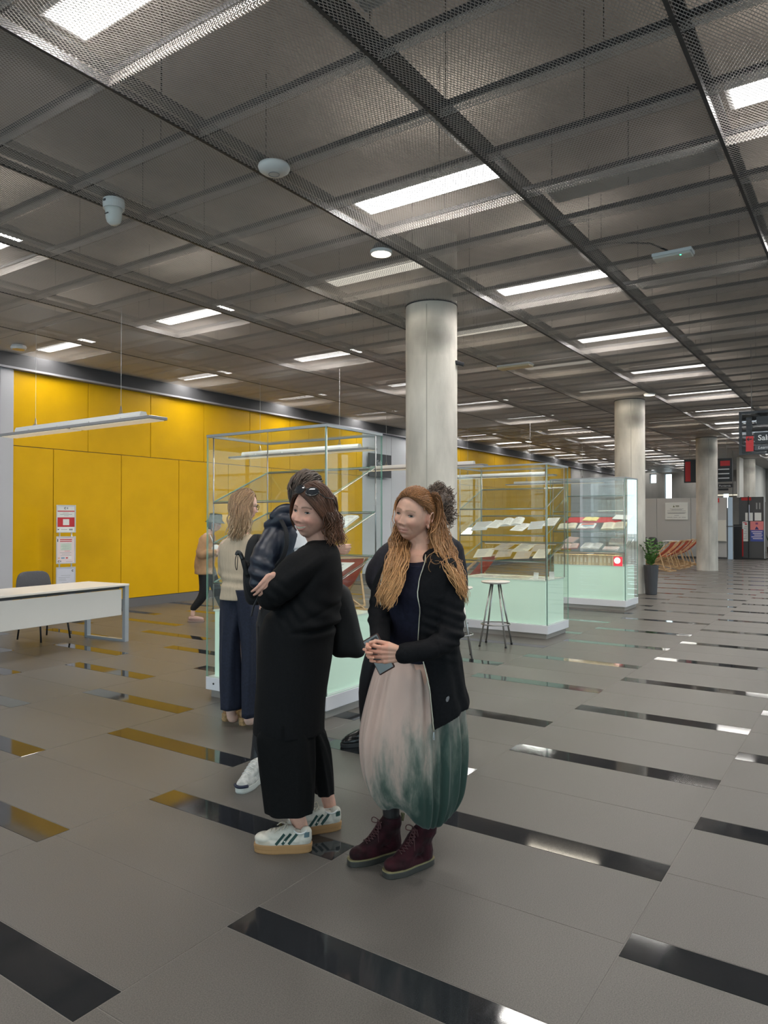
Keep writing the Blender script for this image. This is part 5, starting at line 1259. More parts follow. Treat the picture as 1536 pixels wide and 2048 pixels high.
    for k, w_ in enumerate((.014, .019, .017, .010)): lb.obox(base_ + V3(.0, .004, .009 - .0055 * k), (w_, .002, .0014), Matrix.Rotation(R(-30), 3, 'Y') @ Matrix.Rotation(R(20), 3, 'Z'))
    lb.build('hem_label', mat('label_print', (.4, .4, .42), .6), card)['kind'] = 'stuff'
    # --- hair
    H = Hair(5); c0, c1 = (.20, .085, .032), (.46, .215, .085); ct = (.62, .33, .14)
    top = hd.local(-.005, .055, .118); crown = hd.local(0, -.03, .128)
    def P(px, y, d): return tuple(L(px, y, d))
    # combed back from the hairline
    back = [(.35, -1, -.05), (.2, -1, .1), (0, -1, .15), (-.2, -1, .1), (-.35, -1, -.05)]
    rootsT = [(.070, .030, .03), (.058, .06, .06), (.03, .078, .078), (0, .08, .084), (-.03, .078, .078), (-.058, .06, .06), (-.068, .036, .046)]
    endsT = [(.07, -.08, -.02), (.045, -.09, .01), (.02, -.1, .03), (0, -.1, .03), (-.02, -.1, .03), (-.045, -.09, .01), (-.066, -.085, .03)]
    H.comb(hd, rootsT, endsT, 760, .0021, .0012, c0, (.42, .19, .07), lift=.011)
    H.comb(hd, [(.074, .022, .03), (.076, .012, .01), (.077, .0, -.002)], [(.07, -.07, -.03), (.07, -.07, -.05), (.07, -.06, -.06)], 40, .005, .003, c0, c1, lift=.009)
    H.comb(hd, [(-.070, .032, .046), (-.074, .018, .044), (-.075, .0, .046)], [(-.066, -.08, .03), (-.066, -.08, .015), (-.066, -.08, .0)], 40, .005, .003, c0, c1, lift=.009)
    H.comb(hd, [(.05, -.05, .1), (0, -.06, .1), (-.05, -.05, .1)], [(.06, -.09, -.07), (0, -.1, -.08), (-.06, -.09, -.07)], 330, .0028, .002, c0, c1, lift=.020, wave=.003)
    H.comb(hd, [(-.05, -.02, .1), (-.06, -.05, .06), (-.06, -.06, .03)], [(-.055, -.1, -.05), (-.05, -.1, -.07), (-.05, -.1, -.09)], 320, .0024, .0015, c0, c1, lift=.034, wave=.005)
    # left curtain: from behind the neck over her right shoulder, down the chest
    H.sheet([P(796, 1050, 3.36), P(786, 1078, 3.30), P(782, 1105, 3.22), P(773, 1145, 3.15), P(760, 1185, 3.13), P(760, 1208, 3.125)], [P(812, 1062, 3.37), P(812, 1092, 3.29), P(811, 1120, 3.20), P(803, 1155, 3.14), P(790, 1195, 3.11), P(777, 1220, 3.105)], 430, .0022, .0006, c0, ct, wave=.0065, wl=.21, depth=.022, lenvar=.25, m=30)
    H.sheet([P(795, 1040, 3.38), P(787, 1075, 3.33), P(781, 1115, 3.26), P(768, 1165, 3.19), P(755, 1200, 3.17)], [P(815, 1050, 3.38), P(812, 1090, 3.33), P(806, 1125, 3.24), P(790, 1170, 3.18), P(778, 1210, 3.15)], 130, .0042, .0012, (.16, .07, .028), c1, wave=.007, wl=.2, depth=.018, lenvar=.15, m=26)
    for q in range(5): H.sheet([P(790, 1000, 3.2), P(783, 1030, 3.2), P(783, 1060, 3.22), P(789, 1085, 3.25)], [P(793, 1000, 3.2), P(786, 1030, 3.2), P(784, 1062, 3.22), P(788, 1088, 3.25)], 1, .0012, .0008, c1, ct, m=14)
    # right side: over her left shoulder and down the back
    H.sheet([P(862, 1012, 3.3), P(866, 1055, 3.26), P(872, 1100, 3.2), P(893, 1135, 3.12), P(915, 1170, 3.1), P(926, 1200, 3.14)], [P(880, 1006, 3.34), P(889, 1060, 3.33), P(905, 1105, 3.30), P(918, 1140, 3.24), P(926, 1175, 3.22), P(931, 1215, 3.24)], 430, .0023, .0006, (.18, .075, .03), ct, wave=.0075, wl=.22, depth=.022, lenvar=.25, m=30)
    H.sheet([P(864, 1030, 3.30), P(862, 1066, 3.28), P(862, 1095, 3.26), P(880, 1120, 3.18), P(905, 1160, 3.12)], [P(878, 1020, 3.3), P(884, 1062, 3.28), P(896, 1100, 3.24), P(912, 1140, 3.18), P(922, 1180, 3.18)], 170, .0028, .0008, c0, c1, wave=.006, wl=.2, depth=.015, lenvar=.2, m=26)
    H.sheet([P(845, 1010, 3.38), P(850, 1060, 3.42), P(850, 1130, 3.43), P(850, 1180, 3.43)], [P(868, 1015, 3.38), P(888, 1060, 3.42), P(905, 1130, 3.42), P(915, 1190, 3.4)], 40, .010, .003, (.16, .07, .03), c1, wave=.006, depth=.02, m=18)
    # flyaways
    for i in range(9):
        a, r_ = H.r.uniform(0, 6.28), H.r.uniform(.01, .06); q = L(H.r.uniform(862, 915), H.r.uniform(1095, 1140), 3.11)
        pts = [q + V3(.02 * math.cos(a + k * .6) * (1 + .15 * k), -.015 * math.sin(k), .02 * math.sin(a + k * .6) - .006 * k) for k in range(7)]
        H.lock(pts, .0011, .0006, c1, ct, n=4)
    H.build(root, hair_m, hd.cap(MB(), .007, .082, -.08), (.17, .07, .028))
    # --- boots
    vel = mat('burgundy_velvet', (.024, .0024, .0055), .75, spec=.25, sheen=.06, noise=.5, nscale=18); lace_m = mat('burgundy_lace', (.06, .018, .02), .7)
    welt = mat('boot_welt', (.20, .17, .085), .6); rub = mat('boot_sole', (.04, .039, .035), .5)
    for (hpx, hpy, hd_, tpx, tpy, td, shx, shy, shd) in ((806, 1700, 3.405, 697, 1727, 3.275, 783, 1634, 3.345), (866, 1716, 3.31, 768, 1750, 3.165, 852, 1648, 3.245)):
        h, d, a, Ln = shoe_frame(L(hpx, hpy, hd_), L(tpx, tpy, td)); h.z = 0
        sh = L(shx, shy, shd)
        f = empty('boot', (0, 0, 0), parent=root)
        sole(h, d, a, Ln, .049, .037, [(0, .97), (.003, 1), (.022, 1.0), (.026, .985)]).build('sole', rub, f); sole(h, d, a, Ln, .049, .037, [(.0255, 1.0), (.028, 1.012), (.032, 1.0)]).build('welt', welt, f)
        b = MB(); up = Vector((0, 0, 1))
        def Q(u, v, z): return h + d * (u * Ln) + a * v + up * z
        b.loft([[h + d * u + a * v + Vector((0, 0, z)) for u, v in outline(28, Ln, .049, .037, k)] for z, k in ((.030, .93), (.045, .94), (.056, .86))])
        b.ell(Q(.80, 0, .047), (.050, .043, .030), 16, 10, Matrix.Rotation(math.atan2(d.y, d.x), 3, 'Z')); b.ell(Q(.60, 0, .056), (.060, .042, .038), 16, 10, Matrix.Rotation(math.atan2(d.y, d.x), 3, 'Z'))
        limb(b, [Q(.76, 0, .05), Q(.55, 0, .078), Q(.37, 0, .125)], [.030, .038, .043]); an = Q(.22, 0, .10); 
        limb(b, [Q(.20, 0, .06), Q(.24, 0, .12), Vector((sh.x, sh.y, sh.z - .01))], [.044, .047, .049]); limb(b, [Q(.34, 0, .10), Q(.34, 0, .13), Vector((sh.x, sh.y, sh.z - .015)) + d * .012], [.044, .044, .040])
        me = voxmesh(b, .0038, 3, name='upper'); co = getco(me); co[:, 2] = np.minimum(co[:, 2], sh.z + .012); co[:, 2] = np.maximum(co[:, 2], .028); setco(me, co)
        displace(me, lambda co, no: .0015 * fbm(co, 22, .3, 2)); part('upper', me, vel, f)
        lc = MB(); eye = MB(); pl = None
        top_ = Vector((sh.x, sh.y, sh.z)) + d * .052
        for k in range(9):
            t = k / 8; c = Q(.66, 0, .092) * (1 - t) + top_ * t; c = c + d * (.006 - .016 * math.sin(math.pi * t)) + up * (-.010 * math.sin(math.pi * t))
            for s in (-1, 1):
                e = c + a * (s * .017) - d * .004; 
                pts = [c + a * (s * k2 * .0057) + d * (.007 * (1 - (k2 / 3.2) ** 2)) + up * (.006 * (1 - (k2 / 3.2) ** 2)) for k2 in range(4)]
                if k < 8:
                    t2 = (k + 1) / 8; c2 = Q(.66, 0, .092) * (1 - t2) + top_ * t2 + d * (.006 - .016 * math.sin(math.pi * t2)) + up * (-.010 * math.sin(math.pi * t2))
                    lc.tube([c + a * (s * .019) + d * .004, (c + c2) / 2 + d * .013 + up * .006, c2 - a * (s * .019) + d * .004], .0022, 6)
                eye.ell(e + d * .008, (.0032, .0032, .0032), 8, 6)
        for s in (-1, 1): lc.tube([tuple(q) for q in cr([top_ + d * .008, top_ + a * (s * .02) + d * .022 + up * .012, top_ + a * (s * .042) + d * .026 + up * .004, top_ + a * (s * .045) + d * .026 - up * .014, top_ + a * (s * .02) + d * .018 - up * .012, top_ + d * .01 - up * .004], 18)], .002, 6); lc.tube([tuple(q) for q in cr([top_ + d * .010, top_ + a * (s * .014) + d * .024 - up * .03, top_ + a * (s * .022) + d * .026 - up * .085], 10)], .002, 6)
        lc.build('laces', lace_m, f, smooth=True); eye.build('eyelets', mat('eyelet', (.10, .05, .05), .35, metal=.7), f)['kind'] = 'stuff'
        MB().tube([Vector((sh.x, sh.y, sh.z - .02)) - d * .055, Vector((sh.x, sh.y, sh.z + .012)) - d * .062, Vector((sh.x, sh.y, sh.z + .012)) - d * .05], .004, 6, flat=2.2).build('heel_loop', welt, f)
    # --- the phone she holds: a thing of its own
    ph = L.thing('smartphone', 'smartphone in a dark case held by the red-haired woman', 'phone')
    a_, b_ = L(739, 1272, 2.985), L(776, 1343, 2.945); ax = (a_ - b_).normalized(); nrm = Vector((-.35, -.93, .1)); nrm = (nrm - ax * nrm.dot(ax)).normalized(); sd = ax.cross(nrm)
    rot = Matrix((sd, ax, nrm)).transposed(); c = (a_ + b_) / 2
    MB().obox(c, (.076, .156, .011), rot, .004).build('phone_case', mat('phone_case', (.045, .02, .016), .35), ph); MB().obox(c + nrm * .0058, (.066, .145, .0012), rot).build('phone_back', mat('phone_glass', (.10, .11, .11), .15), ph)
    MB().obox(c + nrm * .0072 + ax * .05 + sd * .014, (.03, .034, .002), rot, .0006).build('camera_bump', blk, ph)
def skirt_mat():
    m = mat('tie_dyed_velvet', (.5, .38, .33), .55, sheen=.15, spec=.35); nt = m.node_tree; N = nt.nodes; Lk = nt.links; b = N['Principled BSDF']
    tc = N.new('ShaderNodeTexCoord'); sx = N.new('ShaderNodeSeparateXYZ'); Lk.new(tc.outputs['Object'], sx.inputs[0])
    t = N.new('ShaderNodeTexNoise'); t.inputs['Scale'].default_value = 7; t.inputs['Detail'].default_value = 7; t.inputs['Roughness'].default_value = .62
    mp = N.new('ShaderNodeMapping'); mp.inputs['Scale'].default_value = (1.6, 1.6, .4); Lk.new(tc.outputs['Object'], mp.inputs[0]); Lk.new(mp.outputs[0], t.inputs['Vector'])
    def M(op, a, b_): 
        q = N.new('ShaderNodeMath'); q.operation = op
        for i, v in enumerate((a, b_)):
            if isinstance(v, (int, float)): q.inputs[i].default_value = v
            else: Lk.new(v, q.inputs[i])
        return q.outputs[0]
    # dye: green soaks up from the hem, further up on her left side
    g = M('ADD', M('MULTIPLY', sx.outputs[2], -2.1), M('MULTIPLY', sx.outputs[0], 2.7)); g = M('ADD', g, M('MULTIPLY', M('SUBTRACT', t.outputs[0], .5), 2.6)); 
    mr = N.new('ShaderNodeMapRange'); mr.inputs[1].default_value = -1.75; mr.inputs[2].default_value = -.45; Lk.new(g, mr.inputs[0])
    ramp = N.new('ShaderNodeValToRGB'); e = ramp.color_ramp.elements; e[0].position = 0; e[0].color = (.52, .37, .315, 1); e[1].position = 1; e[1].color = (.022, .05, .040, 1)
    x1 = e.new(.35); x1.color = (.43, .325, .275, 1); x2 = e.new(.55); x2.color = (.25, .235, .20, 1); x3 = e.new(.78); x3.color = (.085, .11, .09, 1)
    Lk.new(mr.outputs[0], ramp.inputs[0]); Lk.new(ramp.outputs[0], b.inputs['Base Color'])
    return m
woman_red()
# ================================================================== DARK-HAIRED WOMAN WITH FOLDED ARMS (front left)
def woman_dark():
    L = Pose(590, 3.55); root = L.root('smiling dark-haired woman in a long black tunic with folded arms and sunglasses on her head')
    hd = Head(L(624, 1024.5, 3.50), R(32), R(0), R(-10), 1.10, smile=1.0, full=.08)
    skin = (.62, .345, .262)
    b = MB(); hd.add(b)
    limb(b, [hd.local(0, -.022, -.06), L(640, 1083, 3.55), L(640, 1105, 3.56)], [.060, .060, .07])
    b.ell(hd.local(0, -.008, -.088), (.052, .042, .028), 16, 10)                      # soft chin
    ringloft(b, [(L(638, 1085).x, 0, L(0, 1098).z, .05, .1, 0), (L(635, 0).x, 0, 1.33, .09, .16, 0), (L(615, 0).x, 0, 1.15, .09, .14, 0), (L(600, 0).x, 0, .95, .12, .14, 0), (L(590, 0).x, 0, .80, .11, .15, 0)])
    sl, el, wl = L(625, 1128, 3.40), L(540, 1192, 3.38), L(556, 1178, 3.72)
    sr, er, wr = L(618, 1125, 3.74), L(556, 1188, 3.78), L(550, 1160, 3.44)
    limb(b, [sl, el, wl], [.045, .036, .026]); limb(b, [sr, er, wr], [.045, .036, .026])
    hand(b, L(547, 1151, 3.300), (-.58, -.04, -.80), (-.72, -.30, .50), (-.45, -.85, .1), .84, (.28, .32, .34, .38), (.08, .8), spread=.08)
    an, af = L(603, 1652, 3.47), L(660, 1608, 3.725)
    limb(b, [V3(L(588, 0).x, -.06, .80), L(572, 1495, 3.46), L(582, 1590, 3.46), an, an + V3(-.01, 0, -.05)], [.08, .05, .042, .034, .036]); limb(b, [V3(L(594, 0).x, .09, .80), L(624, 1495, 3.72), L(643, 1550, 3.72), af, af + V3(-.01, 0, -.05)], [.07, .045, .038, .033, .035])
    me = voxmesh(b, .0031, 3, dec=.45, name='body'); co = getco(me); col = hd.colour(co, skin, (.50, .17, .15), blush=(.74, .30, .25), brow=(.12, .06, .04))
    setcol(me, np.clip(col, 0, 1)); part('body', me, skin_m, root)
    hd.eyes(root, iris=(.022, .018, .016), lash=(.02, .012, .01), open_=.24, look=.7); hd.mouth_open(root, (.52, .20, .17))
    MB().tube([hd.local(-.082, .0, -.040), hd.local(-.084, .0, -.055), hd.local(-.084, .0, -.085)], [.002, .0035, .0015], 8).build('earring', mat('earring_dark', (.05, .035, .03), .3, metal=.6), root)
    # --- tunic with sleeves
    T = [(1080, 622, 664, .08), (1087, 613, 671, .125), (1096, 606, 677, .155), (1110, 600, 682, .18), (1140, 590, 685, .195), (1170, 578, 685, .20), (1201, 560, 683, .205), (1232, 532, 679, .205), (1258, 523, 670, .205), (1285, 519, 667, .205), (1312, 517, 665, .205), (1353, 515, 659, .205), (1392, 513, 653, .205), (1441, 510, 650, .205), (1459, 509, 650, .20)]
    rs = []
    for y, a, c, h in T: p, q = L(a, y), L(c, y); rs.append(((p.x + q.x) / 2, .0, p.z, (q.x - p.x) / 2, h, 0))
    b = MB(); ringloft(b, interp_rings(rs, 60), 48)
    limb(b, [L(632, 1118, 3.44), L(596, 1140, 3.37), L(562, 1172, 3.34), L(538, 1194, 3.36)], [.078, .083, .074, .056], 20); limb(b, [L(538, 1194, 3.36), L(548, 1196, 3.5), L(556, 1180, 3.72)], [.056, .052, .045], 16)
    limb(b, [L(618, 1118, 3.70), L(575, 1160, 3.80), L(558, 1190, 3.78)], [.078, .072, .056], 18); limb(b, [L(556, 1190, 3.78), L(553, 1172, 3.6), L(549, 1158, 3.40)], [.054, .048, .040], 16)
    me = voxmesh(b, .0062, 4, name='tunic')
    xg = L(568, 0, 3.36).x
    def wr_(co, no):
        x, y, z = co[:, 0], co[:, 1], co[:, 2]; f = .0055 * fbm(co, 5, 4.4, 2, (1, 1, .7)) + .004 * np.sin((z + 1.1 * x) * 70 + 2 * np.sin(x * 20)) * np.exp(-((z - L(0, 1215).z) / .07) ** 2) * (y < .05)
        zl = L(0, 1252).z + .06 * (x - L(640, 0).x) ; near = (y < .1) & (x > L(590, 0).x)
        k = np.clip((x - L(585, 0).x) / .12, 0, 1) * near
        f += k * (-.016 * np.exp(-((z - zl) / .010) ** 2) + .011 * np.exp(-((z - zl - .03) / .02) ** 2) + .006 * np.exp(-((z - zl + .03) / .02) ** 2))
        f += -.010 * np.exp(-((z - zl - .055 - .4 * (x - L(620, 0).x)) / .012) ** 2) * np.clip((x - L(600, 0).x) / .1, 0, 1) * near * .5
        f += -.012 * np.exp(-((x - xg) / .005) ** 2) * np.clip((.61 - z) / .03, 0, 1) * (y < 0)
        e = np.array(L(548, 1185, 3.33)); d = np.linalg.norm(co - e, axis=1); f += .004 * np.sin((z + .7 * x) * 110) * np.exp(-(d / .09) ** 2)
        e = np.array(L(610, 1150, 3.3)); d = np.linalg.norm(co - e, axis=1); f += .005 * np.sin((z - .6 * x) * 60) * np.exp(-(d / .13) ** 2)
        return f
    displace(me, wr_); knit = mat('black_tunic_knit', (.0048, .0048, .0056), .82, spec=.22, noise=.25, nscale=120, bump=.12, bscale=600)
    part('tunic', me, knit, root)
    # --- trousers
    def leg(rows, d, h, n=64):
        rr_ = []
        for y, a, c in rows: p, q = L(a, y, d), L(c, y, d); rr_.append(((p.x + q.x) / 2, d - 3.55, p.z, (q.x - p.x) / 2, h, 0))
        RI = interp_rings(rr_, 30); V = []
        for i, (x, y, z, a, c, _) in enumerate(RI):
            V.append([(x + (a + .004 * math.sin(5 * t + i * .12) + .003 * math.sin(11 * t - i * .2)) * math.copysign(abs(math.cos(t)) ** .8, math.cos(t)), y + (c + .004 * math.sin(7 * t + i * .1)) * math.sin(t), z) for t in np.linspace(0, 2 * math.pi, n, endpoint=False)])
        inn = [[(RI[-1][0] + (p[0] - RI[-1][0]) * .9, RI[-1][1] + (p[1] - RI[-1][1]) * .9, p[2] + .03) for p in V[-1]]]
        b.loft(V, cap1=False); b.loft([V[-1], inn[0]], cap0=False, cap1=True)
    b = MB(); leg([(1400, 528, 612), (1448, 522, 622), (1468, 514, 630), (1495, 516, 630), (1534, 521, 630), (1570, 527, 629), (1617, 533, 628)], 3.46, .105); leg([(1400, 575, 635), (1450, 582, 645), (1470, 590, 653), (1495, 600, 660), (1535, 618, 665), (1580, 633, 669)], 3.72, .085)
    b.build('trousers', mat('black_trouser', (.0042, .0042, .0046), .85, spec=.2, noise=.2, nscale=100, bump=.1, bscale=500), root, smooth=True)
    # --- sneakers
    gum = mat('gum_sole', (.36, .20, .085), .5); lea = mat('cream_leather', (.52, .49, .43), .45, noise=.05, nscale=30); sue = mat('beige_suede', (.50, .44, .36), .8); grn = mat('dark_green_suede', (.012, .045, .040), .7); teal = mat('slate_teal', (.07, .12, .14), .6)
    for heel, toe, an_, lat in ((L(626, 1700, 3.425), L(509, 1699, 3.43), an, -1), (L(684, 1655, 3.675), L(572, 1672, 3.60), af, -1)):
        heel.z = toe.z = 0; h, d, a, Ln = shoe_frame(heel, toe); up = V3(0, 0, 1); f = empty('sneaker', (0, 0, 0), parent=root)
        if a.y > 0: a = -a                                   # a points to the viewer
        def Q(u, v, z): return h + d * (u * Ln) + a * v + up * z
        sole(h, d, a, Ln, .050, .040, [(0, .93), (.005, .975), (.019, .975), (.021, .985), (.036, .995), (.042, .98)]).build('sole', gum, f)
        b = MB(); b.loft([[h + d * u + a * v + V3(0, 0, z) for u, v in outline(30, Ln, .050, .040, k)] for z, k in ((.039, .95), (.050, .95), (.060, .88))])
        rz = Matrix.Rotation(math.atan2(d.y, d.x), 3, 'Z'); b.ell(Q(.80, 0, .062), (.052, .043, .026), 18, 10, rz); b.ell(Q(.60, 0, .072), (.062, .041, .034), 18, 10, rz)
        limb(b, [Q(.74, 0, .060), Q(.54, 0, .078), Q(.40, 0, .092)], [.028, .033, .031]); limb(b, [Q(.13, 0, .060), Q(.12, 0, .078), Q(.11, 0, .088)], [.034, .031, .028]); limb(b, [Q(.28, 0, .056), Q(.28, 0, .066), Q(.28, 0, .070)], [.040, .037, .034])
        me = voxmesh(b, .0033, 4, name='upper'); co = getco(me); co[:, 2] = np.maximum(co[:, 2], .040); setco(me, co); bv = bvh_of(me); part('upper', me, lea, f)
        for k in range(3):
            u0 = .60 - .105 * k; pts = [Q(u0 - .14 * t, .1, .046 + .044 * t) for t in np.linspace(0, 1, 7)]
            decal(bv, pts, -a, .0125, grn, 'side_stripe', f)
        decal(bv, [Q(.13 - .085 * t, .1, .086) for t in np.linspace(0, 1, 6)], -a, .022, teal if heel.x < .15 else grn, 'heel_tab', f, across=tuple(up))
        decal(bv, [Q(.70 + .20 * t, .1, .050) for t in np.linspace(0, 1, 9)], -a, .018, sue, 'toe_guard', f, across=tuple(up))
        MB().tube([Q(.195 + .125 * math.cos(t), .030 * math.sin(t), .104 - .002 * math.cos(t) - .012 * math.sin(t) ** 2) for t in np.linspace(0, 6.28, 22)], .0045, 6, cap=False).build('collar', mat('collar_white', (.62, .62, .6), .6), f, smooth=True)
        lc = MB()
        for k in range(5):
            c = bv.ray_cast(Q(.70 - .07 * k, 0, .3), -up)[0] or Q(.7 - .07 * k, 0, .1)
            lc.tube([c + a * .022 - up * .007, c + up * .004 + a * .006, c - a * .022 - up * .007], .0028, 6, flat=.7)
        c = bv.ray_cast(Q(.43, 0, .3), -up)[0] or Q(.43, 0, .11)
        for s in (-1, 1): lc.tube([tuple(q) for q in cr([c + up * .004, c + a * (s * .02) + up * .016, c + a * (s * .04) + d * .01 + up * .002, c + a * (s * .035) + d * .02 - up * .008, c + a * (s * .01) + d * .012 + up * .003], 12)], .0024, 6); lc.tube([tuple(q) for q in cr([c + up * .004, c + a * (s * .03) + d * .03, c + a * (s * .045) + d * .055 - up * .02], 9)], .0024, 6)
        lc.build('laces', sue, f, smooth=True)
    # --- hair
    H = Hair(9); c0, c1 = (.050, .022, .013), (.135, .058, .032)
    def P(px, y, d): return tuple(L(px, y, d))
    H.comb(hd, [(.066, .045, .045), (.055, .065, .066), (.045, .072, .075)], [(.085, -.02, -.06), (.08, -.05, -.05), (.06, -.09, -.02)], 120, .0032, .002, c0, c1, lift=.012)
    # fringe swept from the parting across the forehead to her left
    H.comb(hd, [(.045, .072, .078), (.035, .060, .095), (.025, .02, .115), (.015, -.03, .112)], [(-.078, .022, -.004), (-.080, .0, -.02), (-.07, -.06, -.02), (-.03, -.1, .0)], 560, .0026, .0014, c0, c1, lift=.014, jit=.012)
    H.comb(hd, [(.03, -.02, .115), (0, -.06, .1), (-.05, -.05, .085)], [(.06, -.09, -.07), (0, -.11, -.08), (-.075, -.07, -.08)], 320, .003, .002, c0, c1, lift=.020, wave=.003)
    # waves falling behind the ear
    H.sheet([P(650, 1022, 3.42), P(655, 1045, 3.43), P(652, 1062, 3.45), P(660, 1078, 3.46), P(662, 1090, 3.46)], [P(672, 1015, 3.52), P(680, 1040, 3.52), P(682, 1062, 3.50), P(688, 1078, 3.50), P(682, 1092, 3.48)], 240, .0026, .0007, c0, (.19, .085, .045), wave=.008, wl=.20, depth=.022, lenvar=.35, m=26)
    H.sheet([P(640, 1020, 3.58), P(640, 1060, 3.6), P(645, 1085, 3.58)], [P(676, 1020, 3.56), P(682, 1055, 3.56), P(678, 1085, 3.54)], 40, .009, .003, c0, c1, wave=.006, wl=.2, depth=.02, m=20)
    for k in range(7):
        q = L(676 + H.r.uniform(-8, 8), 1035 + H.r.uniform(-5, 25), 3.48); H.lock([q + V3(.006 * k2 * .5 + .012 * math.sin(k2 * 1.1 + k), .006 * math.cos(k2), -.011 * k2) for k2 in range(8)], .003, .001, c1, (.2, .09, .05))
    H.build(root, hair_m, hd.cap(MB(), .008, .084, -.08), c0)
    # --- sunglasses pushed up on her hair: a thing of its own
    g = L.thing('sunglasses', 'dark sunglasses pushed up on the dark-haired woman\'s head', 'sunglasses')
    fm = mat('glasses_frame', (.012, .012, .012), .2); ln = mat('glasses_lens', (.02, .022, .026), .03, spec=.8)
    tilt = Matrix.Rotation(R(38), 3, 'X')
    def G(x, y, z): return hd.local(*(tilt @ Vector((x, y, z)) + Vector((-.016, .064, .080))))
    for s in (-1, 1):
        pts = [G(s * .034 + .028 * math.cos(t), .030 - .010 * (abs(s * .034 + .028 * math.cos(t)) / .06) ** 2, .022 * math.sin(t) + .004 * math.cos(t) * s) for t in np.linspace(0, 2 * math.pi, 25)]
        MB().tube(pts, .0028, 8, cap=False).build('rim', fm, g, smooth=True)
        c_ = G(s * .034, .0305, 0); b = MB(); b.add([c_ + hd.M @ (tilt @ Vector((0, .003, 0)))] + pts[:-1], [(0, 1 + q, 1 + (q + 1) % 24) for q in range(24)]); b.build('lens', ln, g, smooth=True)
        MB().tube([G(s * .062, .018, .006), G(s * .085, -.005, .004), hd.local(s * .094, -.01, .075), hd.local(s * .092, -.05, .04)], [.003, .0028, .0025, .0025], 6).build('temple_arm', fm, g, smooth=True)
    MB().tube([G(-.008, .031, .004), G(0, .034, .007), G(.008, .031, .004)], .0026, 6).build('bridge', fm, g, smooth=True)
    # --- black shoulder bag
    bg_ = L.thing('shoulder_bag', 'large black shoulder bag hanging behind the dark-haired woman', 'bag'); bm_ = mat('bag_black', (.006, .006, .007), .7, noise=.2, nscale=40)
    rows = [(1168, 668, 688, .03), (1180, 664, 700, .055), (1200, 662, 707, .07), (1240, 662, 716, .08), (1275, 662, 724, .085), (1298, 663, 729, .08), (1308, 666, 727, .065), (1313, 672, 716, .04)]
    rs = []
    for y, a, c, hh in rows: p, q = L(a, y, 3.72), L(c, y, 3.72); rs.append(((p.x + q.x) / 2, .17, p.z, (q.x - p.x) / 2, hh, 0))
    b = MB(); ringloft(b, interp_rings(rs, 26), 40, .8); me = voxmesh(b, .006, 3, name='bag_body'); displace(me, lambda co, no: .006 * fbm(co, 9, 7.7, 2, (1.2, 1, .5))); part('bag_body', me, bm_, bg_)
    MB().tube([tuple(q) for q in cr([L(672, 1172, 3.70), L(680, 1140, 3.66), L(672, 1104, 3.63), L(650, 1090, 3.66), L(640, 1110, 3.80), L(660, 1150, 3.80), L(684, 1172, 3.78)], 26)], .009, 8, flat=.5).build('strap', bm_, bg_, smooth=True)
woman_dark()
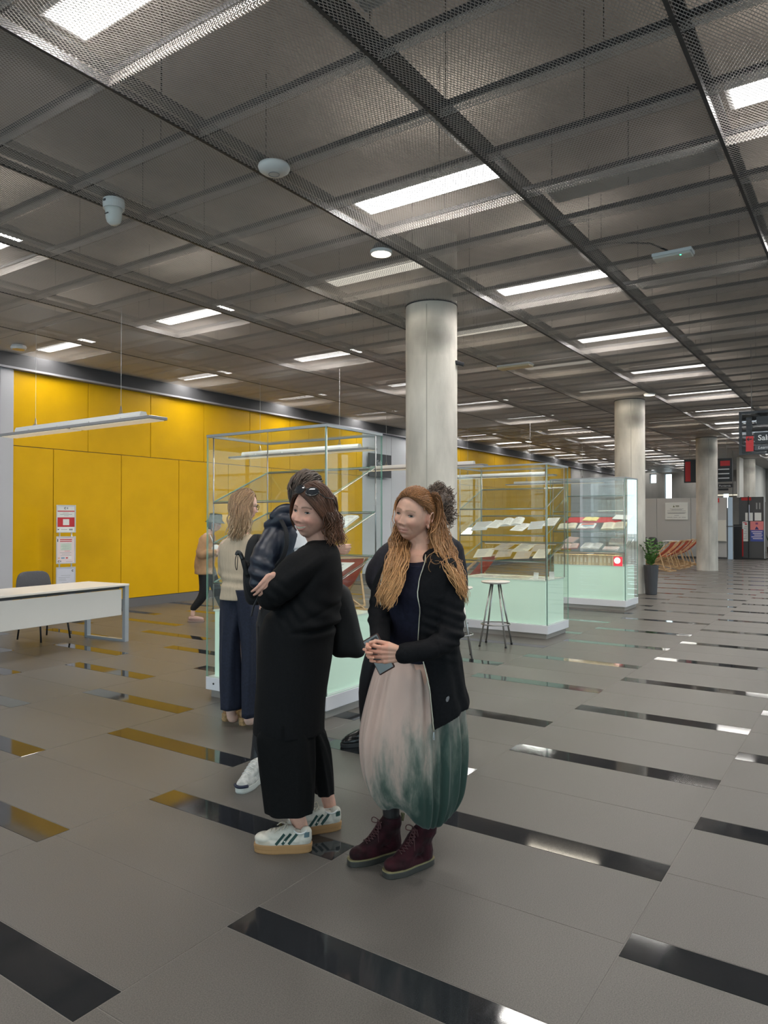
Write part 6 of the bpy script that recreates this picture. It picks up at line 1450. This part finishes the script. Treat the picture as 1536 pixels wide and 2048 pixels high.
# ================================================================== THE OTHER PEOPLE
def woman_beige():
    L = Pose(482, 5.5); root = L.root('woman with blond hair seen from behind in a beige sweater and navy wide trousers')
    hd = Head(L(489, 1012, 5.45), R(-98), R(-4), R(0), 1.0, smile=.3); skin = (.74, .48, .39)
    b = MB(); hd.add(b); limb(b, [hd.local(0, -.02, -.06), L(484, 1062, 5.5)], [.05, .06])
    ringloft(b, [(0, 0, 1.45, .08, .06, 0), (0, 0, 1.38, .15, .09, 0), (0, 0, 1.1, .11, .08, 0), (0, 0, .9, .11, .08, 0)])
    sl, el, wl = L(446, 1090, 5.5), L(444, 1140, 5.42), L(462, 1160, 5.25); sr, er, wr = L(520, 1090, 5.5), L(527, 1150, 5.6), L(515, 1180, 5.75)
    sl2 = L(448, 1095, 5.55); el2 = L(452, 1150, 5.72); wl2 = L(480, 1160, 5.8)
    limb(b, [sl2, el2, wl2], [.045, .036, .025]); limb(b, [sr, er, wr], [.045, .036, .025])
    for hx, an in ((-.08, L(463, 1425, 5.52)), (.06, L(497, 1430, 5.45))): limb(b, [V3(hx * .8, 0, .9), V3(hx, 0, .45), an, an + V3(.02, .02, -.04)], [.08, .055, .036, .034])
    hand(b, wl2, (.6, .6, -.3), (0, 0, 1), (0, -1, 0)); hand(b, wr, (-.2, .6, -.6), (0, 0, 1), (1, 0, 0))
    me = voxmesh(b, .0055, 3, name='body'); setcol(me, np.clip(hd.colour(getco(me), skin, (.55, .25, .22)), 0, 1)); part('body', me, skin_m, root)
    # sweater
    T = [(1068, 470, 500, .07), (1074, 458, 512, .11), (1084, 446, 522, .13), (1100, 440, 525, .135), (1130, 442, 524, .135), (1158, 445, 521, .13), (1175, 443, 521, .135), (1190, 441, 521, .14), (1198, 440, 520, .14)]
    rs = []
    for y, a, c, h in T: p, q = L(a, y), L(c, y); rs.append(((p.x + q.x) / 2, 0, p.z, (q.x - p.x) / 2, h, 0))
    b = MB(); ringloft(b, interp_rings(rs, 30), 36); limb(b, [sl2 + V3(.02, 0, .01), el2, wl2], [.06, .055, .045]); limb(b, [sr + V3(-.02, 0, .01), er, wr], [.06, .055, .045])
    me = voxmesh(b, .008, 3, name='sweater'); zf = L(0, 1160).z
    displace(me, lambda co, no: .004 * fbm(co, 8, 2.2) + .006 * np.sin((co[:, 2] - zf) * 75 + 8 * co[:, 0]) * np.exp(-((co[:, 2] - zf) / .06) ** 2))
    part('sweater', me, mat('beige_rib_knit', (.52, .42, .31), .85, noise=.06, nscale=30, bump=.3, bscale=90, stretch=(3, 3, .2)), root)
    b = MB()
    def leg(rows, d, h):
        rr_ = []
        for y, a, c in rows: p, q = L(a, y, d), L(c, y, d); rr_.append(((p.x + q.x) / 2, d - 5.5, p.z, (q.x - p.x) / 2, h, 0))
        RI = interp_rings(rr_, 26); V = []
        for i, (x, y, z, a, c, _) in enumerate(RI): V.append([(x + (a + .007 * math.sin(4 * t + i * .15) + .004 * math.sin(9 * t - i * .3)) * math.cos(t), y + (c + .006 * math.sin(6 * t + i * .2)) * math.sin(t), z) for t in np.linspace(0, 2 * math.pi, 48, endpoint=False)])
        b.loft(V)
    leg([(1180, 446, 505), (1192, 444, 500), (1230, 443, 495), (1270, 442, 488), (1324, 440, 486), (1380, 441, 486), (1413, 443, 485)], 5.52, .12); leg([(1178, 468, 508), (1196, 472, 512), (1212, 474, 520), (1230, 476, 522), (1270, 482, 521), (1324, 484, 521), (1380, 484, 518), (1428, 486, 516)], 5.45, .12)
    b.build('trousers', mat('navy_twill', (.012, .016, .034), .8, noise=.2, nscale=60, bump=.1, bscale=300), root, smooth=True)
    cork = mat('cork_platform', (.40, .25, .12), .8, noise=.3, nscale=60); tan = mat('tan_strap', (.45, .27, .15), .6)
    for heel, toe in ((L(447, 1440, 5.62), L(484, 1430, 5.78)), (L(481, 1449, 5.50), L(516, 1440, 5.66))):
        heel.z = toe.z = 0; h, d, a, Ln = shoe_frame(heel, toe); f = empty('sandal', (0, 0, 0), parent=root)
        sole(h, d, a, .25, .05, .042, [(0, .96), (.01, 1), (.055, 1.0), (.06, .98)]).build('sole', cork, f)
        b = MB(); q = lambda u, v, z: h + d * u + a * v + V3(0, 0, z)
        limb(b, [q(.04, 0, .085), q(.12, 0, .085), q(.21, 0, .075)], [.034, .034, .03]); b.build('foot_strap', tan, f, smooth=True)
    H = Hair(14); c0, c1, c2 = (.19, .105, .055), (.42, .27, .155), (.56, .40, .25)
    for sx in (-1, 1):
        H.comb(hd, [(sx * .066, .035, .055), (sx * .05, .055, .08), (sx * .006, .055, .1), (sx * .006, .0, .115)], [(sx * .085, -.015, -.06), (sx * .085, -.03, -.06), (sx * .08, -.05, -.06), (sx * .07, -.07, -.07)], 150, .0045, .003, c0, c1, lift=.014, wave=.002)
    H.comb(hd, [(.05, -.05, .1), (0, -.07, .1), (-.05, -.05, .1)], [(.06, -.09, -.07), (0, -.1, -.08), (-.06, -.09, -.07)], 120, .0045, .003, c0, c1, lift=.015, wave=.002)
    def P(px, y, d): return tuple(L(px, y, d))
    H.sheet([P(467, 1000, 5.43), P(461, 1030, 5.36), P(458, 1060, 5.35), P(452, 1078, 5.36)], [P(496, 1000, 5.38), P(499, 1030, 5.36), P(500, 1055, 5.36), P(498, 1070, 5.37)], 170, .005, .0012, c0, c2, wave=.008, wl=.12, depth=.03, lenvar=.3, m=16)
    H.sheet([P(472, 990, 5.395), P(468, 1030, 5.33), P(466, 1065, 5.34), P(462, 1085, 5.35)], [P(492, 990, 5.395), P(494, 1030, 5.33), P(492, 1060, 5.34), P(486, 1080, 5.35)], 90, .0045, .0012, c0, c1, wave=.007, wl=.2, depth=.01, lenvar=.3, m=14)
    H.build(root, hair_m, hd.cap(MB(), .010, .08, -.09), c0)
    g = L.thing('eyeglasses', 'dark-rimmed glasses worn by the blond woman', 'glasses'); fm = mat('glasses_frame')
    for s in (-1, 1): MB().tube([hd.local(s * .032 + .024 * math.cos(t), .108 - .014 * abs(s * .032 + .024 * math.cos(t)) / .05, -.004 + .020 * math.sin(t)) for t in np.linspace(0, 6.28, 21)], .0018, 6, cap=False).build('rim', fm, g); MB().tube([hd.local(s * .056, .098, 0), hd.local(s * .088, .04, .004), hd.local(s * .088, -.01, 0)], .0018, 6).build('temple_arm', fm, g)
    MB().tube([hd.local(-.008, .110, 0), hd.local(.008, .110, 0)], .0016, 6).build('bridge', fm, g)
woman_beige()
def man_navy():
    L = Pose(560, 4.55); root = L.root('dark-haired man in a hooded navy rain jacket behind the dark-haired woman')
    hd = Head(L(613, 992, 4.55), R(-150), R(0), R(0), 1.05, smile=.2); skin = (.66, .40, .30)
    b = MB(); hd.add(b); limb(b, [hd.local(0, -.02, -.06), L(598, 1058, 4.55)], [.055, .065])
    ringloft(b, [(.08, 0, 1.47, .08, .07, 0), (.07, 0, 1.38, .16, .1, 0), (.03, 0, 1.1, .14, .1, 0), (.0, 0, .9, .15, .1, 0)])
    sl, el, wl = L(546, 1085, 4.44), L(522, 1158, 4.32), L(560, 1180, 4.62); sr, er, wr = L(640, 1070, 4.62), L(655, 1120, 4.75), L(671, 1100, 4.66)
    limb(b, [sl, el, wl], [.04, .036, .028]); limb(b, [sr, er, wr], [.045, .04, .028])
    for hx, an in ((-.06, L(515, 1535, 4.42)), (.10, L(590, 1520, 4.6))): limb(b, [V3(hx, 0, .9), V3((hx + an.x) / 2, .0, .5), an, an + V3(0, 0, -.05)], [.09, .06, .04, .036])
    hand(b, wr, (.85, -.3, .05), (-.2, 0, 1), (0, -1, 0), .85, (.95, .95, .95, .95), (.2, .7)); hand(b, wl, (.8, .4, .2), (0, 0, 1), (0, -1, 0))
    me = voxmesh(b, .005, 3, name='body'); col = np.clip(hd.colour(getco(me), skin, (.5, .22, .2)), 0, 1); col[getco(me)[:, 2] < 1.0] = (.012, .012, .014); setcol(me, col); part('body', me, skin_m, root)
    T = [(1046, 566, 618, .10), (1054, 552, 640, .14), (1068, 540, 652, .16), (1090, 530, 655, .17), (1130, 524, 655, .17), (1175, 520, 650, .17), (1210, 522, 645, .17), (1232, 524, 640, .16)]
    rs = []
    for y, a, c, h in T: p, q = L(a, y), L(c, y); rs.append(((p.x + q.x) / 2, 0, p.z, (q.x - p.x) / 2, h, 0))
    b = MB(); ringloft(b, interp_rings(rs, 30), 40)
    limb(b, [L(552, 1072, 4.46), L(530, 1110, 4.36), L(521, 1150, 4.32), L(530, 1166, 4.36), L(566, 1180, 4.6)], [.082, .076, .068, .06, .05], 18); limb(b, [sr, er, wr + V3(-.03, 0, 0)], [.08, .07, .05])
    limb(b, [L(545, 1032, 4.40), L(560, 1020, 4.42), L(582, 1020, 4.44), L(590, 1034, 4.45)], [.022, .032, .034, .024]); limb(b, [L(538, 1050, 4.44), L(560, 1040, 4.42), L(588, 1040, 4.44)], [.035, .045, .036])
    me = voxmesh(b, .0075, 3, name='jacket')
    def wr_(co, no):
        e = np.array(L(522, 1150, 4.3)); d = np.linalg.norm(co - e, axis=1)
        return .010 * fbm(co, 8, 5.5, 2) + .009 * np.sin((co[:, 2] + .4 * co[:, 0]) * 80) * np.exp(-(d / .13) ** 2)
    displace(me, wr_); navy = mat('navy_nylon', (.012, .016, .030), .42, noise=.2, nscale=20); part('jacket', me, navy, root)
    b = MB(); p = [L(588, 1028, 4.42), L(584, 1060, 4.38), L(590, 1090, 4.36), L(600, 1110, 4.36)]; limb(b, [L(598, 1040, 4.5), L(602, 1070, 4.46), L(606, 1100, 4.44)], [.06, .075, .08]); b.build('shirt', mat('white_shirt', (.66, .66, .68), .8), root, smooth=True)
    # trousers
    b = MB()
    for rows, d in (([(1215, 522, 580), (1300, 518, 572), (1380, 514, 565), (1440, 510, 558), (1520, 502, 540), (1545, 503, 535)], 4.5), ([(1215, 545, 640), (1300, 560, 640), (1400, 570, 635), (1530, 575, 615)], 4.65)):
        rr_ = []
        for y, a, c in rows: p, q = L(a, y, d), L(c, y, d); rr_.append(((p.x + q.x) / 2, d - 4.55, p.z, (q.x - p.x) / 2, .1, 0))
        ringloft(b, interp_rings(rr_, 20), 36)
    b.build('trousers', mat('charcoal_trouser', (.012, .012, .014), .85), root, smooth=True)
    grey = mat('mesh_grey', (.40, .40, .38), .7, col2=(.62, .61, .58), nscale=40); drk = mat('shoe_navy', (.02, .025, .05), .6)
    for heel, toe in ((L(528, 1548, 4.40), L(496, 1570, 4.22)), (L(600, 1530, 4.72), L(570, 1550, 4.5))):
        heel.z = toe.z = 0; h, d, a, Ln = shoe_frame(heel, toe); Ln = .29; f = empty('running_shoe', (0, 0, 0), parent=root)
        sole(h, d, a, Ln, .05, .04, [(0, .95), (.01, 1), (.03, 1.0), (.034, .97)]).build('sole', mat('shoe_sole_white', (.6, .6, .56), .6), f)
        b = MB(); q = lambda u, v, z: h + d * (u * Ln) + a * v + V3(0, 0, z); b.loft([[h + d * u + a * v + V3(0, 0, z) for u, v in outline(28, Ln, .05, .04, k)] for z, k in ((.032, .95), (.05, .93), (.06, .86))])
        limb(b, [q(.8, 0, .05), q(.55, 0, .075), q(.33, 0, .10), q(.15, 0, .10)], [.032, .038, .04, .036]); me = voxmesh(b, .005, 3, name='upper'); bv = bvh_of(me); part('upper', me, grey, f)
        lc = MB()
        for k in range(5):
            c = bv.ray_cast(q(.72 - .08 * k, 0, .3), V3(0, 0, -1))[0]
            if c: lc.tube([c + a * .022 - V3(0, 0, .004), c + V3(0, 0, .004), c - a * .022 - V3(0, 0, .004)], .003, 6)
        lc.build('laces', mat('lace_white', (.66, .66, .64), .7), f)
        MB().tube([q(.99 - .10 * (abs(v) / .04) ** 2, v, .040) for v in np.linspace(-.042, .042, 9)], .009, 6).build('toe_cap', drk, f, smooth=True)
    H = Hair(17); c0, c1 = (.028, .018, .014), (.10, .07, .055)
    H.comb(hd, [(.06, .06, .07), (0, .08, .09), (-.06, .06, .07)], [(.07, -.08, .06), (0, -.1, .07), (-.07, -.08, .06)], 130, .006, .002, c0, c1, lift=.026, wave=.006)
    H.comb(hd, [(.07, -.03, .07), (0, -.07, .09), (-.07, -.03, .07)], [(.075, -.05, -.04), (0, -.1, -.05), (-.075, -.05, -.04)], 150, .006, .003, c0, (.05, .034, .026), lift=.012)
    for k in range(30):
        v = Vector((H.r.uniform(-.05, .05), H.r.uniform(-.03, .08), .13)); p0 = hd.local(*(v * .93)); H.lock([p0 + V3(H.r.uniform(-.012, .012) * q, 0, .009 * q) for q in range(4)], .003, .001, c0, c1)
    H.build(root, hair_m, hd.cap(MB(), .008, .084, -.075), c0)
    # backpack: a thing of its own
    bp = L.thing('backpack', 'black backpack with an umbrella in its side pocket worn by the man in navy', 'backpack'); bm_ = mat('backpack_black', (.008, .008, .010), .75)
    b = MB(); rs = []
    for y, a, c, h in ((1068, 508, 524, .05), (1085, 496, 527, .09), (1120, 490, 530, .11), (1160, 488, 530, .11), (1195, 492, 530, .10), (1208, 500, 528, .07)):
        p, q = L(a, y, 4.62), L(c, y, 4.62); rs.append(((p.x + q.x) / 2, .07, p.z, (q.x - p.x) / 2, h, 0))
    ringloft(b, interp_rings(rs, 24), 32, .8); me = voxmesh(b, .008, 3, name='pack_body'); part('pack_body', me, bm_, bp)
    MB().tube([tuple(q) for q in cr([L(562, 1040, 4.36), L(572, 1062, 4.34), L(573, 1090, 4.33), L(564, 1118, 4.33), L(545, 1140, 4.34)], 18)], .022, 8, flat=.3).build('shoulder_strap', bm_, bp, smooth=True)
    pk = MB(); limb(pk, [L(493, 1128, 4.42), L(500, 1165, 4.42), L(506, 1188, 4.45)], [.022, .034, .03]); pk.build('side_pocket', bm_, bp, smooth=True)
    MB().tube([tuple(q) for q in cr([L(516, 1195, 4.4), L(508, 1212, 4.4), L(503, 1232, 4.4)], 10)], .02, 8, flat=.25).build('loose_strap', mat('strap_grey', (.04, .04, .045), .7), bp, smooth=True)
    um = L.thing('umbrella', 'folded black umbrella with a wrist loop in the backpack pocket', 'umbrella'); limb_ = MB(); limb(limb_, [L(496, 1150, 4.40), L(490, 1130, 4.39), L(485, 1118, 4.385)], [.020, .018, .012]); limb_.build('folded_canopy', mat('umbrella_black', (.006, .006, .007), .6), um, smooth=True)
    MB().tube([tuple(q) for q in cr([L(486, 1120, 4.385), L(481, 1108, 4.385), L(476, 1104, 4.385), L(474, 1110, 4.385)], 10)], .013, 10).build('handle', mat('umbrella_handle', (.01, .01, .011), .35), um, smooth=True)
    MB().tube([tuple(q) for q in cr([L(474, 1108, 4.38), L(471, 1118, 4.38), L(471, 1132, 4.38), L(474, 1140, 4.38), L(475, 1128, 4.38), L(476, 1112, 4.38)], 18)], .0025, 6).build('wrist_loop', mat('umbrella_black'), um)
man_navy()
def person_curly():
    L = Pose(850, 5.0); root = L.root('person with dark curly hair and a long dark coat behind the red-haired woman')
    hd = Head(L(877, 1010, 5.0), R(160), R(0), R(0), 1.02, smile=.2); skin = (.66, .42, .33)
    b = MB(); hd.add(b); limb(b, [hd.local(0, -.02, -.06), L(872, 1075, 5.0)], [.055, .065])
    cx = L(848, 0).x
    ringloft(b, [(cx + .05, 0, 1.44, .08, .06, 0), (cx + .02, 0, 1.38, .16, .09, 0), (cx, 0, 1.1, .14, .1, 0), (cx, 0, .9, .15, .1, 0)])
    sl, el, wl = L(790, 1105, 5.0), L(748, 1150, 4.95), L(775, 1205, 4.85); sr, er, wr = L(905, 1100, 5.0), L(915, 1180, 5.0), L(890, 1230, 4.95)
    limb(b, [sl, el, wl], [.05, .04, .026]); limb(b, [sr, er, wr], [.05, .04, .026]); hand(b, wl, (.7, -.2, -.4), (0, 0, 1), (0, -1, 0), 1, (.5, .5, .5, .5)); hand(b, wr, (-.7, 0, -.5), (0, 0, 1), (0, -1, 0))
    for an in (L(735, 1470, 5.1), L(830, 1470, 5.1)): limb(b, [V3(cx + (an.x - cx) * .6, 0, .9), V3(an.x, .02, .45), an, an + V3(0, 0, -.05)], [.09, .055, .038, .035])
    me = voxmesh(b, .0055, 3, name='body'); col = np.clip(hd.colour(getco(me), skin, (.5, .22, .2)), 0, 1); col[getco(me)[:, 2] < .8] = (.014, .013, .016); setcol(me, col); part('body', me, skin_m, root)
    T = [(1062, 850, 892, .09), (1074, 815, 908, .14), (1090, 785, 918, .16), (1110, 775, 922, .17), (1150, 772, 918, .17), (1200, 770, 912, .16), (1260, 762, 912, .16), (1320, 748, 914, .18), (1380, 735, 916, .2), (1436, 724, 916, .21)]
    rs = []
    for y, a, c, h in T: p, q = L(a, y), L(c, y); rs.append(((p.x + q.x) / 2, 0, p.z, (q.x - p.x) / 2, h, 0))
    b = MB(); ringloft(b, interp_rings(rs, 34), 44); limb(b, [L(800, 1098, 5.0), L(768, 1120, 4.96), L(750, 1150, 4.94), L(762, 1180, 4.9), L(775, 1203, 4.86)], [.085, .08, .07, .055, .045], 18); limb(b, [sr, er, wr], [.085, .07, .05])
    me = voxmesh(b, .009, 3, name='coat'); displace(me, lambda co, no: .008 * fbm(co, 6, 9.1, 2, (1, 1, .6))); coat_o = part('coat', me, mat('dark_coat', (.012, .011, .017), .85, noise=.2, nscale=60), root)
    MB().lathe([(.001, 0), (.016, 0), (.018, .003), (.001, .005)], 16).build('badge', mat('badge_white', (.7, .68, .66), .4), coat_o).matrix_local = Matrix.Translation(L(757, 1158, 4.865)) @ Matrix.Rotation(R(90), 4, 'X')
    lea = mat('black_leather', (.01, .01, .011), .25)
    for heel, toe in ((L(752, 1480, 5.12), L(688, 1495, 4.98)), (L(838, 1480, 5.15), L(785, 1492, 5.0))):
        heel.z = toe.z = 0; h, d, a, Ln = shoe_frame(heel, toe); Ln = .28; f = empty('loafer', (0, 0, 0), parent=root); q = lambda u, v, z: h + d * (u * Ln) + a * v + V3(0, 0, z)
        sole(h, d, a, Ln, .052, .042, [(0, .96), (.006, 1), (.026, 1.0), (.03, .97)]).build('sole', mat('lug_sole', (.025, .025, .027), .6), f)
        b = MB(); b.loft([[h + d * u + a * v + V3(0, 0, z) for u, v in outline(28, Ln, .052, .042, k)] for z, k in ((.028, .95), (.045, .95), (.058, .86))]); limb(b, [q(.8, 0, .05), q(.55, 0, .065), q(.3, 0, .075), q(.14, 0, .07)], [.032, .038, .04, .036]); me = voxmesh(b, .006, 3, name='upper'); part('upper', me, lea, f)
    H = Hair(23); c0, c1 = (.075, .050, .038), (.20, .14, .105)
    for k in range(620):
        az, el_ = H.r.uniform(-3.14, 3.14), H.r.uniform(-1.0, 1.5)
        v = Vector((math.sin(az) * math.cos(el_), math.cos(az) * math.cos(el_), math.sin(el_)))
        if v.y > .45 and v.z < .55: continue
        p0 = Vector((v.x * .082, v.y * .103, v.z * .122)) * H.r.uniform(1.0, 1.30); r_ = H.r.uniform(.008, .016); ph = H.r.uniform(0, 6.28); ax = Vector((H.r.uniform(-1, 1), H.r.uniform(-1, 1), H.r.uniform(-1.6, -.2))).normalized(); s1 = ax.orthogonal().normalized(); s2 = ax.cross(s1)
        H.lock([hd.local(*(p0 + ax * (.0055 * q) + s1 * (r_ * math.cos(ph + q * 1.05)) + s2 * (r_ * math.sin(ph + q * 1.05)))) for q in range(11)], .0028, .001, c0, c1)
    H.build(root, hair_m, hd.cap(MB(), .014, .07, -.09), c0)
person_curly()
def person_hat():
    L = Pose(408, 11.3); root = L.root('person in a dark bucket hat and tan shirt walking past the yellow wall')
    hd = Head(L(430, 1048, 11.3), R(-95), R(-6), R(0), 1.0, smile=.2); skin = (.66, .42, .33)
    b = MB(); hd.add(b); limb(b, [hd.local(0, -.02, -.06), L(420, 1068)], [.05, .06])
    ringloft(b, [(L(418, 0).x, 0, 1.36, .06, .1, 0), (L(412, 0).x, 0, 1.28, .10, .17, 0), (L(408, 0).x, 0, 1.05, .1, .14, 0), (L(408, 0).x, 0, .85, .11, .15, 0)])
    sl, el, wl = L(410, 1080, 11.15), L(402, 1108, 11.1), L(428, 1106, 11.1); sr, er, wr = L(416, 1080, 11.45), L(412, 1110, 11.5), L(432, 1108, 11.45)
    for q in ((sl, el, wl), (sr, er, wr)): limb(b, q, [.045, .036, .026]); hand(b, q[2], (.9, 0, .1), (0, 0, 1), (0, -1, 0), 1, (.4, .4, .4, .4))
    lf, rf = L(386, 1229, 11.2), L(448, 1228, 11.45)
    limb(b, [V3(L(410, 0).x, -.06, .85), L(408, 1185, 11.2), lf + V3(.02, 0, .1), lf], [.08, .055, .035, .034]); limb(b, [V3(L(412, 0).x, .08, .85), L(434, 1180, 11.4), rf + V3(-.02, 0, .1), rf], [.08, .055, .035, .034])
    me = voxmesh(b, .008, 3, name='body'); setcol(me, np.clip(hd.colour(getco(me), skin, (.5, .22, .2)), 0, 1)); part('body', me, skin_m, root)
    T = [(1066, 414, 426, .07), (1072, 406, 430, .15), (1082, 401, 432, .19), (1100, 395, 432, .2), (1120, 392, 430, .2), (1140, 390, 428, .2), (1148, 390, 427, .2)]
    rs = []
    for y, a, c, h in T: p, q = L(a, y), L(c, y); rs.append(((p.x + q.x) / 2, 0, p.z, (q.x - p.x) / 2, h, 0))
    b = MB(); ringloft(b, interp_rings(rs, 24), 32); limb(b, [sl, el, wl], [.085, .075, .05]); limb(b, [sr, er, wr], [.085, .075, .05])
    me = voxmesh(b, .012, 3, name='shirt'); displace(me, lambda co, no: .014 * fbm(co, 7, 3.3, 2)); part('shirt', me, mat('tan_cotton', (.44, .25, .13), .85, noise=.1, nscale=10), root)
    b = MB(); limb(b, [V3(L(410, 0).x, -.06, .88), L(408, 1185, 11.2), lf + V3(.01, 0, .10)], [.105, .075, .05]); limb(b, [V3(L(412, 0).x, .08, .88), L(434, 1180, 11.4), rf + V3(-.01, 0, .10)], [.105, .075, .05]); b.ell(V3(L(411, 0).x, 0, .86), (.12, .17, .12)); part('trousers', voxmesh(b, .012, 3, name='trousers'), mat('black_leggings', (.008, .008, .009), .8), root)
    for heel, toe in ((L(376, 1236, 11.2), L(410, 1236, 11.2)), (L(438, 1233, 11.45), L(470, 1233, 11.45))):
        heel.z = toe.z = 0; h, d, a, Ln = shoe_frame(heel, toe); f = empty('flat_shoe', (0, 0, 0), parent=root); sole(h, d, a, Ln, .045, .036, [(0, .97), (.004, 1), (.015, 1), (.018, .97)]).build('sole', mat('flat_sole', (.3, .2, .17), .6), f)
        b = MB(); q = lambda u, v, z: h + d * (u * Ln) + a * v + V3(0, 0, z); limb(b, [q(.86, 0, .035), q(.5, 0, .045), q(.16, 0, .05)], [.028, .04, .036]); b.build('upper', mat('flat_pinkish', (.42, .27, .23), .6), f, smooth=True)
    hat = MB(); hat.lathe([(.16, -.028), (.155, -.03), (.112, .012), (.105, .02), (.098, .095), (.085, .112), (.001, .115)], 30); o = hat.build('bucket_hat', mat('hat_dark_olive', (.030, .032, .022), .8), root, smooth=True); o.matrix_local = Matrix.Translation(hd.local(0, 0, .05)) @ hd.M.to_4x4()
    H = Hair(3)
    H.comb(hd, [(.07, -.03, .04), (0, -.09, .04), (-.07, -.03, .04)], [(.07, -.04, -.06), (0, -.1, -.06), (-.07, -.04, -.06)], 50, .008, .005, (.03, .02, .015), (.05, .03, .02), lift=.012); H.build(root, hair_m, hd.cap(MB(), .008, .05, -.07), (.03, .02, .015))
    w = L.thing('white_bag', 'small white bag held before the chest of the walking person', 'bag'); b = MB(); b.ell(L(432, 1100, 11.2), (.07, .09, .085), 16, 10); b.build('bag_body', mat('white_cloth', (.7, .7, .7), .8), w, smooth=True); MB().tube([tuple(q) for q in cr([L(428, 1090, 11.15), L(424, 1078, 11.12), L(420, 1070, 11.2)], 8)], .008, 6).build('strap', mat('white_cloth'), w)
person_hat()
